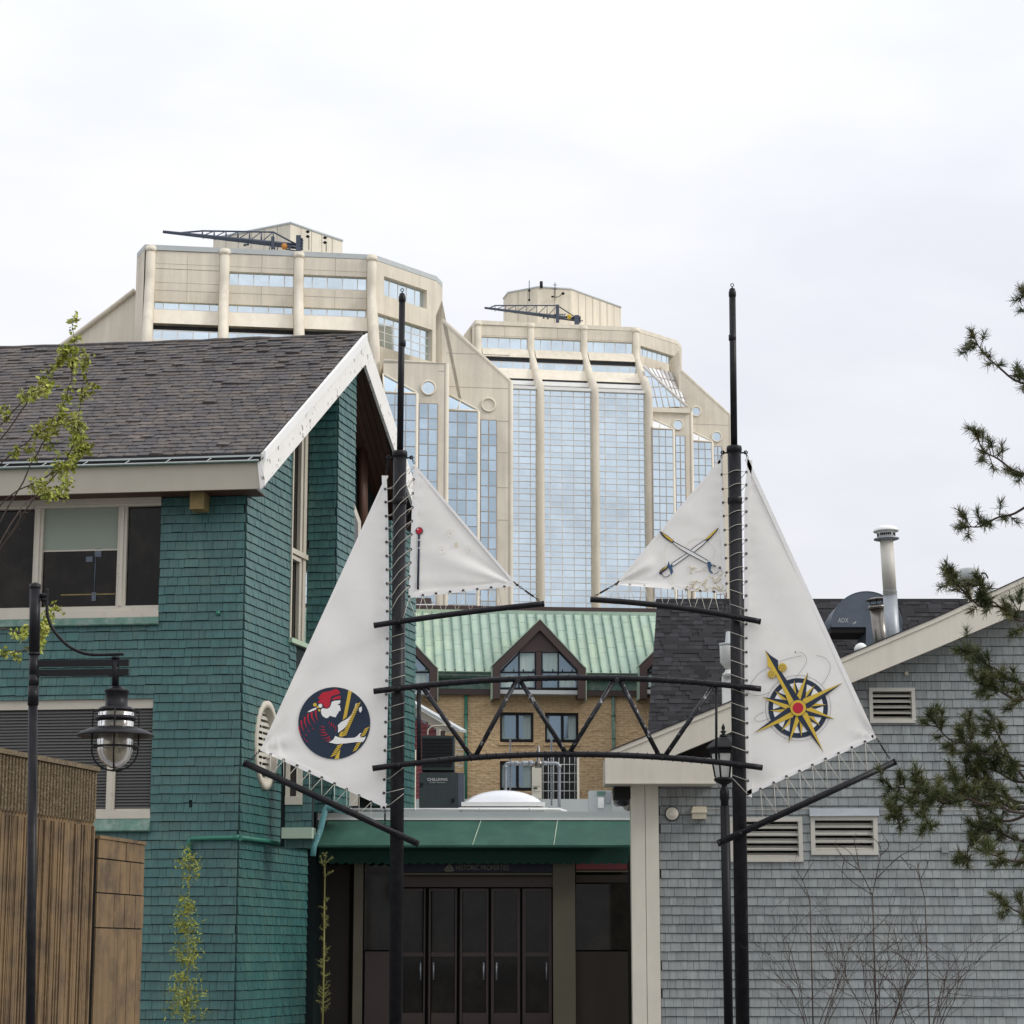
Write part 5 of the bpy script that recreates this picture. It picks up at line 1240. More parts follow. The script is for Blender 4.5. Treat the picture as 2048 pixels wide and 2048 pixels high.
for k in range(32):
    a = math.radians(k * 360 / 32 + 7); 
    if k % 2: spoke(cx + 400 * math.cos(a), cy + 400 * math.sin(a), 60, 250, 3)
for tx, ty in ((905, 735), (1290, 830), (1500, 1190), (1388, 1582), (1037, 1785), (665, 1675), (452, 1298), (548, 932)): spoke(tx, ty, 75, 215, 4)
for tx, ty in ((1157, 588), (1652, 1457), (800, 1905), (308, 1048)): spoke(tx, ty, 85, 200, 5)
for tx, ty in ((1808, 782), (170, 1708), (1445, 2065)): spoke(tx, ty, 100, 170, 6)
flat(SR, 'rose_arrow', 'navy', K([(cx - 10, cy), (cx + 70, 1150), (770, 740), (650, 560), (612, 470), (605, 370), (480, 290), (370, 185)]), 6)
flat(SR, 'rose_arrow', 'gold', K([(cx - 10, cy), (820, 1200), (700, 900), (560, 620), (500, 545), (415, 480), (410, 330), (372, 190)][::-1]), 7)
for c_, s_ in (((690, 505), 1), ((495, 625), -1)):
    flat(SR, 'rose_scroll', 'gold', K(circ(*c_, 80, 24)), 8); ink(SR, 'scroll_line', 'line', K([(c_[0] + (75 - i * 3.2) * math.cos(i * .5), c_[1] + (75 - i * 3.2) * math.sin(i * .5)) for i in range(22)]), .7, 9)
flat(SR, 'rose_hub', 'navy', K(circ(cx, cy, 152, 32)), 9); flat(SR, 'rose_hub', 'gold', K(circ(cx, cy, 145, 32)), 10); flat(SR, 'rose_centre', 'red', K(circ(cx - 3, cy, 100, 28)), 11)
for pts in ([(930, 700), (1040, 560), (1120, 430), (1130, 330), (1060, 240), (980, 222)], [(1420, 830), (1540, 620), (1570, 480), (1510, 360), (1400, 300), (1310, 290)], [(1040, 290), (850, 325), (640, 395)], [(420, 510), (250, 620), (110, 800), (60, 930), (130, 1010), (300, 1015), (450, 960)], [(350, 1320), (220, 1390), (175, 1450), (210, 1495), (330, 1485), (440, 1440)]):
    ink(SR, 'thin_scroll_line', 'line', K(smooth(pts, 6)), .55, 1)
flat(SR, 'dot', 'line', K(circ(930, 222, 14, 10)), 2)

# ---- cords
def cord(m, pts, r=.0065): m.tube(pts, r, 5)
def arc3(a, b, bulge, n=8):
    """curve from a to b pushed towards the camera"""
    return [a.lerp(b, i / n) + Vector((0, -bulge * math.sin(PI * i / n), .0)) for i in range(n + 1)]
RM = px2m(13.8)
lc = thing('lacing', 'pale cord lacing the two sails to the left mast', 'cord', tuple(G(799, 1500, -.2)), 'lacings of the sails')
LG = [978, 1004, 1032, 1057, 1084, 1112, 1139, 1167, 1195, 1222]
for i, y in enumerate(LG):
    m = MB(); x0 = 774
    x1, y1 = (gj[max(i - 1, 0)] if i < 10 else (812, y - 30)); 
    if i == 0: x1, y1 = 829, 932
    a = G(x0, y, -.03); b = G(x1, y1, -.03)
    c = [a, G(lerp(x0, x1, .22), lerp(y, y1, .10), -.10), G(lerp(x0, x1, .5), lerp(y, y1, .55), -.155), G(lerp(x0, x1, .8), lerp(y, y1, .85), -.12), b]
    P_c = [tuple(q) for q in c]; pts = []
    for k in range(len(c) - 1):
        for j in range(4): pts.append(c[k].lerp(c[k + 1], j / 4))
    pts.append(c[-1]); cord(m, pts); m.build('cord', MT['rope'], lc)
    m = MB(); cord(m, [b, G(x1 - 12, y1 + 16, .06)]); cord(m, [a, G(x0 + 12, y - 1, .03)]); m.build('cord', MT['rope'], lc)
for y in (1277, 1306, 1334, 1361, 1388, 1416, 1444, 1473, 1501, 1559, 1586, 1612):
    dy = 8 if y < 1520 else (22 if y != 1586 else 7)
    x = mxl(y); m = MB(); a = G(772, y, -.02); pts = [a] + [G(x + 14 * math.sin(th), y - 2 - dy * (.55 + .5 * math.sin(th)) + 1.5 * math.cos(th), 0) + Vector((0, -RM * math.cos(th) - .004, 0)) for th in [(-80 + k * 20) * PI / 180 for k in range(9)]]
    cord(m, pts); m.build('cord', MT['rope'], lc)
lc = thing('lacing', 'pale cord lacing the two sails to the right mast', 'cord', tuple(G(1475, 1500, -.2)), 'lacings of the sails')
for i, (x0, y0) in enumerate(gk):
    y1 = gr[i]; x1 = 1492.5; m = MB(); a, b = G(x0, y0, -.02), G(x1, y1, -.02); x = mxr(y0)
    pts = [a] + [G(x + 14 * math.sin(th), lerp(y0, y1, .5 + .5 * math.sin(th)) - 3 * math.cos(th), 0) + Vector((0, -RM * math.cos(th) - .004, 0)) for th in [(-80 + k * 20) * PI / 180 for k in range(9)]] + [b]
    cord(m, pts); m.build('cord', MT['rope'], lc)
    m = MB(); cord(m, [b, G(x1 - 10, y1 + 12, .06)]); m.build('cord', MT['rope'], lc)
for y in gr[9:]:
    if y > 1570: dy = 30
    else: dy = 10
    x = mxr(y); m = MB(); b = G(grx(y), y, -.02)
    pts = [G(x + 14 * math.sin(th), y - dy * (.5 - .5 * math.sin(th)) + 2 * math.cos(th) - 2, 0) + Vector((0, -RM * math.cos(th) - .004, 0)) for th in [(-80 + k * 20) * PI / 180 for k in range(9)]] + [b]
    cord(m, pts); m.build('cord', MT['rope'], lc)
def footlace(label, gs, yardf, offs, r=.0055):
    t = thing('lacing', label, 'cord', tuple(G(gs[0][0], gs[0][1], -.1)), 'lacings of the sails')
    for x, y in gs:
        for o_ in offs:
            m = MB(); xx = x + o_; cord(m, [G(x, y + 1, -.025), G(xx, yardf(xx), -.2 + px2m(5) * (1 if o_ else -1) * .0 - px2m(6) * .6)], r)
            m.build('cord', MT['rope'], t)
    return t
yl = lambda x: 1525 + (x - 488) * (1688 - 1525) / (837 - 488) - 4
yr_ = lambda x: 1687 + (x - 1436) * (1523 - 1687) / (1791 - 1436) - 4
footlace('thin cords tying the foot of the tall left sail to its slanting yard', ftL[:-1], yl, (0, -24))
footlace('thin cords tying the foot of the small left sail to its curved yard', fj[:-1] + [(818, 1196)], lambda x: ycur([(748, 1251), (900, 1229), (1088, 1207.5)], x) - 3, (14, -12))
footlace('thin cords tying the foot of the crossed-swords sail to its curved yard', fk[:], lambda x: ycur([(1181, 1199), (1375, 1218), (1521, 1243.5)], x) - 3, (10, -12))
footlace('thin cords tying the foot of the compass sail to its slanting yard', frr, yr_, (5, 36, -16) if False else (5, 34))
m = MB(); 
def shackle(m, p, q, n=5):
    d = (q - p); L = d.length; k = max(2, int(L / .05))
    for i in range(k):
        a = p.lerp(q, i / k); b = p.lerp(q, (i + 1) / k); c = (a + b) / 2; h = (b - a) * .62; s = d.cross(Vector((0, 1, 0))).normalized() * .014 if i % 2 else Vector((0, .014, 0))
        m.tube([c - h + s * .3, c - h * .6 + s, c + h * .6 + s, c + h + s * .3, c + h - s * .3, c + h * .6 - s, c - h * .6 - s, c - h - s * .3], .0065, 5, closed=True)
def chain(label, p, q, turn=False):
    m = MB()
    if turn:
        a, b = p.lerp(q, .3), p.lerp(q, .78); shackle(m, p, a); shackle(m, b, q); m.tube([a, a.lerp(b, .12), b.lerp(a, .12), b], [.006, .018, .018, .006], 8)
    else: shackle(m, p, q)
    tag(m.build('chain', MT['black']), label, 'chain', 'chains at the sail corners')
chain('short chain at the head of the tall left sail', G(776.7, 914), G(772, 951))
chain('shackle at the head of the small left sail', G(823, 914), G(829, 928))
chain('shackle at the head of the crossed-swords sail', G(1445.4, 905), G(1441, 917))
chain('shackle at the head of the compass sail', G(1491.4, 905), G(1495.5, 917))
chain('turnbuckle from the corner of the small left sail to the end of its yard', G(1036, 1171), G(1078, 1201, -.18), True)
chain('turnbuckle from the corner of the crossed-swords sail to the end of its yard', G(1230, 1169), G(1190, 1192, -.18), True)
chain('shackle from the outer corner of the tall left sail to its slanting yard', G(520, 1501), G(500, 1521, -.18))
chain('turnbuckle from the outer corner of the compass sail to its slanting yard', G(1753, 1476), G(1779, 1517, -.18), True)
chain('black strap hanging from the bottom corner of the tall left sail', G(770, 1617), G(770, 1650, -.15), True)
chain('black strap from the inner corner of the crossed-swords sail to its yard', G(1453, 1186), G(1449, 1222, -.15), True)

# ================================================================== street lamps
LY = 22.0
Q = lambda x, y, n=0: at(x, y, LY + n)
k_ = LY / FPX
SLm = thing('street_lamp', 'black street lamp with curved arm, twin bars and caged glass globe at the left edge', 'street lamp', (Q(69, 1400).x, LY, 0), 'street lamps')
a, b = Q(70.5, 1171), Q(66.5, 1560); d = (a - b).normalized(); base = b + d * ((0 - b.z) / d.z)
m = MB(); m.tube([base, Q(66, 1410)], 9.5 * k_, 16); m.tube([Q(66, 1410), Q(67, 1372)], 11 * k_, 16); m.tube([Q(67.5, 1372), Q(68, 1350)], 10.5 * k_, 16)
m.tube([Q(68, 1362), Q(68.5, 1307)], 10 * k_, 16); m.tube([Q(68.5, 1307), a], 11 * k_, 16); m.build('post', MT['mast'], SLm)
m = MB(); m.lathe(Q(68.5, 1306), [(10.8 * k_, -.02), (12 * k_, -.015), (12 * k_, .0), (10.8 * k_, .006)], 16); m.lathe(a, [(11.4 * k_, -.03), (11.8 * k_, -.02), (11.4 * k_, .01), (4 * k_, .03)], 16); m.build('post_band', MT['mast'], SLm)
m = MB(); m.tube([Q(x, y) for x, y in smooth([(94, 1177), (93.5, 1200), (95, 1228), (102, 1251), (117, 1273), (137, 1292), (159, 1303.5), (183, 1309), (215, 1309), (248, 1308)], 5)], 3.3 * k_, 12); m.build('curved_rod', MT['mast'], SLm)
m = MB(); m.tube([Q(80, 1192), Q(94, 1190)], 4.5 * k_, 8); m.tube([Q(82, 1200), Q(94, 1199)], 4 * k_, 8); m.build('bracket', MT['mast'], SLm)
for yc in (1326, 1344.8):
    m = MB(); p0, p1 = Q(74, yc + 1.5), Q(258, yc - .6); h = 6.2 * k_
    m.hexa([p0 + Vector((0, -h, -h)), p1 + Vector((0, -h, -h)), p1 + Vector((0, h, -h)), p0 + Vector((0, h, -h)), p0 + Vector((0, -h, h)), p1 + Vector((0, -h, h)), p1 + Vector((0, h, h)), p0 + Vector((0, h, h))]); m.build('cross_bar', MT['black'], SLm)
xc = 230.8
m = MB(); m.lathe(Q(xc, 1316), [(8.5 * k_, -.01), (8.5 * k_, .012), (5 * k_, .016)], 16); m.tube([Q(xc, 1314), Q(xc, 1376)], 7.2 * k_, 16); m.build('hanger', MT['mast'], SLm)
def L(y): return Q(xc, y).z - Q(xc, 1470).z
c = Q(xc, 1470)
m = MB(); m.lathe(c, [(12 * k_, L(1373)), (16 * k_, L(1378)), (25 * k_, L(1380)), (25 * k_, L(1384)), (22.5 * k_, L(1386)), (22.5 * k_, L(1413)), (30 * k_, L(1414)), (37 * k_, L(1419)), (37 * k_, L(1422)), (24 * k_, L(1423))], 28); m.build('lamp_housing', MT['mast'], SLm)
m = MB(); m.lathe(c, [(35 * k_, L(1437)), (41 * k_, L(1433)), (41.5 * k_, L(1439)), (36 * k_, L(1443))], 28); m.build('guard_ring', MT['mast'], SLm)
m = MB(); m.lathe(c, [(33 * k_, L(1423)), (35.5 * k_, L(1426)), (35.5 * k_, L(1500)), (34 * k_, L(1508)), (29 * k_, L(1520)), (19 * k_, L(1530)), (8 * k_, L(1536)), (1 * k_, L(1537))], 28); m.build('glass_globe', MT['lampglass'], SLm)
m = MB(); m.lathe(c, [(5 * k_, L(1425)), (20 * k_, L(1428)), (16 * k_, L(1455)), (9 * k_, L(1458)), (9 * k_, L(1500)), (4 * k_, L(1524))], 16); m.build('lamp_bulb', MT['beigebox'], SLm)
m = MB(); m.lathe(c, [(36.5 * k_, L(1455)), (37.5 * k_, L(1454)), (50 * k_, L(1456.5)), (66 * k_, L(1463)), (76.5 * k_, L(1470)), (77 * k_, L(1472)), (75 * k_, L(1473)), (60 * k_, L(1468)), (40 * k_, L(1463)), (36.5 * k_, L(1463))], 48); m.build('lamp_shade', MT['mast'], SLm)
cg = MB(); rr = 46 * k_
for i in range(4):
    th = PI / 4 * 0 + i * PI / 2 + .12 - PI / 2
    dx, dy = math.cos(th), math.sin(th)
    prof = [(rr, 1418), (rr, 1440), (rr, 1470), (rr, 1495), (rr * .98, 1507), (rr * .86, 1521), (rr * .62, 1533), (rr * .3, 1540), (0, 1541.5)]
    cg.tube([c + Vector((dx * r_, dy * r_, L(y))) for r_, y in prof], 1.7 * k_, 8)
    cg.tube([c + Vector((dx * rr, dy * rr, L(1424))), c + Vector((dx * 36 * k_, dy * 36 * k_, L(1421)))], 1.5 * k_, 6)
cg.tube([c + Vector((math.cos(i * PI / 16) * rr, math.sin(i * PI / 16) * rr, L(1494))) for i in range(32)], 2 * k_, 8, closed=True); cg.lathe(c, [(6 * k_, L(1543)), (6 * k_, L(1539))], 10); cg.build('cage', MT['black'], SLm)
# right lantern, behind the mast
RY = 43.6
Q2 = lambda x, y: at(x, y, RY); k2 = RY / FPX
c = Q2(1448.4, 1560); Lz = lambda y: Q2(1448.4, y).z - c.z
SR2 = thing('street_lamp', 'black lantern on a post half hidden behind the right mast', 'street lamp', (c.x + .0, RY, 0), 'street lamps')
m = MB(); m.tube([(c.x, RY, 0), (c.x, RY, c.z + Lz(1612))], 9 * k2, 12); m.lathe(c, [(8 * k2, Lz(1640)), (8 * k2, Lz(1600)), (9.5 * k2, Lz(1598)), (9.5 * k2, Lz(1582)), (6 * k2, Lz(1574)), (5.5 * k2, Lz(1570)), (20 * k2, Lz(1562)), (21 * k2, Lz(1557)), (16 * k2, Lz(1555))], 12); m.build('post', MT['black'], SR2)
m = MB(); m.lathe(c, [(17 * k2, Lz(1555)), (25.5 * k2, Lz(1507))], 6, smooth=False, rot=.3); m.build('lantern_glass', MT['lanternglass'], SR2)
m = MB()
for i in range(6):
    th = .3 + i * PI / 3; ax = Vector((0, 0, 1)); a_ = ax.orthogonal().normalized(); d_ = ax.cross(a_); v = a_ * math.cos(th) + d_ * math.sin(th)
    m.tube([c + v * (17.6 * k2) + Vector((0, 0, Lz(1555))), c + v * (26.2 * k2) + Vector((0, 0, Lz(1505)))], 1.8 * k2, 6)
m.build('glazing_bars', MT['black'], SR2)
m = MB(); m.lathe(c, [(27 * k2, Lz(1508)), (28 * k2, Lz(1500)), (36 * k2, Lz(1497)), (34 * k2, Lz(1494)), (21 * k2, Lz(1482)), (15 * k2, Lz(1476)), (8 * k2, Lz(1474))], 6, smooth=False, rot=.3); m.build('lantern_roof', MT['black'], SR2)
m = MB(); m.lathe(c, [(7 * k2, Lz(1475)), (8.5 * k2, Lz(1472)), (6 * k2, Lz(1469)), (3 * k2, Lz(1467)), (7 * k2, Lz(1463)), (2.5 * k2, Lz(1461)), (4 * k2, Lz(1456)), (2.5 * k2, Lz(1451)), (.3 * k2, Lz(1447))], 14); m.build('finial', MT['black'], SR2)

# ================================================================== green-awning store front
AY = 51.0
AF = frame_at(900, 1640, AY, .4)
CN = thing('store_front', 'low flat-roofed store with long dark green awning and pale roof edge between the masts', 'shop building', tuple(AF.P(0, 0, 0)))
az = lambda y, x=930, n=0: AF.uz(x, y, n)[1]
au = lambda x, y=1640, n=0: AF.uz(x, y, n)[0]
zf_t, zf_b = az(1623), az(1640)
m = MB(); m.box(AF, au(592), au(1262), zf_b + .03, zf_t, -.15, 0); m.build('roof_fascia', MT['gutter'], CN)
m = MB(); m.box(AF, au(592), au(1262), zf_b, zf_b + .028, -.15, .03); m.build('drip_edge', MT['white'], CN)
m = MB(); m.tube([AF.P(au(640), az(1618.5), -.05), AF.P(au(1120), az(1618.5), -.05), AF.P(au(1133), az(1621), -.3)], .028, 10)
for x in (700, 830, 961, 1060): m.lathe(AF.P(au(x), az(1618.5), -.05), [(.034, -.02), (.034, .02)], 8, (1, 0, 0))
m.build('roof_edge_pipe', MT['white'], CN)
m = MB(); m.box(AF, au(592), au(1262), zf_t - .35, zf_t - .1, -14, -.16); m.build('flat_roof', MT['gutter'], CN)
# end blocks at the left under the fascia
m = MB(); m.box(AF, au(594), au(655), az(1653), zf_b - .005, -.4, -.02); m.build('eave_block', MT['cream'], CN)
m = MB(); m.box(AF, au(596), au(660), az(1672), az(1654), -.5, -.08); m.build('rubble', MT['aggr'], CN)
# awning sheet: panels between seams
nb = 1.25
def awn(x0t, x1t, x0b, x1b):
    a, b = AF.P(*AF.uz(x0t, 1641, .0), .0), AF.P(*AF.uz(x1t, 1641, .0), .0); zb_ = az(1693, 930, nb)
    c, d = AF.P(AF.uz(x1b, 1692, nb)[0], zb_, nb), AF.P(AF.uz(x0b, 1692, nb)[0], zb_, nb)
    nn = Vector((0, 0, .02)); m = MB(); m.hexa([d - nn, c - nn, b - nn, a - nn, d, c, b, a]); recalc(m.build('awning_panel', MT['awning'], CN))
xs_t = [657, 962, 1115, 1262]; xs_b = [627, 944, 1107, 1262]
for i in range(3): awn(xs_t[i], xs_t[i + 1] - .3, xs_b[i], xs_b[i + 1] - .3)
for i in (1, 2):
    a = AF.P(*AF.uz(xs_t[i], 1641, .0), .0); d = AF.P(AF.uz(xs_b[i], 1692, nb)[0], az(1693, 930, nb), nb); m = MB(); m.tube([a + Vector((0, -.005, .005)), d + Vector((0, -.005, .005))], .012, 5); m.build('awning_seam', MT['copper'], CN)
# end gable of the awning, underside strip and hanging scalloped valance
zb_ = az(1693, 930, nb)
m = MB(); m.add([AF.P(*AF.uz(656, 1641), .0), AF.P(AF.uz(627, 1692, nb)[0], zb_, nb), AF.P(AF.uz(627, 1692, nb)[0] + .1, zb_, -.1)], [(0, 1, 2)]); m.build('awning_end', MT['awning'], CN)
m = MB(); m.box(AF, au(625, 1692, nb), au(1262), zb_ - .001, zb_ + .035, nb - .03, nb + .01); m.build('awning_hem', MT['awning'], CN)
MT['val'] = mk('dark_green_canvas', (.012, .065, .045), .8, var=.15)
zv1 = az(1709, 930, .35); zv0 = az(1724, 930, .35)
m = MB(); m.box(AF, au(640), au(1262), zv1 - .02, zb_ + .1, .1, .2)
m.build('awning_lining', MT['val'], CN)
m = MB(); u0, u1 = au(640), au(1255); n_ = 34; pts = [(u0, zv1 + .08)]
for i in range(n_ * 6 + 1):
    u = lerp(u0, u1, i / (n_ * 6)); ph = (i % 6) / 6; pts.append((u, zv0 - .05 * math.sin(PI * ph)))
pts.append((u1, zv1 + .08)); m.prism([AF.P(u, z, .22) for u, z in pts], [AF.P(u, z, .235) for u, z in pts]); recalc(m.build('scalloped_valance', MT['val'], CN))
# store wall below
def abox(x0, x1, y0, y1, n0, n1, mat, name, par=None): m = MB(); ua, zb = AF.uz(x0, y1, n1); ub, zt = AF.uz(x1, y0, n1); m.box(AF, ua, ub, max(zb, 0), zt, n0, n1); return m.build(name, MT[mat], par or CN)
m = MB(); m.box(AF, au(560), au(1300), 0, zf_t - .4, -.9, -.6); m.build('back_wall', MT['dark'], CN)
abox(560, 628, 1692, 2080, -.6, .0, 'val', 'side_panel')
abox(704, 727, 1722, 2075, -.6, -.1, 'post', 'door_post'); abox(1107, 1150, 1722, 2075, -.6, -.08, 'post', 'pier')
abox(728, 780, 1727, 1900, -.6, -.3, 'wglass', 'shop_window'); abox(728, 780, 1903, 2070, -.6, -.28, 'brown', 'stall_riser'); abox(728, 780, 1740, 1743, -.3, -.27, 'brown', 'window_bar')
abox(632, 700, 1730, 2070, -.5, -.35, 'room', 'door')
abox(1152, 1254, 1726, 1739, -.6, -.35, 'red_sid', 'shop_window_sign'); abox(1152, 1256, 1741, 1744, -.4, -.3, 'post', 'window_rail'); abox(1152, 1256, 1750, 1765, -.4, -.3, 'room', 'window_rail'); abox(1152, 1256, 1768, 1900, -.6, -.4, 'wglass', 'shop_window')
abox(1152, 1256, 1903, 2075, -.6, -.3, 'room', 'shop_panel')
abox(790, 1107, 1752, 1774, -.6, -.3, 'brown', 'transom_beam')
abox(790, 1107, 2052, 2082, -.6, -.28, 'brown', 'door_sill')
for i, x in enumerate((790, 853, 916, 979, 1042)):
    d_ = abox(x + 9, x + 56, 1782, 2050, -.55, -.45, 'wglass', 'glass_door')
    m = MB()
    for (p, q, r, t_) in ((x + 3, x + 9, 1777, 2052), (x + 56, x + 61, 1777, 2052), (x + 9, x + 56, 1777, 1782), (x + 9, x + 56, 1905, 1913), (x + 9, x + 56, 2026, 2052)):
        ua_, zb1_ = AF.uz(p, t_, -.38); ub1_, zt1_ = AF.uz(q, r, -.38); m.box(AF, ua_, ub1_, max(zb1_, .01), zt1_, -.5, -.40 + (.004 if q - p > 20 else 0))
    m.build('door_frame', MT['brown'], d_)
    m = MB(); hx = x + (51 if i % 2 == 0 else 14); m.tube([AF.P(*AF.uz(hx, 1925, -.3), -.32), AF.P(*AF.uz(hx, 1960, -.3), -.32)], .018, 8); m.build('door_handle', MT['steel'], d_)
SB = thing('shop_sign', 'long navy sign board reading HISTORIC PROPERTIES under the green awning', 'sign', tuple(AF.P(au(950), 0, -.1)))
s_ = abox(806, 1105, 1722, 1745.5, -.3, -.1, 'signb', 'board', SB); abox(806, 1105, 1746, 1750, -.3, -.06, 'post', 'board_frame', SB)
def text(body, x, y, h, fr, n, mat, parent, width=None, name='lettering'):
    cu = bpy.data.curves.new('t', 'FONT'); cu.body = body; cu.size = 1; cu.extrude = .004; cu.resolution_u = 3
    ob = bpy.data.objects.new('t', cu); COL.objects.link(ob); bpy.context.view_layer.update()
    me = bpy.data.meshes.new_from_object(ob.evaluated_get(bpy.context.evaluated_depsgraph_get())); bpy.data.objects.remove(ob)
    vs = [v.co.copy() for v in me.vertices]; xm = max(v.x for v in vs); ym = max(v.y for v in vs); x0 = min(v.x for v in vs)
    u, z = fr.uz(x, y, n); s = h / ym; su = (width / (xm - x0)) if width else s
    m = MB(); m.add([fr.P(u + (v.x - x0) * su, z + v.y * s, n + .004 + v.z * 1.0) for v in vs], [tuple(p.vertices) for p in me.polygons])
    return m.build(name, mat, parent)
kA = AY / FPX
text('HISTORIC PROPERTIES', 912, 1740, 10 * kA, AF, -.1, MT['signt'], SB, width=105 * kA)
m = MB(); 
for tri in ([(888, 1738), (898, 1728), (898, 1738)], [(899, 1726), (899, 1738), (908, 1738)], [(887, 1739), (909, 1739), (905, 1743), (891, 1743)]):
    p = [AF.uz(x, y, -.1) for x, y in tri]; m.prism([AF.P(u, z, -.098) for u, z in p], [AF.P(u, z, -.09) for u, z in p])
recalc(m.build('ship_emblem', MT['signt'], SB))
# ---- roof equipment
def bpx(m, x0, x1, y0, y1, Y, dy): a = at(x0, y1, Y); b = at(x1, y0, Y); m.bxyz(a.x, b.x, Y, Y + dy, a.z, b.z); return m
CH = thing('chiller', 'dark green rooftop chiller cabinet lettered CHILLKING below a louvred fan unit', 'chiller', tuple(at(878, 1613, 53)))
m = MB(); bpx(m, 838, 915, 1545, 1614, 53, 1.1); m.build('cabinet', MT['chill'], CH)
m = MB(); bpx(m, 915.3, 928, 1546, 1614, 53.1, 1.0); m.build('side_panel', MT['hood'], CH)
m = MB(); bpx(m, 843, 908, 1471, 1540, 53, 1.1); m.build('fan_unit', MT['chill'], CH)
for k in range(9):
    m = MB(); y = 1476 + k * 6.6; bpx(m, 845, 905, y, y + 4.2, 52.96, .05); m.build('louvre_blade', MT['black'], CH)
for k in range(7):
    m = MB(); y = 1482 + k * 8; bpx(m, 911, 926, y, y + 2, 53.2, .04); m.build('coil_guard_bar', MT['gutter'], CH)
m = MB(); bpx(m, 903, 909, 1597, 1604, 52.95, .06); bpx(m, 840, 846, 1566, 1572, 52.95, .06); m.build('latch', MT['black'], CH)
CF = frame_at(878, 1560, 52.99, 0)
text('CHILLKING', 854.5, 1561.5, 5.3 * 53 / FPX, CF, .0, MT['wtext'], CH, width=40 * 53 / FPX)
text('Chiller Systems', 859, 1566, 2.8 * 53 / FPX, CF, .0, MT['gutter'], CH, width=31 * 53 / FPX)
m = MB(); m.tube([at(x, y, 53.4) for x, y in smooth([(855, 1470), (856, 1460), (864, 1453), (880, 1451), (892, 1451)], 4)], .018, 6); tag(m.build('conduit', MT['cream']), 'bent cream conduit rising from the top of the chiller', 'conduit')
SK2 = thing('skylight', 'white domed skylight on the flat roof right of the chiller', 'skylight', tuple(at(1010, 1618, 53.5)))
Yk = 52.6; c = at(1013, 1604, Yk + .9); hw = at(1085, 1604, Yk).x - at(928, 1604, Yk).x; hw /= 2; xm = (at(928, 1604, Yk).x + at(1085, 1604, Yk).x) / 2
z0 = at(1000, 1604, Yk).z; H_ = at(1000, 1581, Yk + .9).z - z0; m = MB(); n_ = 20; g_ = []
for j in range(n_ + 1):
    for i in range(n_ + 1):
        a, b = i / n_ * 2 - 1, j / n_ * 2 - 1; h = H_ * (max(0, 1 - a * a) ** .62) * (max(0, 1 - b * b) ** .62); m.v.append(Vector((xm + a * hw, Yk + .9 + b * .9, z0 + h)))
for j in range(n_):
    for i in range(n_): m.f.append((j * (n_ + 1) + i, j * (n_ + 1) + i + 1, (j + 1) * (n_ + 1) + i + 1, (j + 1) * (n_ + 1) + i)); m.sm.append(True)
m.build('dome', MT['skyl'], SK2)
m = MB(); m.bxyz(xm - hw - .06, xm + hw + .06, Yk - .06, Yk + 1.86, z0 - .10, z0 - .002); m.bxyz(xm - hw - .12, xm + hw + .12, Yk - .12, Yk + 1.9, z0 - .18, z0 - .13); m.build('dome_flange', MT['white'], SK2)
m = MB(); m.bxyz(xm - hw - .04, xm + hw + .04, Yk - .04, Yk + 1.84, z0 - .6, z0 - .182); m.build('curb', MT['gutter'], SK2)
RP_ = thing('pipe_rack', 'grey gas pipes with elbows on perforated steel struts above the skylight', 'pipes', tuple(at(1060, 1610, 56)))
V = lambda x, y, Y=56: at(x, y, Y)
m = MB(); m.tube([V(x, y) for x, y in smooth([(1011, 1600), (1011, 1540), (1011.5, 1531), (1014, 1527.5), (1022, 1526.5), (1060, 1526.5), (1108, 1526.5), (1115, 1528), (1118, 1532), (1118.5, 1540), (1118.5, 1614)], 4)], .04, 10)
for x, r in ((1025, .055), (1033, .06), (1048, .065), (1053, .06), (1062, .075), (1076, .075), (1090, .055)): m.lathe(V(x, 1526.5), [(r * .9, -.05), (r, -.03), (r, .03), (r * .9, .05)], 10, (1, 0, 0))
m.lathe(V(1118.5, 1534), [(.055, -.03), (.055, .05)], 10); m.lathe(V(1011, 1534), [(.055, -.03), (.055, .04)], 10); m.build('pipe', MT['steel'], RP_)
m = MB(); m.lathe(V(1077, 1534), [(.10, -.02), (.10, .12), (.05, .16), (.05, .34), (.042, .35), (.042, .5), (.02, .52)], 12); m.build('regulator', MT['dsteel'], RP_)
for x, yt in ((1020.5, 1479), (1103, 1479)):
    m = MB(); a, b = V(x - 1.7, 1612, 56.1), V(x + 1.7, yt, 56.1); m.bxyz(a.x, b.x, 56.1, 56.14, a.z, b.z); m.build('strut', MT['steel'], RP_)
    m = MB(); y = yt + 3
    while y < 1608: a, b = V(x - .8, y + 2.2, 56.09), V(x + .8, y, 56.09); m.bxyz(a.x, b.x, 56.092, 56.098, a.z, b.z); y += 5
    m.build('strut_slots', MT['dark'], RP_, kind='stuff')
m = MB(); bpx(m, 1064, 1083, 1534, 1596, 57, .5); ac = thing('heat_pump', 'narrow beige heat pump cabinet standing behind the gas pipes', 'cabinet', tuple(at(1073, 1610, 57))); m.build('cabinet', MT['cream'], ac)
m = MB(); bpx(m, 1067, 1075, 1575, 1577.5, 56.98, .02); m.build('handle', MT['black'], ac); m = MB(); bpx(m, 1065, 1082, 1571.5, 1572.3, 56.985, .02); bpx(m, 1065, 1082, 1582, 1582.8, 56.985, .02); m.build('panel_line', MT['frame'], ac)
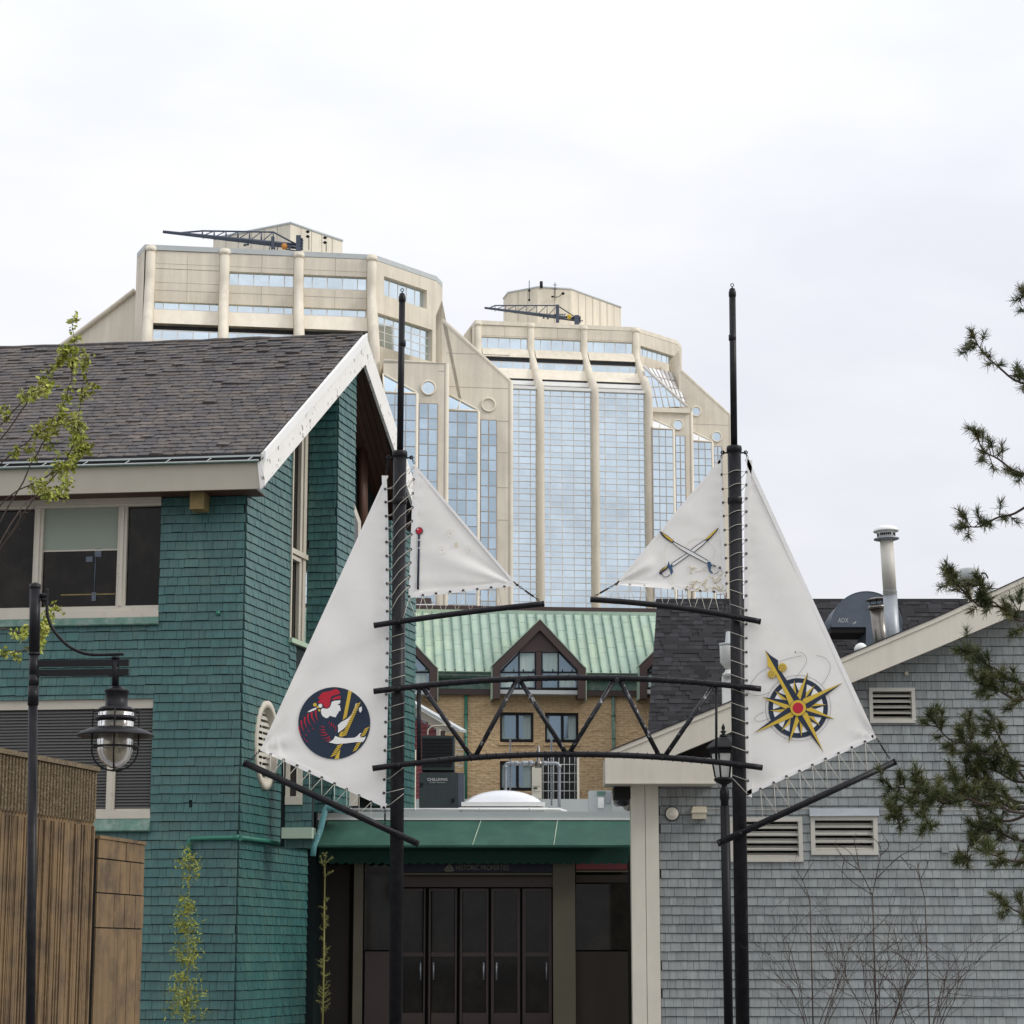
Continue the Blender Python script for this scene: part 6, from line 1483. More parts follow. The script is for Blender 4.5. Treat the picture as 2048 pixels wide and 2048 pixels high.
# wire fence panel
WF = thing('wire_screen', 'dark screen with a white wire grid behind the pipe rack', 'screen', tuple(at(1120, 1612, 60)))
m = MB(); bpx(m, 1084, 1154, 1514, 1624, 60.2, .2); m.build('dark_backing', MT['dark'], WF)
m = MB()
for k in range(7): x = 1086 + k * 10.6; m.tube([at(x, 1514, 60), at(x, 1624, 60)], .008, 5)
for k in range(7): y = 1529 + k * 17.6; m.tube([at(1084, y, 60), at(1154, y, 60)], .010, 5)
m.build('wire_grid', MT['gutter'], WF)
m = MB(); bpx(m, 1154.5, 1158.5, 1514, 1622, 59.9, .2); m.build('white_post', MT['cream'], WF)
# electric boxes
EB = thing('switch_cabinet', 'grey electrical cabinet with a small teal label on the right end of the flat roof', 'cabinet', tuple(at(1200, 1622, 54)))
m = MB(); bpx(m, 1178, 1223, 1581, 1624, 54, .5); m.build('cabinet', MT['gutter'], EB)
m = MB(); bpx(m, 1196, 1208, 1595, 1616, 53.96, .04); m.build('meter_panel', MT['white'], EB)
m = MB(); bpx(m, 1194, 1211, 1582.5, 1590, 53.96, .04); m.build('label_plate', MT['verdi'], EB)
m = MB(); bpx(m, 1210.5, 1223, 1583, 1606, 53.96, .03); m.build('side_door', MT['steel'], EB)
EB2 = thing('junction_box', 'small pale junction box tucked against the beige column', 'box', tuple(at(1240, 1622, 53.6)))
m = MB(); bpx(m, 1226, 1252, 1587, 1624, 53.6, .3); m.build('box', MT['gutter'], EB2)
m = MB(); m.tube([at(x, y, 53.3) for x, y in smooth([(1229, 1588), (1229, 1606), (1234, 1611), (1246, 1611), (1252, 1617)], 4)], .025, 6); m.build('conduit', MT['dsteel'], EB2)
FL = thing('floodlight', 'black floodlight bundle fixed beside the beige column', 'light fitting', tuple(at(1250, 1605, 52.8)))
m = MB(); c = at(1252, 1602, 52.6)
m.lathe(c, [(.10, -.05), (.15, .05), (.13, .22)], 12, (-.9, -.3, .2)); m.build('lamp_head', MT['black'], FL)
m = MB(); m.lathe(at(1257, 1622, 52.7), [(.05, .0), (.12, .05), (.16, .22), (.10, .34)], 12, (0, 0, 1)); m.build('lamp_body', MT['dsteel'], FL)

# ================================================================== brick building with green copper roof
BY = 75.0
BF = frame_at(1080, 1400, BY, 5.4)
BB = thing('brick_hotel', 'tan brick building with green standing-seam copper roof and dark brown gabled dormers', 'building', tuple(BF.P(0, 0, 0)))
bu = lambda x, y=1425, n=0: BF.uz(x, y, n)[0]
bz = lambda y, x=1080, n=0: BF.uz(x, y, n)[1]
uLb, uRb = bu(560), bu(1400)
holes = []
for (x0, x1, y0, y1) in ((1000, 1067, 1425, 1485), (1090, 1157, 1425, 1485), (1000, 1067, 1522.6, 1582), (1090, 1157, 1522.6, 1582), (700, 767, 1425, 1485), (790, 857, 1425, 1485)):
    holes.append((bu(x0), bu(x1), bz(y1), bz(y0)))
zE = bz(1392)
wall_with_holes(BF, uLb, uRb, 0, zE, holes, MT['brick'], n1=0, n0=-.4, parent=BB)
for h in holes:
    m = MB(); m.box(BF, h[0], h[1], h[2], h[3], -.25, -.22); w_ = m.build('window', MT['hglass'], BB)
    m = MB(); fw = .07; uc = (h[0] + h[1]) / 2 + .04
    m.box(BF, h[0], h[1], h[3] - fw, h[3], -.2, -.05); m.box(BF, h[0], h[1], h[2], h[2] + fw * 1.6, -.2, -.05); m.box(BF, h[0], h[0] + fw, h[2] + fw * 1.6, h[3] - fw, -.2, -.05); m.box(BF, h[1] - fw, h[1], h[2] + fw * 1.6, h[3] - fw, -.2, -.05); m.box(BF, uc - fw / 2, uc + fw / 2, h[2] + fw * 1.6, h[3] - fw, -.2, -.06)
    m.build('window_frame', MT['black'], w_)
    m = MB(); m.box(BF, h[0] + fw, h[1] - fw, h[2] + fw * 1.6, h[2] + fw * 1.6 + .05, -.215, -.205); m.box(BF, h[0] + fw, h[0] + fw + .1, h[2] + fw * 1.6, h[3] - fw, -.215, -.206); m.box(BF, h[1] - .32, h[1] - fw, h[2] + fw * 1.6, h[3] - fw, -.216, -.207); m.build('curtain', MT['curtain'], w_)
    m = MB(); m.box(BF, h[0] - .05, h[1] + .05, h[2] - .10, h[2] - .003, -.1, .05); m.build('window_sill', MT['brick'], BB)
for x, x2 in ((929, 934), (1223, 1229)):
    m = MB(); m.tube([BF.P(bu((x + x2) / 2), bz(1392), .08), BF.P(bu((x + x2) / 2), bz(1640), .08)], .055, 8)
    for y in (1430, 1475, 1520): m.lathe(BF.P(bu((x + x2) / 2), bz(y), .08), [(.065, -.03), (.065, .03)], 8)
    m.build('downspout', MT['verdi'] if x > 1000 else MT['gpipe'], BB)
zc = bz(1346, 1080, .5)
m = MB(); m.box(BF, uLb, uRb, zE, bz(1381), -.3, .18); m.build('brown_cornice', MT['brown'], BB)
m = MB(); m.box(BF, uLb, uRb, bz(1380), bz(1356), -.3, .10); m.build('copper_band', MT['verdi'], BB)
m = MB(); m.box(BF, uLb, uRb, bz(1355), zc - .03, -.3, .42); m.build('eave_fascia', MT['gutter'], BB)
# roof: find how far back the ridge lies
zr = None; tanp = math.tan(R(45.5))
for i in range(400):
    rr_ = i * .02; z = zc + rr_ * tanp
    if proj(BF.P(bu(1080), z, .5 - rr_))[1] <= 1231: break
rb, zr = .5 - rr_, z
dirb = (BF.d, )
def RB(u, t, lift=0): return BF.P(u, lerp(zc, zr, t), lerp(.5, rb, t)) + (BF.n * math.sin(R(45.5)) + Vector((0, 0, 1)) * math.cos(R(45.5))) * lift
pitch_w = bu(1157, 1346, .5) - bu(1137.6, 1346, .5)
us0 = bu(1183, 1346, .5); k = -26; pan = []
while us0 + k * pitch_w < uRb:
    u = us0 + k * pitch_w; nseg = 4; st = (k * .37) % 1 * .25
    cuts = [0] + [min(1, st + .25 * q) for q in range(1, 5)]; cuts = sorted(set(cuts + [1]))
    for a, b in zip(cuts[:-1], cuts[1:]):
        if b - a < .02: continue
        o = RB(u + .006, a + .002); M4 = Matrix.Identity(4); nrm = (BF.n * math.sin(R(45.5)) + Vector((0, 0, 1)) * math.cos(R(45.5)))
        c = [BF.d * (pitch_w - .012), nrm * .03, (RB(u, b) - RB(u, a)) * (1 - .004 / (b - a)), o]
        for j in range(4):
            for i in range(3): M4[i][j] = c[j][i]
        pan.append(M4)
    k += 1
pieces(BB, 'roof_panel', MT['copper'], pan)
k = -26; sm = []
while us0 + k * pitch_w < uRb:
    u = us0 + k * pitch_w; m = MB(); m.hexa([RB(u - .02, .01, .0), RB(u + .02, .01, .0), RB(u + .02, 1, .0), RB(u - .02, 1, .0), RB(u - .02, .01, .10), RB(u + .02, .01, .10), RB(u + .02, 1, .10), RB(u - .02, 1, .10)]); m.build('standing_seam', MT['verdi'], BB); k += 1
m = MB(); m.hexa([RB(uLb, 0, -.25), RB(uRb, 0, -.25), RB(uRb, 1, -.25), RB(uLb, 1, -.25), RB(uLb, 0, -.003), RB(uRb, 0, -.003), RB(uRb, 1, -.003), RB(uLb, 1, -.003)]); m.build('roof', MT['verdi'], BB)
m = MB(); m.box(BF, uLb, uRb, zr - .1, zr + .05, rb - 8, rb - .02); m.box(BF, uLb, uRb, zr + .051, zr + .16, rb - 1, rb - .06); m.build('ridge_flashing', MT['copper'], BB)
m = MB(); m.box(BF, uLb, uRb, zr + .161, zr + .33, rb - 8, rb - .25); m.build('ridge_coping', MT['brown'], BB)
# dormers
def dormer(dx, full=True):
    Dp = lambda x, y, n=.75: BF.uz(x + dx, y, n)
    n1 = .75; D_ = lambda pts, a, b: ([BF.P(*Dp(x, y, b), a) for x, y in pts], [BF.P(*Dp(x, y, b), b) for x, y in pts])
    outer = [(985.4, 1397), (985.4, 1333), (1080, 1240), (1171.5, 1335), (1171.5, 1397)]
    inner = [(1000.5, 1397), (1000.5, 1339), (1080, 1260), (1156, 1340), (1156, 1397)]
    m = MB()
    for i in range(4):
        q = [outer[i], outer[i + 1], inner[i + 1], inner[i]]; A_, B_ = D_(q, .2, n1); m.prism(A_, B_)
    recalc(m.build('dormer_frame', MT['brown'], BB))
    # copper cheeks and roof running back into the main roof
    u_a, z_a = Dp(985.4, 1333); u_p, z_p = Dp(1080, 1239); u_b, z_b = Dp(1171.5, 1335); _, z_l = Dp(985.4, 1398)
    back = lambda z: .5 - (z - zc) / tanp
    m = MB()
    for ue, zz in ((u_a, z_a), (u_b, z_b)):
        m.hexa([BF.P(ue - .04, zz, n1 + .02), BF.P(u_p, z_p, n1 + .02), BF.P(u_p, z_p, back(z_p) - .1), BF.P(ue - .04, zz, back(zz) - .1), BF.P(ue - .04, zz + .05, n1 + .02), BF.P(u_p, z_p + .05, n1 + .02), BF.P(u_p, z_p + .05, back(z_p) - .1), BF.P(ue - .04, zz + .05, back(zz) - .1)])
    m.build('dormer_roof', MT['copper'], BB)
    m = MB()
    for ue, s in ((u_a, -1), (u_b, 1)): m.box(BF, min(ue, ue + s * .03), max(ue, ue + s * .03), z_l, z_a, -.3, n1 - .03)
    m.build('dormer_cheek', MT['copper'], BB)
    m = MB()
    gp = [(1001, 1378), (1001, 1339), (1037, 1302), (1120, 1302), (1155.5, 1340), (1155.5, 1378)]
    A_, B_ = D_(gp, .45, .5); m.prism(A_, B_); gl = recalc(m.build('dormer_window', MT['hglass'], BB))
    m = MB(); A_, B_ = D_([(1037, 1304), (1044, 1294), (1080, 1262), (1113, 1294), (1120, 1304)], .3, .6); m.prism(A_, B_); recalc(m.build('dormer_panel', MT['brown'], BB))
    m = MB()
    def bar(x0, y0, x1, y1): A_, B_ = D_([(x0, y0), (x1, y0), (x1, y1), (x0, y1)], .45, .60); m.prism(A_, B_)
    bar(1072.5, 1302, 1082.5, 1378); m.build('dormer_mullion', MT['brown'], BB)
    m = MB()
    for q in ((1037, 1303, 1039.5, 1377), (1115.5, 1303, 1118, 1377), (1001, 1343, 1072, 1345.6), (1083, 1343, 1155, 1345.6), (1001, 1375, 1072, 1378.5), (1083, 1375, 1155, 1378.5), (1070, 1303, 1072.3, 1377), (1082.7, 1303, 1085, 1377), (1038, 1303, 1120, 1305)):
        A_, B_ = D_([(q[0], q[1]), (q[2], q[1]), (q[2], q[3]), (q[0], q[3])], .5, .57); m.prism(A_, B_)
    for a, b in (((1001, 1341), (1041, 1301)), ((1116, 1301), (1156, 1342))):
        A_, B_ = D_([a, b, (b[0] + 2, b[1] + 2), (a[0] + 2, a[1] + 3)], .5, .57); m.prism(A_, B_)
    recalc(m.build('window_bars', MT['black'], gl))
    m = MB(); 
    for q in ((1040, 1307, 1069, 1342), (1086, 1307, 1115, 1342), (1040, 1348, 1066, 1374), (1003, 1350, 1030, 1374), (1120, 1348, 1150, 1374)):
        A_, B_ = D_([(q[0], q[1]), (q[2], q[1]), (q[2], q[3]), (q[0], q[3])], .5, .506); m.prism(A_, B_)
    recalc(m.build('curtain', MT['curtain'], gl))
    m = MB(); m.box(BF, Dp(1001, 1380)[0], Dp(1156, 1380)[0], Dp(1080, 1387)[1], Dp(1080, 1379)[1], -.2, .6); m.build('dormer_sill', MT['gutter'], BB)
for dx in (-296.5, 0, 294): dormer(dx)
# dark inner body, added so no light leaks through
m = MB(); m.box(BF, uLb + .1, uRb - .1, 0, zE - .05, -6, -.6); m.build('inner_light_block', MT['dark'], BB)

# ---- red clapboard house corner
RH = thing('red_house', 'corner of a red clapboard house between the teal wall and the brick building', 'house', tuple(at(850, 1610, 62)))
RF = frame_at(860, 1500, 62, -32)
rp = lambda x, y, n=0: RF.uz(x, y, n)
m = MB(); q = [rp(x, y) for x, y in ((780, 1640), (780, 1400), (838, 1442), (873, 1462), (873, 1640))]; m.poly(RF, q, -.3, -.03); recalc(m.build('wall', MT['greydark'], RH))
z = rp(850, 1640)[1]; bo = []
while z < rp(850, 1425)[1]:
    ue = rp(873, 1520)[0]
    zt_ = z + .10; a, b = rp(780, 1500)[0], ue
    # clip against the sloping soffit
    yy = proj(RF.P(ue, z, 0))[1]
    while b > a and proj(RF.P(b, z + .05, 0))[1] < 1440 + (proj(RF.P(b, z + .05, 0))[0] - 838) * .58: b -= .05
    if b - a > .1: bo.append(RF.M(a, z, -.02, b - a, .03, .108))
    z += .115
pieces(RH, 'clapboard', MT['red_sid'], bo, WEDGE_V, UNIT_F)
m = MB(); q = [rp(x, y, .5) for x, y in ((780, 1378), (921, 1459), (919, 1464), (780, 1385))]; m.poly(RF, q, .2, .5); recalc(m.build('eave_fascia', MT['gutter'], RH))
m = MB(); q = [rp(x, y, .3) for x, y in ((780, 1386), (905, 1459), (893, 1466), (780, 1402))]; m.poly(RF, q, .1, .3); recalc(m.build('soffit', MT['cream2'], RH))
m = MB(); a, b = rp(873, 1520)[0], rp(880, 1520)[0]; m.box(RF, a, b, rp(873, 1640)[1], rp(873, 1455)[1], -.2, .02); m.build('corner_board', MT['cream'], RH)
m = MB(); bpx(m, 880.5, 890, 1461, 1473, 61, .2); m.build('window_pane', MT['brown'], RH)
# parapet behind the chiller
m = MB(); bpx(m, 780, 1262, 1598, 1640, 58, .3); tag(m.build('roof_parapet', MT['gutter']), 'low pale parapet at the back of the flat roof', 'parapet')
# pale roof edges just left, above the green roof
m = MB(); bpx(m, 826, 862, 1196, 1203, 140, 2); bpx(m, 826, 868, 1209, 1216, 139, 2); m.build('x', MT['white']); bpx(m, 826, 856, 1203.5, 1208.5, 140.5, 2)
bpy.data.objects.remove(bpy.data.objects['x'])
FR_ = thing('distant_roof_edge', 'pale roof edge with dark gap glimpsed under the small left sail', 'building', tuple(at(845, 1215, 140)))
m = MB(); bpx(m, 800, 868, 1208, 1217, 139, 6); m.build('roof_edge', MT['white'], FR_)
m = MB(); bpx(m, 800, 862, 1196, 1207, 140, 5); m.build('dark_gap', MT['brown'], FR_)
m = MB(); bpx(m, 780, 880, 1217.2, 1500, 140, 6); m.build('wall', MT['gutter'], FR_)

# ================================================================== dark shingled mansard behind the grey building
MY = 64.0
MF = frame_at(1450, 1300, MY, 0)
MN = thing('mansard_roof', 'large dark asphalt-shingled roof block behind the pale gable on the right', 'roof', tuple(MF.P(0, 0, 0)))
mz = lambda y, n=0: MF.uz(1450, y, n)[1]
muL = MF.uz(1314.6, 1201, -1.6)[0]; zMt = MF.uz(1450, 1201, -1.6)[1]; muL0 = MF.uz(1295, 1475, 0)[0]; zMb = mz(1475)
muR = MF.uz(2200, 1201, -1.6)[0]
def MP(u, t, lift=0): return MF.P(u, lerp(zMb, zMt, t), lerp(0, -1.6, t) + lift)
m = MB(); m.prism([MP(muL0, 0), MP(muR, 0), MP(muR, 1), MP(muL, 1)], [MP(muL0 + 1.6, 0) - MF.n * 12, MP(muR, 0) - MF.n * 12, MP(muR, 1) - MF.n * 8, MP(muL + 1.2, 1) - MF.n * 8]); recalc(m.build('roof_body', MT['asph'], MN))
Lm = (MP(0, 1) - MP(0, 0)); nr = int(Lm.length / .135); rnd = random.Random(9); mt_ = []
for r_ in range(nr):
    t = r_ / nr; u = lerp(muL0, muL, t) - rnd.uniform(0, .3)
    while u < muR:
        w_ = rnd.uniform(.12, .42); a = max(u, lerp(muL0, muL, t)); b = min(u + w_, muR); u += w_
        if b - a < .04: continue
        M4 = Matrix.Identity(4); c = [MF.d * (b - a - .005), MF.n * (.014 + (.014 if rnd.random() < .4 else 0)), Lm / nr * 1.02, MP(a, t, .002)]
        for j in range(4):
            for i in range(3): M4[i][j] = c[j][i]
        mt_.append(M4)
pieces(MN, 'roof_shingle', MT['asph'], mt_, WEDGE_V, UNIT_F, stuff='roof_shingles')
m = MB(); m.box(MF, muL - .03, muR, zMt - .03, zMt + .05, -2.4, -1.57); m.build('roof_cap', MT['asph'], MN)
m = MB(); m.box(MF, muL0 + 1.4, muR, 0, zMb, -12, -.2); m.build('wall', MT['greydark'], MN)

# ================================================================== grey shingled building
GYy = 47.0
GF = frame_at(1500, 1600, GYy, 0)
GB = thing('grey_house', 'grey shingled building with wide cream gable boards at the right', 'house', tuple(GF.P(0, 0, 0)))
gz = lambda y, x=1600, n=0: GF.uz(x, y, n)[1]
gu = lambda x, y=1600, n=0: GF.uz(x, y, n)[0]
ov = .75
# rake board (overhang in front of the wall)
top = [(1205, 1509), (1221, 1502), (1462, 1404), (1681, 1317), (1870, 1237), (2100, 1132), (2330, 1031), (2760, 1215)]
bot_ = [(1350, 1510), (1462, 1464), (1704, 1365), (1870, 1297), (2100, 1200), (2330, 1099), (2760, 1283)]
def gp_(x, y, n): return GF.uz(x, y, n)
A = [gp_(x, y, ov) for x, y in top[1:]] + [gp_(x, y, ov) for x, y in bot_[::-1]] + [gp_(1290, 1535, ov)]
m = MB(); m.poly(GF, A, ov - .08, ov); recalc(m.build('rake_board', MT['cream'], GB))
A = [gp_(x, y - .5, ov) for x, y in top[1:]] + [gp_(x, y + 9, ov) for x, y in top[1:][::-1]]
m = MB(); m.poly(GF, A, ov + .002, ov + .035); recalc(m.build('rake_trim', MT['cream'], GB))
A = [gp_(x, y - 2.5, ov) for x, y in top[1:]] + [gp_(x, y - .6, ov) for x, y in top[1:][::-1]]
m = MB(); m.poly(GF, A, -.6, ov + .06); recalc(m.build('roof', MT['asph'], GB))
# soffit between rake board and wall: sloping slab following the lower edge
uz = [gp_(x, y, ov) for x, y in bot_]
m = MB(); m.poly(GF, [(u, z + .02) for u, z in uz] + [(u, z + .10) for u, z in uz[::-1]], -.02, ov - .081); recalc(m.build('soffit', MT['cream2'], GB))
# eave return band
zb1, zb0 = gz(1516, 1300, ov + .05), gz(1564.5, 1300, ov + .05)
ua, ubb = GF.uz(1210.5, 1540, ov + .05)[0], GF.uz(1431, 1540, ov + .05)[0]
m = MB(); m.box(GF, ua, ubb, zb0, zb1, -.3, ov + .05); m.build('eave_return', MT['cream'], GB)
m = MB(); m.poly(GF, [gp_(1221, 1503, ov), gp_(1215, 1514, ov), gp_(1352, 1514, ov), gp_(1352, 1510, ov), gp_(1290, 1532, ov - .02)][:3] + [gp_(1352, 1450, ov)], ov - .09, ov - .01); recalc(m.build('rake_end', MT['cream'], GB))
m = MB(); m.box(GF, ua, ubb, zb0 - .03, zb0 - .002, -.3, ov + .07); m.build('band_drip', MT['cream'], GB)
m = MB(); m.box(GF, gu(1350, 1510, .2), gu(1440, 1510, .2), zb1 - .02, zb1 + .5, -.3, .1); m.build('shadow_gap', MT['dark'], GB)  # black box put in for the shade beneath the gable board
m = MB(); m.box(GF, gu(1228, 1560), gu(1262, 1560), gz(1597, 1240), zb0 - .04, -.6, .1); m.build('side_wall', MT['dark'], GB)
# column
for (xa, xb) in ((1262, 1290), (1291, 1317.5)):
    m = MB(); m.box(GF, gu(xa, 1650, .12), gu(xb, 1650, .12), 0, zb0 - .032, -.3, .12); m.build('column_board', MT['cream'], GB)
# wall
zTop = gz(1090, 2330)
def grake(u): # z of wall top at u: follows lower edge of rake board, projected to the wall
    for (u0, z0), (u1, z1) in zip(uz[:-1], uz[1:]):
        if u0 <= u <= u1: return lerp(z0, z1, (u - u0) / (u1 - u0)) + .03
    return uz[0][1] if u < uz[0][0] else uz[-1][1]
vents = [(1738, 1830, 1376, 1446.6), (1460, 1605, 1635, 1724), (1621, 1755, 1632, 1710)]
gh = [(gu(a, (c + d) / 2) - 0, gu(b, (c + d) / 2), gz(d, (a + b) / 2), gz(c, (a + b) / 2)) for a, b, c, d in vents]
uG0, uG1 = gu(1317), gu(2690)
zmin = uz[0][1]
wall_with_holes(GF, uG0, uG1, 0, zmin + .02, gh, MT['greydark'], n1=0, n0=-.25, parent=GB)
m = MB(); pts = [(uz[0][0], zmin)] + [(u, z + .03) for u, z in uz] + [(uz[-1][0], zmin)]
sub = [p for p in pts]
# upper part of the wall in strips, leaving the gable vent open
h = gh[0]; xs = sorted([u for u, _ in uz] + [h[0], h[1]]); mm = MB()
for a, b in zip(xs[:-1], xs[1:]):
    za_, zb2 = grake(a), grake(b)
    if h[0] - .001 <= a and b <= h[1] + .001:
        mm.hexa([GF.P(a, h[3], 0), GF.P(b, h[3], 0), GF.P(b, h[3], -.25), GF.P(a, h[3], -.25), GF.P(a, za_, 0), GF.P(b, zb2, 0), GF.P(b, zb2, -.25), GF.P(a, za_, -.25)])
        if h[2] > zmin + .02: mm.box(GF, a, b, zmin + .02, h[2], -.25, 0)
    else: mm.hexa([GF.P(a, zmin + .02, 0), GF.P(b, zmin + .02, 0), GF.P(b, zmin + .02, -.25), GF.P(a, zmin + .02, -.25), GF.P(a, za_, 0), GF.P(b, zb2, 0), GF.P(b, zb2, -.25), GF.P(a, za_, -.25)])
mm.build('gable_wall', MT['greydark'], GB)
gs_ = shingles(GB, 'x', GF, uG0 + .002, uG1, 0, zTop, None, holes=gh, row=17.75 * GYy / FPX / 1.0, wmin=.12, wmax=.26, seed=31, clip=lambda u, z: z < (grake(u) + .09 if u > uz[0][0] else zb0 + .1), jit=.003)
pieces(GB, 'wall_shingle', MT['grey'], gs_, WEDGE_V, UNIT_F, stuff='wall_shingles')
m = MB(); m.box(GF, gu(1817.5), gu(1824.5), gz(1351), gz(1344), 0, .06); m.build('small_block', MT['beigebox'], GB)
# louvres
def louvre(lbl, h, nb, wd, nm, extra=None, broken=False):
    t = thing('louvre_vent', lbl, 'vent', tuple(GF.P((h[0] + h[1]) / 2, h[2], 0)), 'louvred vents on the grey wall')
    m = MB(); m.box(GF, h[0], h[1], h[3] - wd, h[3], -.2, .06); m.box(GF, h[0], h[1], h[2], h[2] + wd, -.2, .075); m.box(GF, h[0], h[0] + wd, h[2] + wd + .001, h[3] - wd - .001, -.2, .058); m.box(GF, h[1] - wd, h[1], h[2] + wd + .001, h[3] - wd - .001, -.2, .058); m.build('vent_frame', MT['lou'], t)
    m = MB(); m.box(GF, h[0] + .01, h[1] - .01, h[2] + .01, h[3] - .01, -.45, -.4); m.build('dark_backing', MT['dark'], t)
    p = (h[3] - h[2] - 2 * wd) / nb
    for k in range(nb):
        z = h[2] + wd + p * k; a, b = h[0] + wd, h[1] - wd
        m = MB(); m.hexa([GF.P(a, z, .03), GF.P(b, z, .03), GF.P(b, z + p * .62, -.16), GF.P(a, z + p * .62, -.16), GF.P(a, z + p * .22, .04), GF.P(b, z + p * .22, .04), GF.P(b, z + p * .72, -.16), GF.P(a, z + p * .72, -.16)]); m.build('louvre_blade', MT['lou'], t)
    return t
louvre('small louvred vent in a white frame high under the cream gable board', gh[0], 5, .075, 'a')
louvre('wide louvred vent low on the grey wall, partly behind the right mast', gh[1], 5, .085, 'b')
t_ = louvre('louvred vent under a bent metal flashing, left of the pine', gh[2], 4, .09, 'c')
a, b = gu(1618, 1625), gu(1757, 1625); m = MB(); m.hexa([GF.P(a, gz(1633), .12), GF.P(b, gz(1632), .12), GF.P(b, gz(1632), .0), GF.P(a, gz(1633), .0), GF.P(a, gz(1617), .05), GF.P(b, gz(1617), .05), GF.P(b, gz(1617), .0), GF.P(a, gz(1617), .0)]); m.build('flashing', MT['steel'], t_)
# round speaker, light box, cable
t_ = thing('speaker', 'round white speaker on the grey shingled wall beside the beige column', 'speaker', tuple(GF.P(gu(1343.5), gz(1628), 0)))
c = GF.P(gu(1343.5, 1628), gz(1628, 1343), .04); m = MB(); m.lathe(c, [(.148, 0), (.148, .05), (.135, .055)], 28, GF.n); m.build('rim', MT['black'], t_)
m = MB(); m.lathe(c + GF.n * .055, [(.132, 0), (.132, .02), (.12, .03), (.05, .032), (.045, .04)], 28, GF.n); m.build('grille', MT['cream'], t_)
t_ = thing('light_box', 'cream box-shaped wall light to the right of the round speaker', 'wall light', tuple(GF.P(gu(1396), gz(1639), 0)))
u0, u1, z0, z1, zm = gu(1382), gu(1411), gz(1639), gz(1614), gz(1627)
m = MB(); m.hexa([GF.P(u0 - .02, zm, .30), GF.P(u1 + .01, zm, .30), GF.P(u1 + .01, zm, .03), GF.P(u0 - .02, zm, .03), GF.P(u0 + .02, z1, .18), GF.P(u1, z1, .18), GF.P(u1, z1, .03), GF.P(u0 + .02, z1, .03)]); m.build('hood', MT['beigebox'], t_)
m = MB(); m.box(GF, u0, u1 - .01, z0, zm - .002, .03, .27); m.build('body', MT['beigebox'], t_)
m = MB(); m.tube([GF.P(u1, gz(1617), .05)] + [GF.P(gu(x), gz(1618.5 + 1.2 * math.sin(x * .03)), .045) for x in range(1415, 2000, 12)], .006, 5); tag(m.build('cable', MT['rope']), 'thin pale cable strung along the grey shingled wall', 'cable')
m = MB(); bpx(m, 1884, 1897, 1692, 1705, 46.9, .05); tag(m.build('patch_plate', MT['grey']), 'small square grey plate low on the wall by the pine', 'plate')

# ================================================================== roof objects on the right
def px_lathe(x, y, Y, prof, seg=24, axis=None): 
    c = at(x, y, Y); m = MB(); m.lathe(c, prof, seg, axis); return m
kk = 52 / FPX
FLU = thing('flue_pipe', 'tall round metal flue with a mushroom cap rising above the cream gable', 'chimney', tuple(at(1787, 1290, 52)))
pT, pB = at(1773, 1080, 52), at(1786.5, 1290, 52); dT = (pT - pB).normalized(); pj = pB.lerp(pT, .47)
m = MB(); m.tube([pj, pT], 13.6 * kk, 24); m.build('upper_pipe', MT['lou'], FLU)
m = MB(); m.tube([pB - dT * .6, pj], 14.2 * kk, 24); m.build('lower_pipe', MT['steel'], FLU)
m = MB(); 
for d_ in (0, .05, .09): m.lathe(pj + dT * d_, [(14.0 * kk, -.008), (14.9 * kk, 0), (14.0 * kk, .008)], 24, dT)
m.build('pipe_joint', MT['steel'], FLU)
m = MB(); q = lambda y: (1080 - y) * kk
m.lathe(pT, [(14 * kk, q(1082)), (25.5 * kk, q(1079)), (26 * kk, q(1077)), (17 * kk, q(1074))], 28, dT); m.build('flange', MT['steel'], FLU)
m = MB(); m.lathe(pT, [(17.5 * kk, q(1074)), (18 * kk, q(1060))], 28, dT); m.build('cap_body', MT['white'], FLU)
m = MB()
for i in range(28):
    if i % 7 == 6: continue
    a_ = dT.orthogonal().normalized(); e_ = dT.cross(a_); th = i * 2 * PI / 28; v = a_ * math.cos(th) + e_ * math.sin(th); tt = dT.cross(v)
    c = pT + v * 18.2 * kk + dT * q(1069.5); m.hexa([c - tt * .018 - dT * .03, c + tt * .018 - dT * .03, c + tt * .018 - dT * .03 + v * .006, c - tt * .018 - dT * .03 + v * .006, c - tt * .018 + dT * .03, c + tt * .018 + dT * .03, c + tt * .018 + dT * .03 + v * .006, c - tt * .018 + dT * .03 + v * .006])
m.build('grille_slots', MT['black'], FLU)
m = MB(); m.lathe(pT, [(18 * kk, q(1063)), (25.5 * kk, q(1063)), (26 * kk, q(1061)), (22 * kk, q(1055.5)), (13 * kk, q(1051.5)), (4 * kk, q(1050.5))], 28, dT); m.build('cap', MT['white'], FLU)
FL2 = thing('flue_pipe', 'short leaning tarnished flue with a flat cap left of the tall flue', 'chimney', tuple(at(1764, 1290, 53)))
a, b = at(1764, 1296, 53), at(1754, 1216, 53); d_ = (b - a).normalized(); k3 = 53 / FPX
m = MB(); m.tube([a - d_ * .5, b], 15 * k3, 20); m.build('pipe', MT['dsteel'], FL2)
m = MB(); m.lathe(b, [(16 * k3, -.03), (20 * k3, 0), (16.5 * k3, .05), (14 * k3, .08)], 20, d_); m.build('collar', MT['dsteel'], FL2)
m = MB()
for i in range(3):
    th = i * 2.1 + .4; v = Vector((math.cos(th), math.sin(th), 0)) * 13 * k3; m.tube([b + v + d_ * .05, b + v * 1.1 + d_ * .2], .012, 5)
m.build('cap_strut', MT['black'], FL2)
m = MB(); m.lathe(b, [(21.5 * k3, .19), (22 * k3, .20), (10 * k3, .245), (2 * k3, .25)], 20, d_); m.build('cap', MT['dsteel'], FL2)
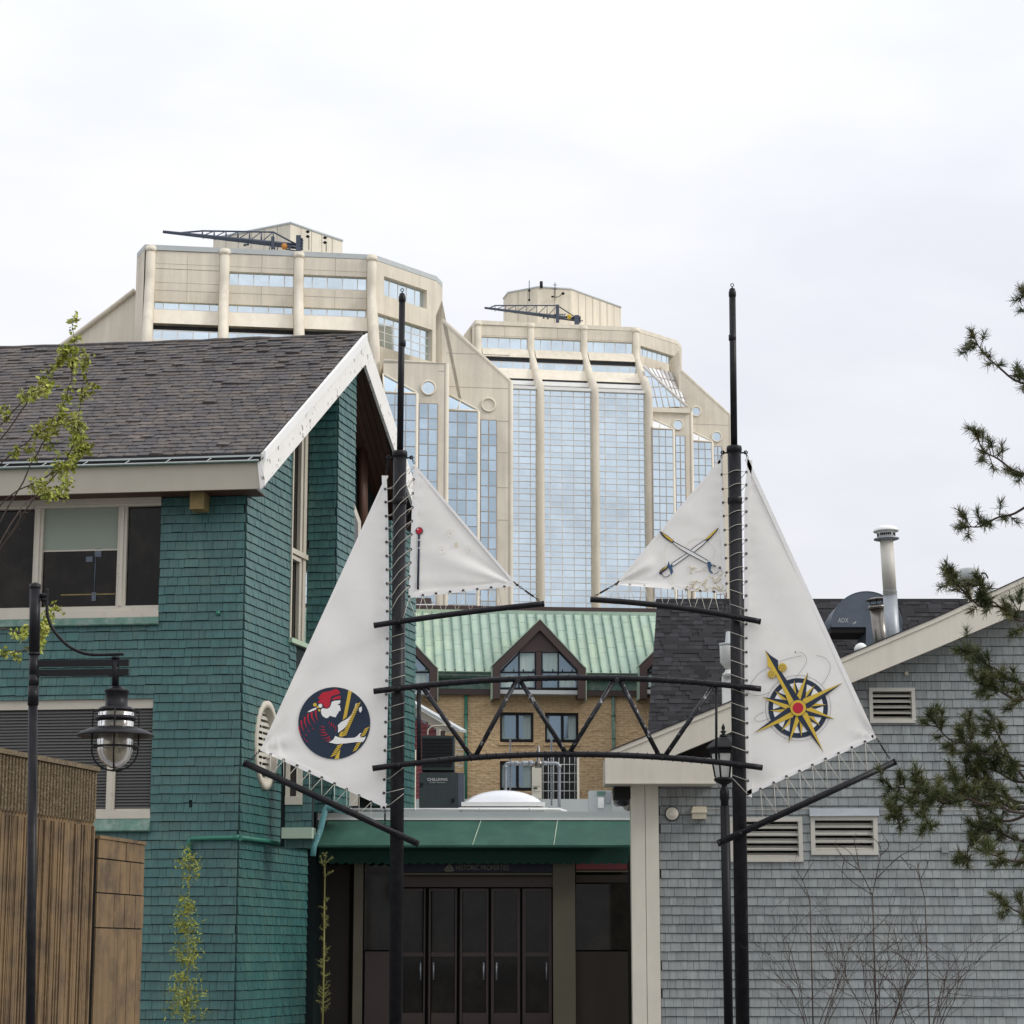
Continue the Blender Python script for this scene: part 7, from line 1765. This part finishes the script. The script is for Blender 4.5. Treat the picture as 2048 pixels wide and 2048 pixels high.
# curved metal hood on the dark roof
HD = thing('roof_hood', 'blue-grey sheet metal hood with rounded top and scratched letters on the dark roof', 'roof vent', tuple(at(1735, 1260, 61)))
HF = frame_at(1733, 1255, 61.2, 0); hp = lambda x, y: HF.uz(x, y, 0)
pts = [hp(1733 + 71.5 * math.cos(th), 1254 - 71 * math.sin(th)) for th in [i * PI / 32 for i in range(33)]] + [hp(1661.5, 1254.2), hp(1732, 1254.2), hp(1732, 1310), hp(1805, 1310)]
m = MB(); m.prism([HF.P(u, z, -1.6) for u, z in pts], [HF.P(u, z, 0) for u, z in pts]); recalc(m.build('hood', MT['hood'], HD))
a, b = hp(1663, 1264.5), hp(1731, 1255); m = MB(); m.box(HF, a[0], b[0], a[1], b[1], -1.5, -.05); m.build('hood_opening', MT['dark'], HD)
m = MB(); m.tube([HF.P(*p, .0) for p in pts[:33]], .014, 5); m.build('hood_rim', MT['hood'], HD)
text('ADX', 1676, 1245, 9 * 61 / FPX, HF, .0, MT['gutter'], HD, width=21 * 61 / FPX, name='scratched_letters')
m = MB(); m.tube([HF.P(*hp(x, y), .01) for x, y in ((1712, 1243), (1708, 1248), (1705, 1252))], .01, 4); m.tube([HF.P(*hp(x, y), .01) for x, y in ((1703, 1247), (1710, 1246))], .008, 4); m.build('scratch', MT['gutter'], HD)
m = MB(); c = at(1722, 1300, 50); m.lathe(c, [(13 * .0111, -.05), (14 * .0111, .02), (11 * .0111, .10), (5 * .0111, .15), (1 * .0111, .16)], 20, (.1, 0, 1)); tag(m.build('white_vent_cap', MT['white']), 'small white domed cap behind the cream gable board', 'vent')
VC = thing('vent_stack', 'white cylindrical vent head with dark band half hidden by pine twigs', 'vent', tuple(at(1941, 1200, 56)))
k4 = 56 / FPX; c = at(1941, 1190, 56); q = lambda y: at(1941, y, 56).z - c.z
m = MB(); m.lathe(c, [(6 * k4, -.8), (6 * k4, q(1172))], 16); m.build('stem', MT['cream'], VC)
m = MB(); m.lathe(c, [(14 * k4, q(1173)), (18.5 * k4, q(1171)), (19 * k4, q(1161.5))], 24); m.build('dark_band', MT['black'], VC)
m = MB(); m.lathe(c, [(21.5 * k4, q(1161.4)), (20 * k4, q(1140)), (18 * k4, q(1137.5)), (10 * k4, q(1136)), (1 * k4, q(1135.6))], 24); m.build('white_head', MT['gutter'], VC)
m = MB(); m.tube([at(x, y, 56) for x, y in smooth([(1962, 1147), (1968, 1146), (1973, 1150), (1976, 1157)], 4)], .02, 6); m.build('side_pipe', MT['black'], VC)
# glass lamp and white post behind the right mast
RL = thing('roof_lamp', 'clear glass jar lamp on a white post peeping out left of the right mast', 'lamp', tuple(at(1458, 1410, 55)))
k5 = 55 / FPX; c = at(1458, 1330, 55); q = lambda y: at(1458, y, 55).z - c.z
m = MB(); m.lathe(c, [(4 * k5, q(1342)), (13 * k5, q(1331)), (18 * k5, q(1325)), (18.5 * k5, q(1292)), (17 * k5, q(1288))], 20); m.build('glass_jar', MT['lanternglass'], RL)
m = MB(); m.lathe(c, [(19 * k5, q(1292)), (19 * k5, q(1287)), (7 * k5, q(1285)), (5 * k5, q(1264)), (2 * k5, q(1263))], 16); m.build('lamp_top', MT['gutter'], RL)
m = MB(); a, b = at(1446, 1420, 55.2), at(1470, 1352, 55.2); m.bxyz(a.x, b.x, 55.1, 55.4, a.z - .6, b.z); m.lathe(c, [(12 * k5, q(1352)), (14 * k5, q(1348)), (9 * k5, q(1344)), (8 * k5, q(1340))], 12); m.build('post', MT['white'], RL)

# ================================================================== plants
def leaf_cloud(parent, name, mat, pts, size, seed, kind='stuff', asp=.7, droop=.3):
    rnd = random.Random(seed); m = MB()
    for p in pts:
        s = size * rnd.uniform(.6, 1.3); a = Vector((rnd.gauss(0, 1), rnd.gauss(0, 1), rnd.gauss(-droop, .8))).normalized()
        b = a.orthogonal().normalized(); b.rotate(Matrix.Rotation(rnd.uniform(0, 6.3), 3, a)); c = a.cross(b); b *= asp * s * .5; p = Vector(p); a *= s
        m.add([p, p + a * .45 + b + c * s * .12, p + a, p + a * .45 - b + c * s * .12], [(0, 1, 2), (0, 2, 3)])
    return m.build(name, mat, parent, kind=kind)
def twig(m, pts, r0, r1, seg=6): n = len(pts); m.tube(pts, [lerp(r0, r1, i / (n - 1)) for i in range(n)], seg)
# ---- young-leaved tree at the left edge
TY = 26.0
T = lambda x, y, n=0: at(x, y, TY + n)
tr = thing('budding_tree', 'slender tree with fresh yellow-green leaves at the left edge in front of the dark roof', 'tree', (T(-90, 1500).x, TY, 0))
m = MB(); rnd = random.Random(40)
twig(m, [(T(-90, 1500).x, TY, 0)] + [T(x, y) for x, y in ((-92, 1800), (-80, 1500), (-75, 1200), (-62, 950), (-45, 700), (-30, 560))], .10, .025, 10); m.build('trunk', MT['bark'], tr)
tips = []; m = MB()
branches = [[(-72, 1150), (20, 1010), (75, 905), (120, 830), (145, 740), (146, 640)], [(-60, 960), (30, 840), (80, 770), (112, 728), (133, 700)], [(-72, 1200), (0, 1100), (70, 995), (115, 945), (150, 880), (163, 800), (168, 725)],
            [(-72, 1220), (20, 1050), (60, 1000), (110, 985), (125, 970)], [(-65, 1000), (10, 920), (60, 880), (110, 850), (158, 858)], [(-62, 900), (0, 850), (57, 790), (85, 775)], [(-78, 1330), (-10, 1260), (60, 1270), (88, 1250), (108, 1210)], [(-78, 1340), (10, 1310), (70, 1290), (95, 1245)],
            [(-70, 1100), (10, 1000), (80, 960), (150, 920), (160, 890)], [(-72, 1150), (-20, 1120), (30, 1060), (70, 1010)]]
for bi, b in enumerate(branches):
    n0 = rnd.uniform(-.5, .5); pts = [T(x + rnd.uniform(-2, 2), y, n0 * i / len(b)) for i, (x, y) in enumerate(smooth(b, 5))]
    twig(m, pts, .011, .003)
    for i in range(len(pts) // 3, len(pts)):
        if rnd.random() < .75:
            L_ = rnd.uniform(.05, .17) if bi not in (0, 5, 6, 7) else rnd.uniform(.03, .12)
            d = Vector((rnd.gauss(.2, .6), rnd.gauss(0, .5), rnd.gauss(.1, .7))).normalized() * L_
            q = pts[i] + d; m.tube([pts[i], pts[i] + d * .5 + Vector((0, 0, .01)), q], [.005, .004, .003], 4); tips += [pts[i] + d * t for t in (.4, .7, 1) if bi in (6, 7) or proj(pts[i])[1] < 990]
        if i > len(pts) * .55 and (bi in (6, 7) or proj(pts[i])[1] < 990): tips.append(pts[i])
m.build('branches', MT['bark'], tr)
lp = []
for p in tips:
    for _ in range(7): lp.append(p + Vector((rnd.gauss(0, .026), rnd.gauss(0, .026), rnd.gauss(0, .026))))
leaf_cloud(tr, 'leaves', MT['leaf'], lp, .062, 41)
# ---- pine at the right edge
PY = 27.0
Pn = lambda x, y, n=0: at(x, y, PY + n)
pn = thing('pine_tree', 'pine with tufted needle branches reaching in from the right edge', 'pine tree', (Pn(2110, 1500).x, PY, 0))
m = MB(); twig(m, [(Pn(2110, 1500).x, PY, 0)] + [Pn(x, y) for x, y in ((2112, 1900), (2105, 1600), (2110, 1300), (2100, 1000), (2095, 750), (2090, 560))], .16, .04, 12); m.build('trunk', MT['bark'], pn)
limbs = [([(2096, 800), (2050, 770), (1995, 735), (1965, 700), (1945, 672)], 1.0), ([(2100, 980), (2050, 950), (1995, 920), (1968, 898), (1950, 865)], 1.0), ([(2100, 1000), (2040, 1020), (1990, 1040), (1955, 1052), (1930, 1058)], .9),
         ([(2105, 1250), (2050, 1225), (1990, 1215), (1950, 1205), (1915, 1170), (1900, 1150)], 1.0), ([(2105, 1260), (2040, 1240), (1980, 1200), (1962, 1165)], 1.0), ([(2105, 1380), (2050, 1370), (1990, 1340), (1955, 1310), (1932, 1295)], 1.0), ([(2106, 1400), (2050, 1400), (2000, 1385), (1970, 1372), (1945, 1345)], .9),
         ([(2106, 1560), (2040, 1530), (1980, 1510), (1930, 1490), (1890, 1470), (1862, 1440)], 1.1), ([(2106, 1580), (2030, 1560), (1970, 1530), (1940, 1480), (1935, 1450)], 1.1), ([(2106, 1640), (2030, 1600), (1950, 1590), (1880, 1590), (1820, 1580), (1780, 1575)], 1.2),
         ([(2106, 1640), (2020, 1620), (1940, 1600), (1870, 1590), (1830, 1550)], 1.1), ([(2050, 1620), (1980, 1600), (1930, 1570), (1905, 1555)], 1.0), ([(1960, 1595), (1900, 1605), (1830, 1600), (1795, 1625), (1800, 1655)], .9), ([(1930, 1597), (1870, 1600), (1850, 1620), (1860, 1655)], .8), ([(2060, 1630), (1990, 1650), (1940, 1690), (1935, 1730)], .9),
         ([(2108, 1700), (2040, 1680), (1985, 1660), (1960, 1645)], 1.0), ([(2108, 1720), (2040, 1720), (1995, 1715), (1975, 1705)], .8), ([(2108, 1860), (2050, 1830), (2000, 1800)], .9), ([(2050, 1560), (2000, 1480), (1985, 1440)], 1.1), ([(2030, 1600), (1975, 1560), (1950, 1545)], 1.0)]
limbs += [([(4212 - x, y - 20) for x, y in b], d * .8) for b, d in limbs[::2]]
limbs += [([(2092, 640), (2070, 620), (2052, 590)], 1), ([(2091, 600), (2110, 570), (2130, 545)], 1), ([(2090, 580), (2088, 540), (2090, 510)], 1)]
m = MB(); tuft = []; rnd = random.Random(50)
for b, den in limbs:
    n0 = rnd.uniform(-.8, .8); sp = smooth(b, 5); pts = [Pn(x, y + 3 * math.sin(x * .1), n0 * (i / len(sp))) for i, (x, y) in enumerate(sp)]; twig(m, pts, .019, .006)
    for i in range(len(pts) // 4, len(pts)):
        if rnd.random() < .85 * den or i == len(pts) - 1:
            d = Vector((rnd.gauss(-.25, .5), rnd.gauss(0, .6), rnd.gauss(.25, .5))).normalized() * rnd.uniform(.04, .17); q = pts[i] + d
            m.tube([pts[i], q], [.007, .005], 5); tuft.append((q, d.normalized()))
    tuft.append((pts[-1], (pts[-1] - pts[-2]).normalized()))
    for i in range(len(pts) // 4, len(pts) - 1, 3):
        if b[0][1] < 1100 and rnd.random() < .6: continue
        d = Vector((rnd.gauss(-.35, .35), rnd.gauss(0, .6), rnd.choice((-1, 1)) * rnd.uniform(.15, .8))).normalized(); L_ = rnd.uniform(.12, .26); q = [pts[i], pts[i] + d * L_ * .5 + Vector((0, 0, .01)), pts[i] + d * L_ + Vector((0, 0, .035))]
        m.tube(q, [.007, .006, .004], 5)
        for t in (.45, .75, 1): tuft.append((pts[i].lerp(q[2], t) + Vector((rnd.gauss(0, .015), rnd.gauss(0, .03), rnd.gauss(0, .02))), (d + Vector((0, 0, .5))).normalized()))
m.build('branches', MT['bark'], pn)
m = MB()
for p, d in tuft:
    for _ in range(70):
        t = rnd.uniform(-.06, .05); v = (d * rnd.uniform(.2, 1.1) + Vector((rnd.gauss(0, 1), rnd.gauss(0, 1), rnd.gauss(.15, 1))).normalized() * .85).normalized(); L_ = rnd.uniform(.06, .13)
        b = p + d * t; s = v.orthogonal().normalized() * .0040; s.rotate(Matrix.Rotation(rnd.uniform(0, 6.3), 3, v)); q = b + v * L_
        m.add([b - s, b + s, q + s * .4, q - s * .4], [(0, 1, 2, 3)])
m.build('needles', MT['needle'], pn, kind='stuff')
# ---- bare shrubs in front of the grey wall
def shrub(label, paths, Y, r, leaves=None, seed=1, base=None, group=None, mat='bark', lm='leaf', spread=1.0):
    t = thing('bare_shrub' if not leaves else 'sapling', label, 'shrub' if not leaves else 'sapling', tuple((at(*base, Y).x, Y, 0)), group)
    rnd = random.Random(seed); m = MB(); tp = []
    root = Vector((at(*base, Y).x, Y, 0)); zb_ = at(base[0], base[1], Y)
    def grow(p, d, L_, rr, dep):
        n = 5; pts = [p]
        for i in range(n): d = (d + Vector((rnd.gauss(0, .16), rnd.gauss(0, .16), rnd.gauss(.03, .10)))).normalized(); pts.append(pts[-1] + d * L_ / n)
        twig(m, pts, rr, rr * .5, 5)
        if leaves: tp.extend(pts[1:])
        if dep:
            for i in (2, 3, 4, 5): grow(pts[i], (d + Vector((rnd.gauss(0, .8), rnd.gauss(0, .6), rnd.gauss(.2, .4)))).normalized(), L_ * rnd.uniform(.35, .6), rr * .6, dep - 1)
    if leaves:
        m.tube([root, root.lerp(zb_, .5) + Vector((.01, 0, 0)), zb_], [r * 1.5, r * 1.3, r * 1.2], 6)
        for k in range(44):
            t_h = rnd.uniform(.12, 1.0); a_ = rnd.uniform(0, 2 * PI); grow(root.lerp(zb_, t_h), Vector((math.cos(a_), math.sin(a_), .5)).normalized(), .36 * (1.25 - t_h * .7) * spread, r * .6, 0)
    else:
        for k in range(7):
            a_ = 2 * PI * k / 7 + rnd.uniform(-.3, .3); grow(root + Vector((math.cos(a_) * .05, math.sin(a_) * .05, 0)), Vector((math.cos(a_) * .24, math.sin(a_) * .2, 1)).normalized(), (zb_ - root).length * rnd.uniform(.5, .82), r * 1.1, 2)
        m.tube([root, zb_], [r * 1.6, r * 1.2], 6)
    for p in paths:
        pts = [at(x, y, Y + .1 * math.sin(x)) for x, y in smooth(p, 4)]; twig(m, pts, r, r * .35)
        for i in range(2, len(pts)):
            if rnd.random() < .5 and not leaves:
                d = Vector((rnd.gauss(0, 1), rnd.gauss(0, .5), rnd.uniform(.2, 1.2))).normalized() * rnd.uniform(.03, .12); m.tube([pts[i], pts[i] + d], [r * .4, r * .25], 4); m.lathe(pts[i] + d, [(r * .3, -.004), (r * .7, 0), (r * .2, .008)], 5)
        tp += pts[len(pts) // 4:]
    m.build('stems', MT[mat], t)
    if leaves:
        lp = [p + Vector((rnd.gauss(0, leaves * .5), rnd.gauss(0, leaves * .5), rnd.gauss(0, leaves * .5))) for p in tp for _ in range(4)]
        leaf_cloud(t, 'leaves', MT[lm], lp, leaves, seed, asp=.3)
    return t
shrub('bare branching shrub in front of the louvred vent with metal flashing', [[(1745, 1790), (1720, 1740), (1700, 1705), (1675, 1690)], [(1720, 1740), (1690, 1720), (1668, 1685)], [(1745, 1790), (1755, 1740), (1762, 1700), (1750, 1680), (1735, 1668)], [(1762, 1710), (1778, 1690), (1762, 1665)], [(1750, 1760), (1780, 1730), (1800, 1712), (1835, 1695), (1842, 1688)], [(1720, 1745), (1712, 1700), (1707, 1672)], [(1690, 1715), (1684, 1745), (1690, 1770)], [(1800, 1712), (1812, 1725), (1822, 1740)], [(1745, 1790), (1700, 1760), (1680, 1735)]], 38, .009, seed=61, base=(1745, 1790), group='bare shrubs')
shrub('low bare twigs rising at the foot of the right mast', [[(1620, 1800), (1605, 1760), (1590, 1735), (1592, 1715)], [(1605, 1760), (1618, 1738), (1628, 1722)], [(1620, 1800), (1600, 1770), (1585, 1750)]], 38, .008, seed=62, base=(1620, 1800), group='bare shrubs')
shrub('thin bare twigs at the lower right below the pine', [[(1850, 1800), (1840, 1760), (1830, 1735), (1815, 1728)], [(1840, 1760), (1850, 1740), (1858, 1720)], [(1840, 1755), (1836, 1730), (1845, 1722)]], 38, .008, seed=63, base=(1850, 1800), group='bare shrubs')
MT['sapl'] = mk('pale_new_growth', (.22, .22, .06), .7, var=.15)
shrub('small feathery evergreen sapling against the front of the teal wall', [[(378, 1800), (378, 1750), (379, 1715), (378, 1695)], [(378, 1740), (366, 1728), (358, 1720)], [(378, 1745), (392, 1732), (398, 1728)], [(378, 1728), (368, 1715)], [(379, 1722), (390, 1712)], [(378, 1760), (395, 1748)], [(378, 1762), (362, 1750)]], 43.5, .008, leaves=.10, seed=64, base=(378, 1800), mat='sapl', lm='leaf', group='saplings by the teal house')
shrub('thin yellowish leafless sapling at the left end of the green awning', [[(649, 1800), (650, 1750), (649, 1725), (653, 1705)], [(650, 1735), (643, 1722), (641, 1710)], [(650, 1728), (660, 1718), (665, 1714)], [(649, 1752), (660, 1745), (667, 1742)], [(651, 1712), (646, 1706)], [(650, 1722), (640, 1726)]], 44, .011, leaves=.03, seed=65, base=(649, 1800), mat='sapl', lm='sapl', group='saplings by the teal house', spread=.45)
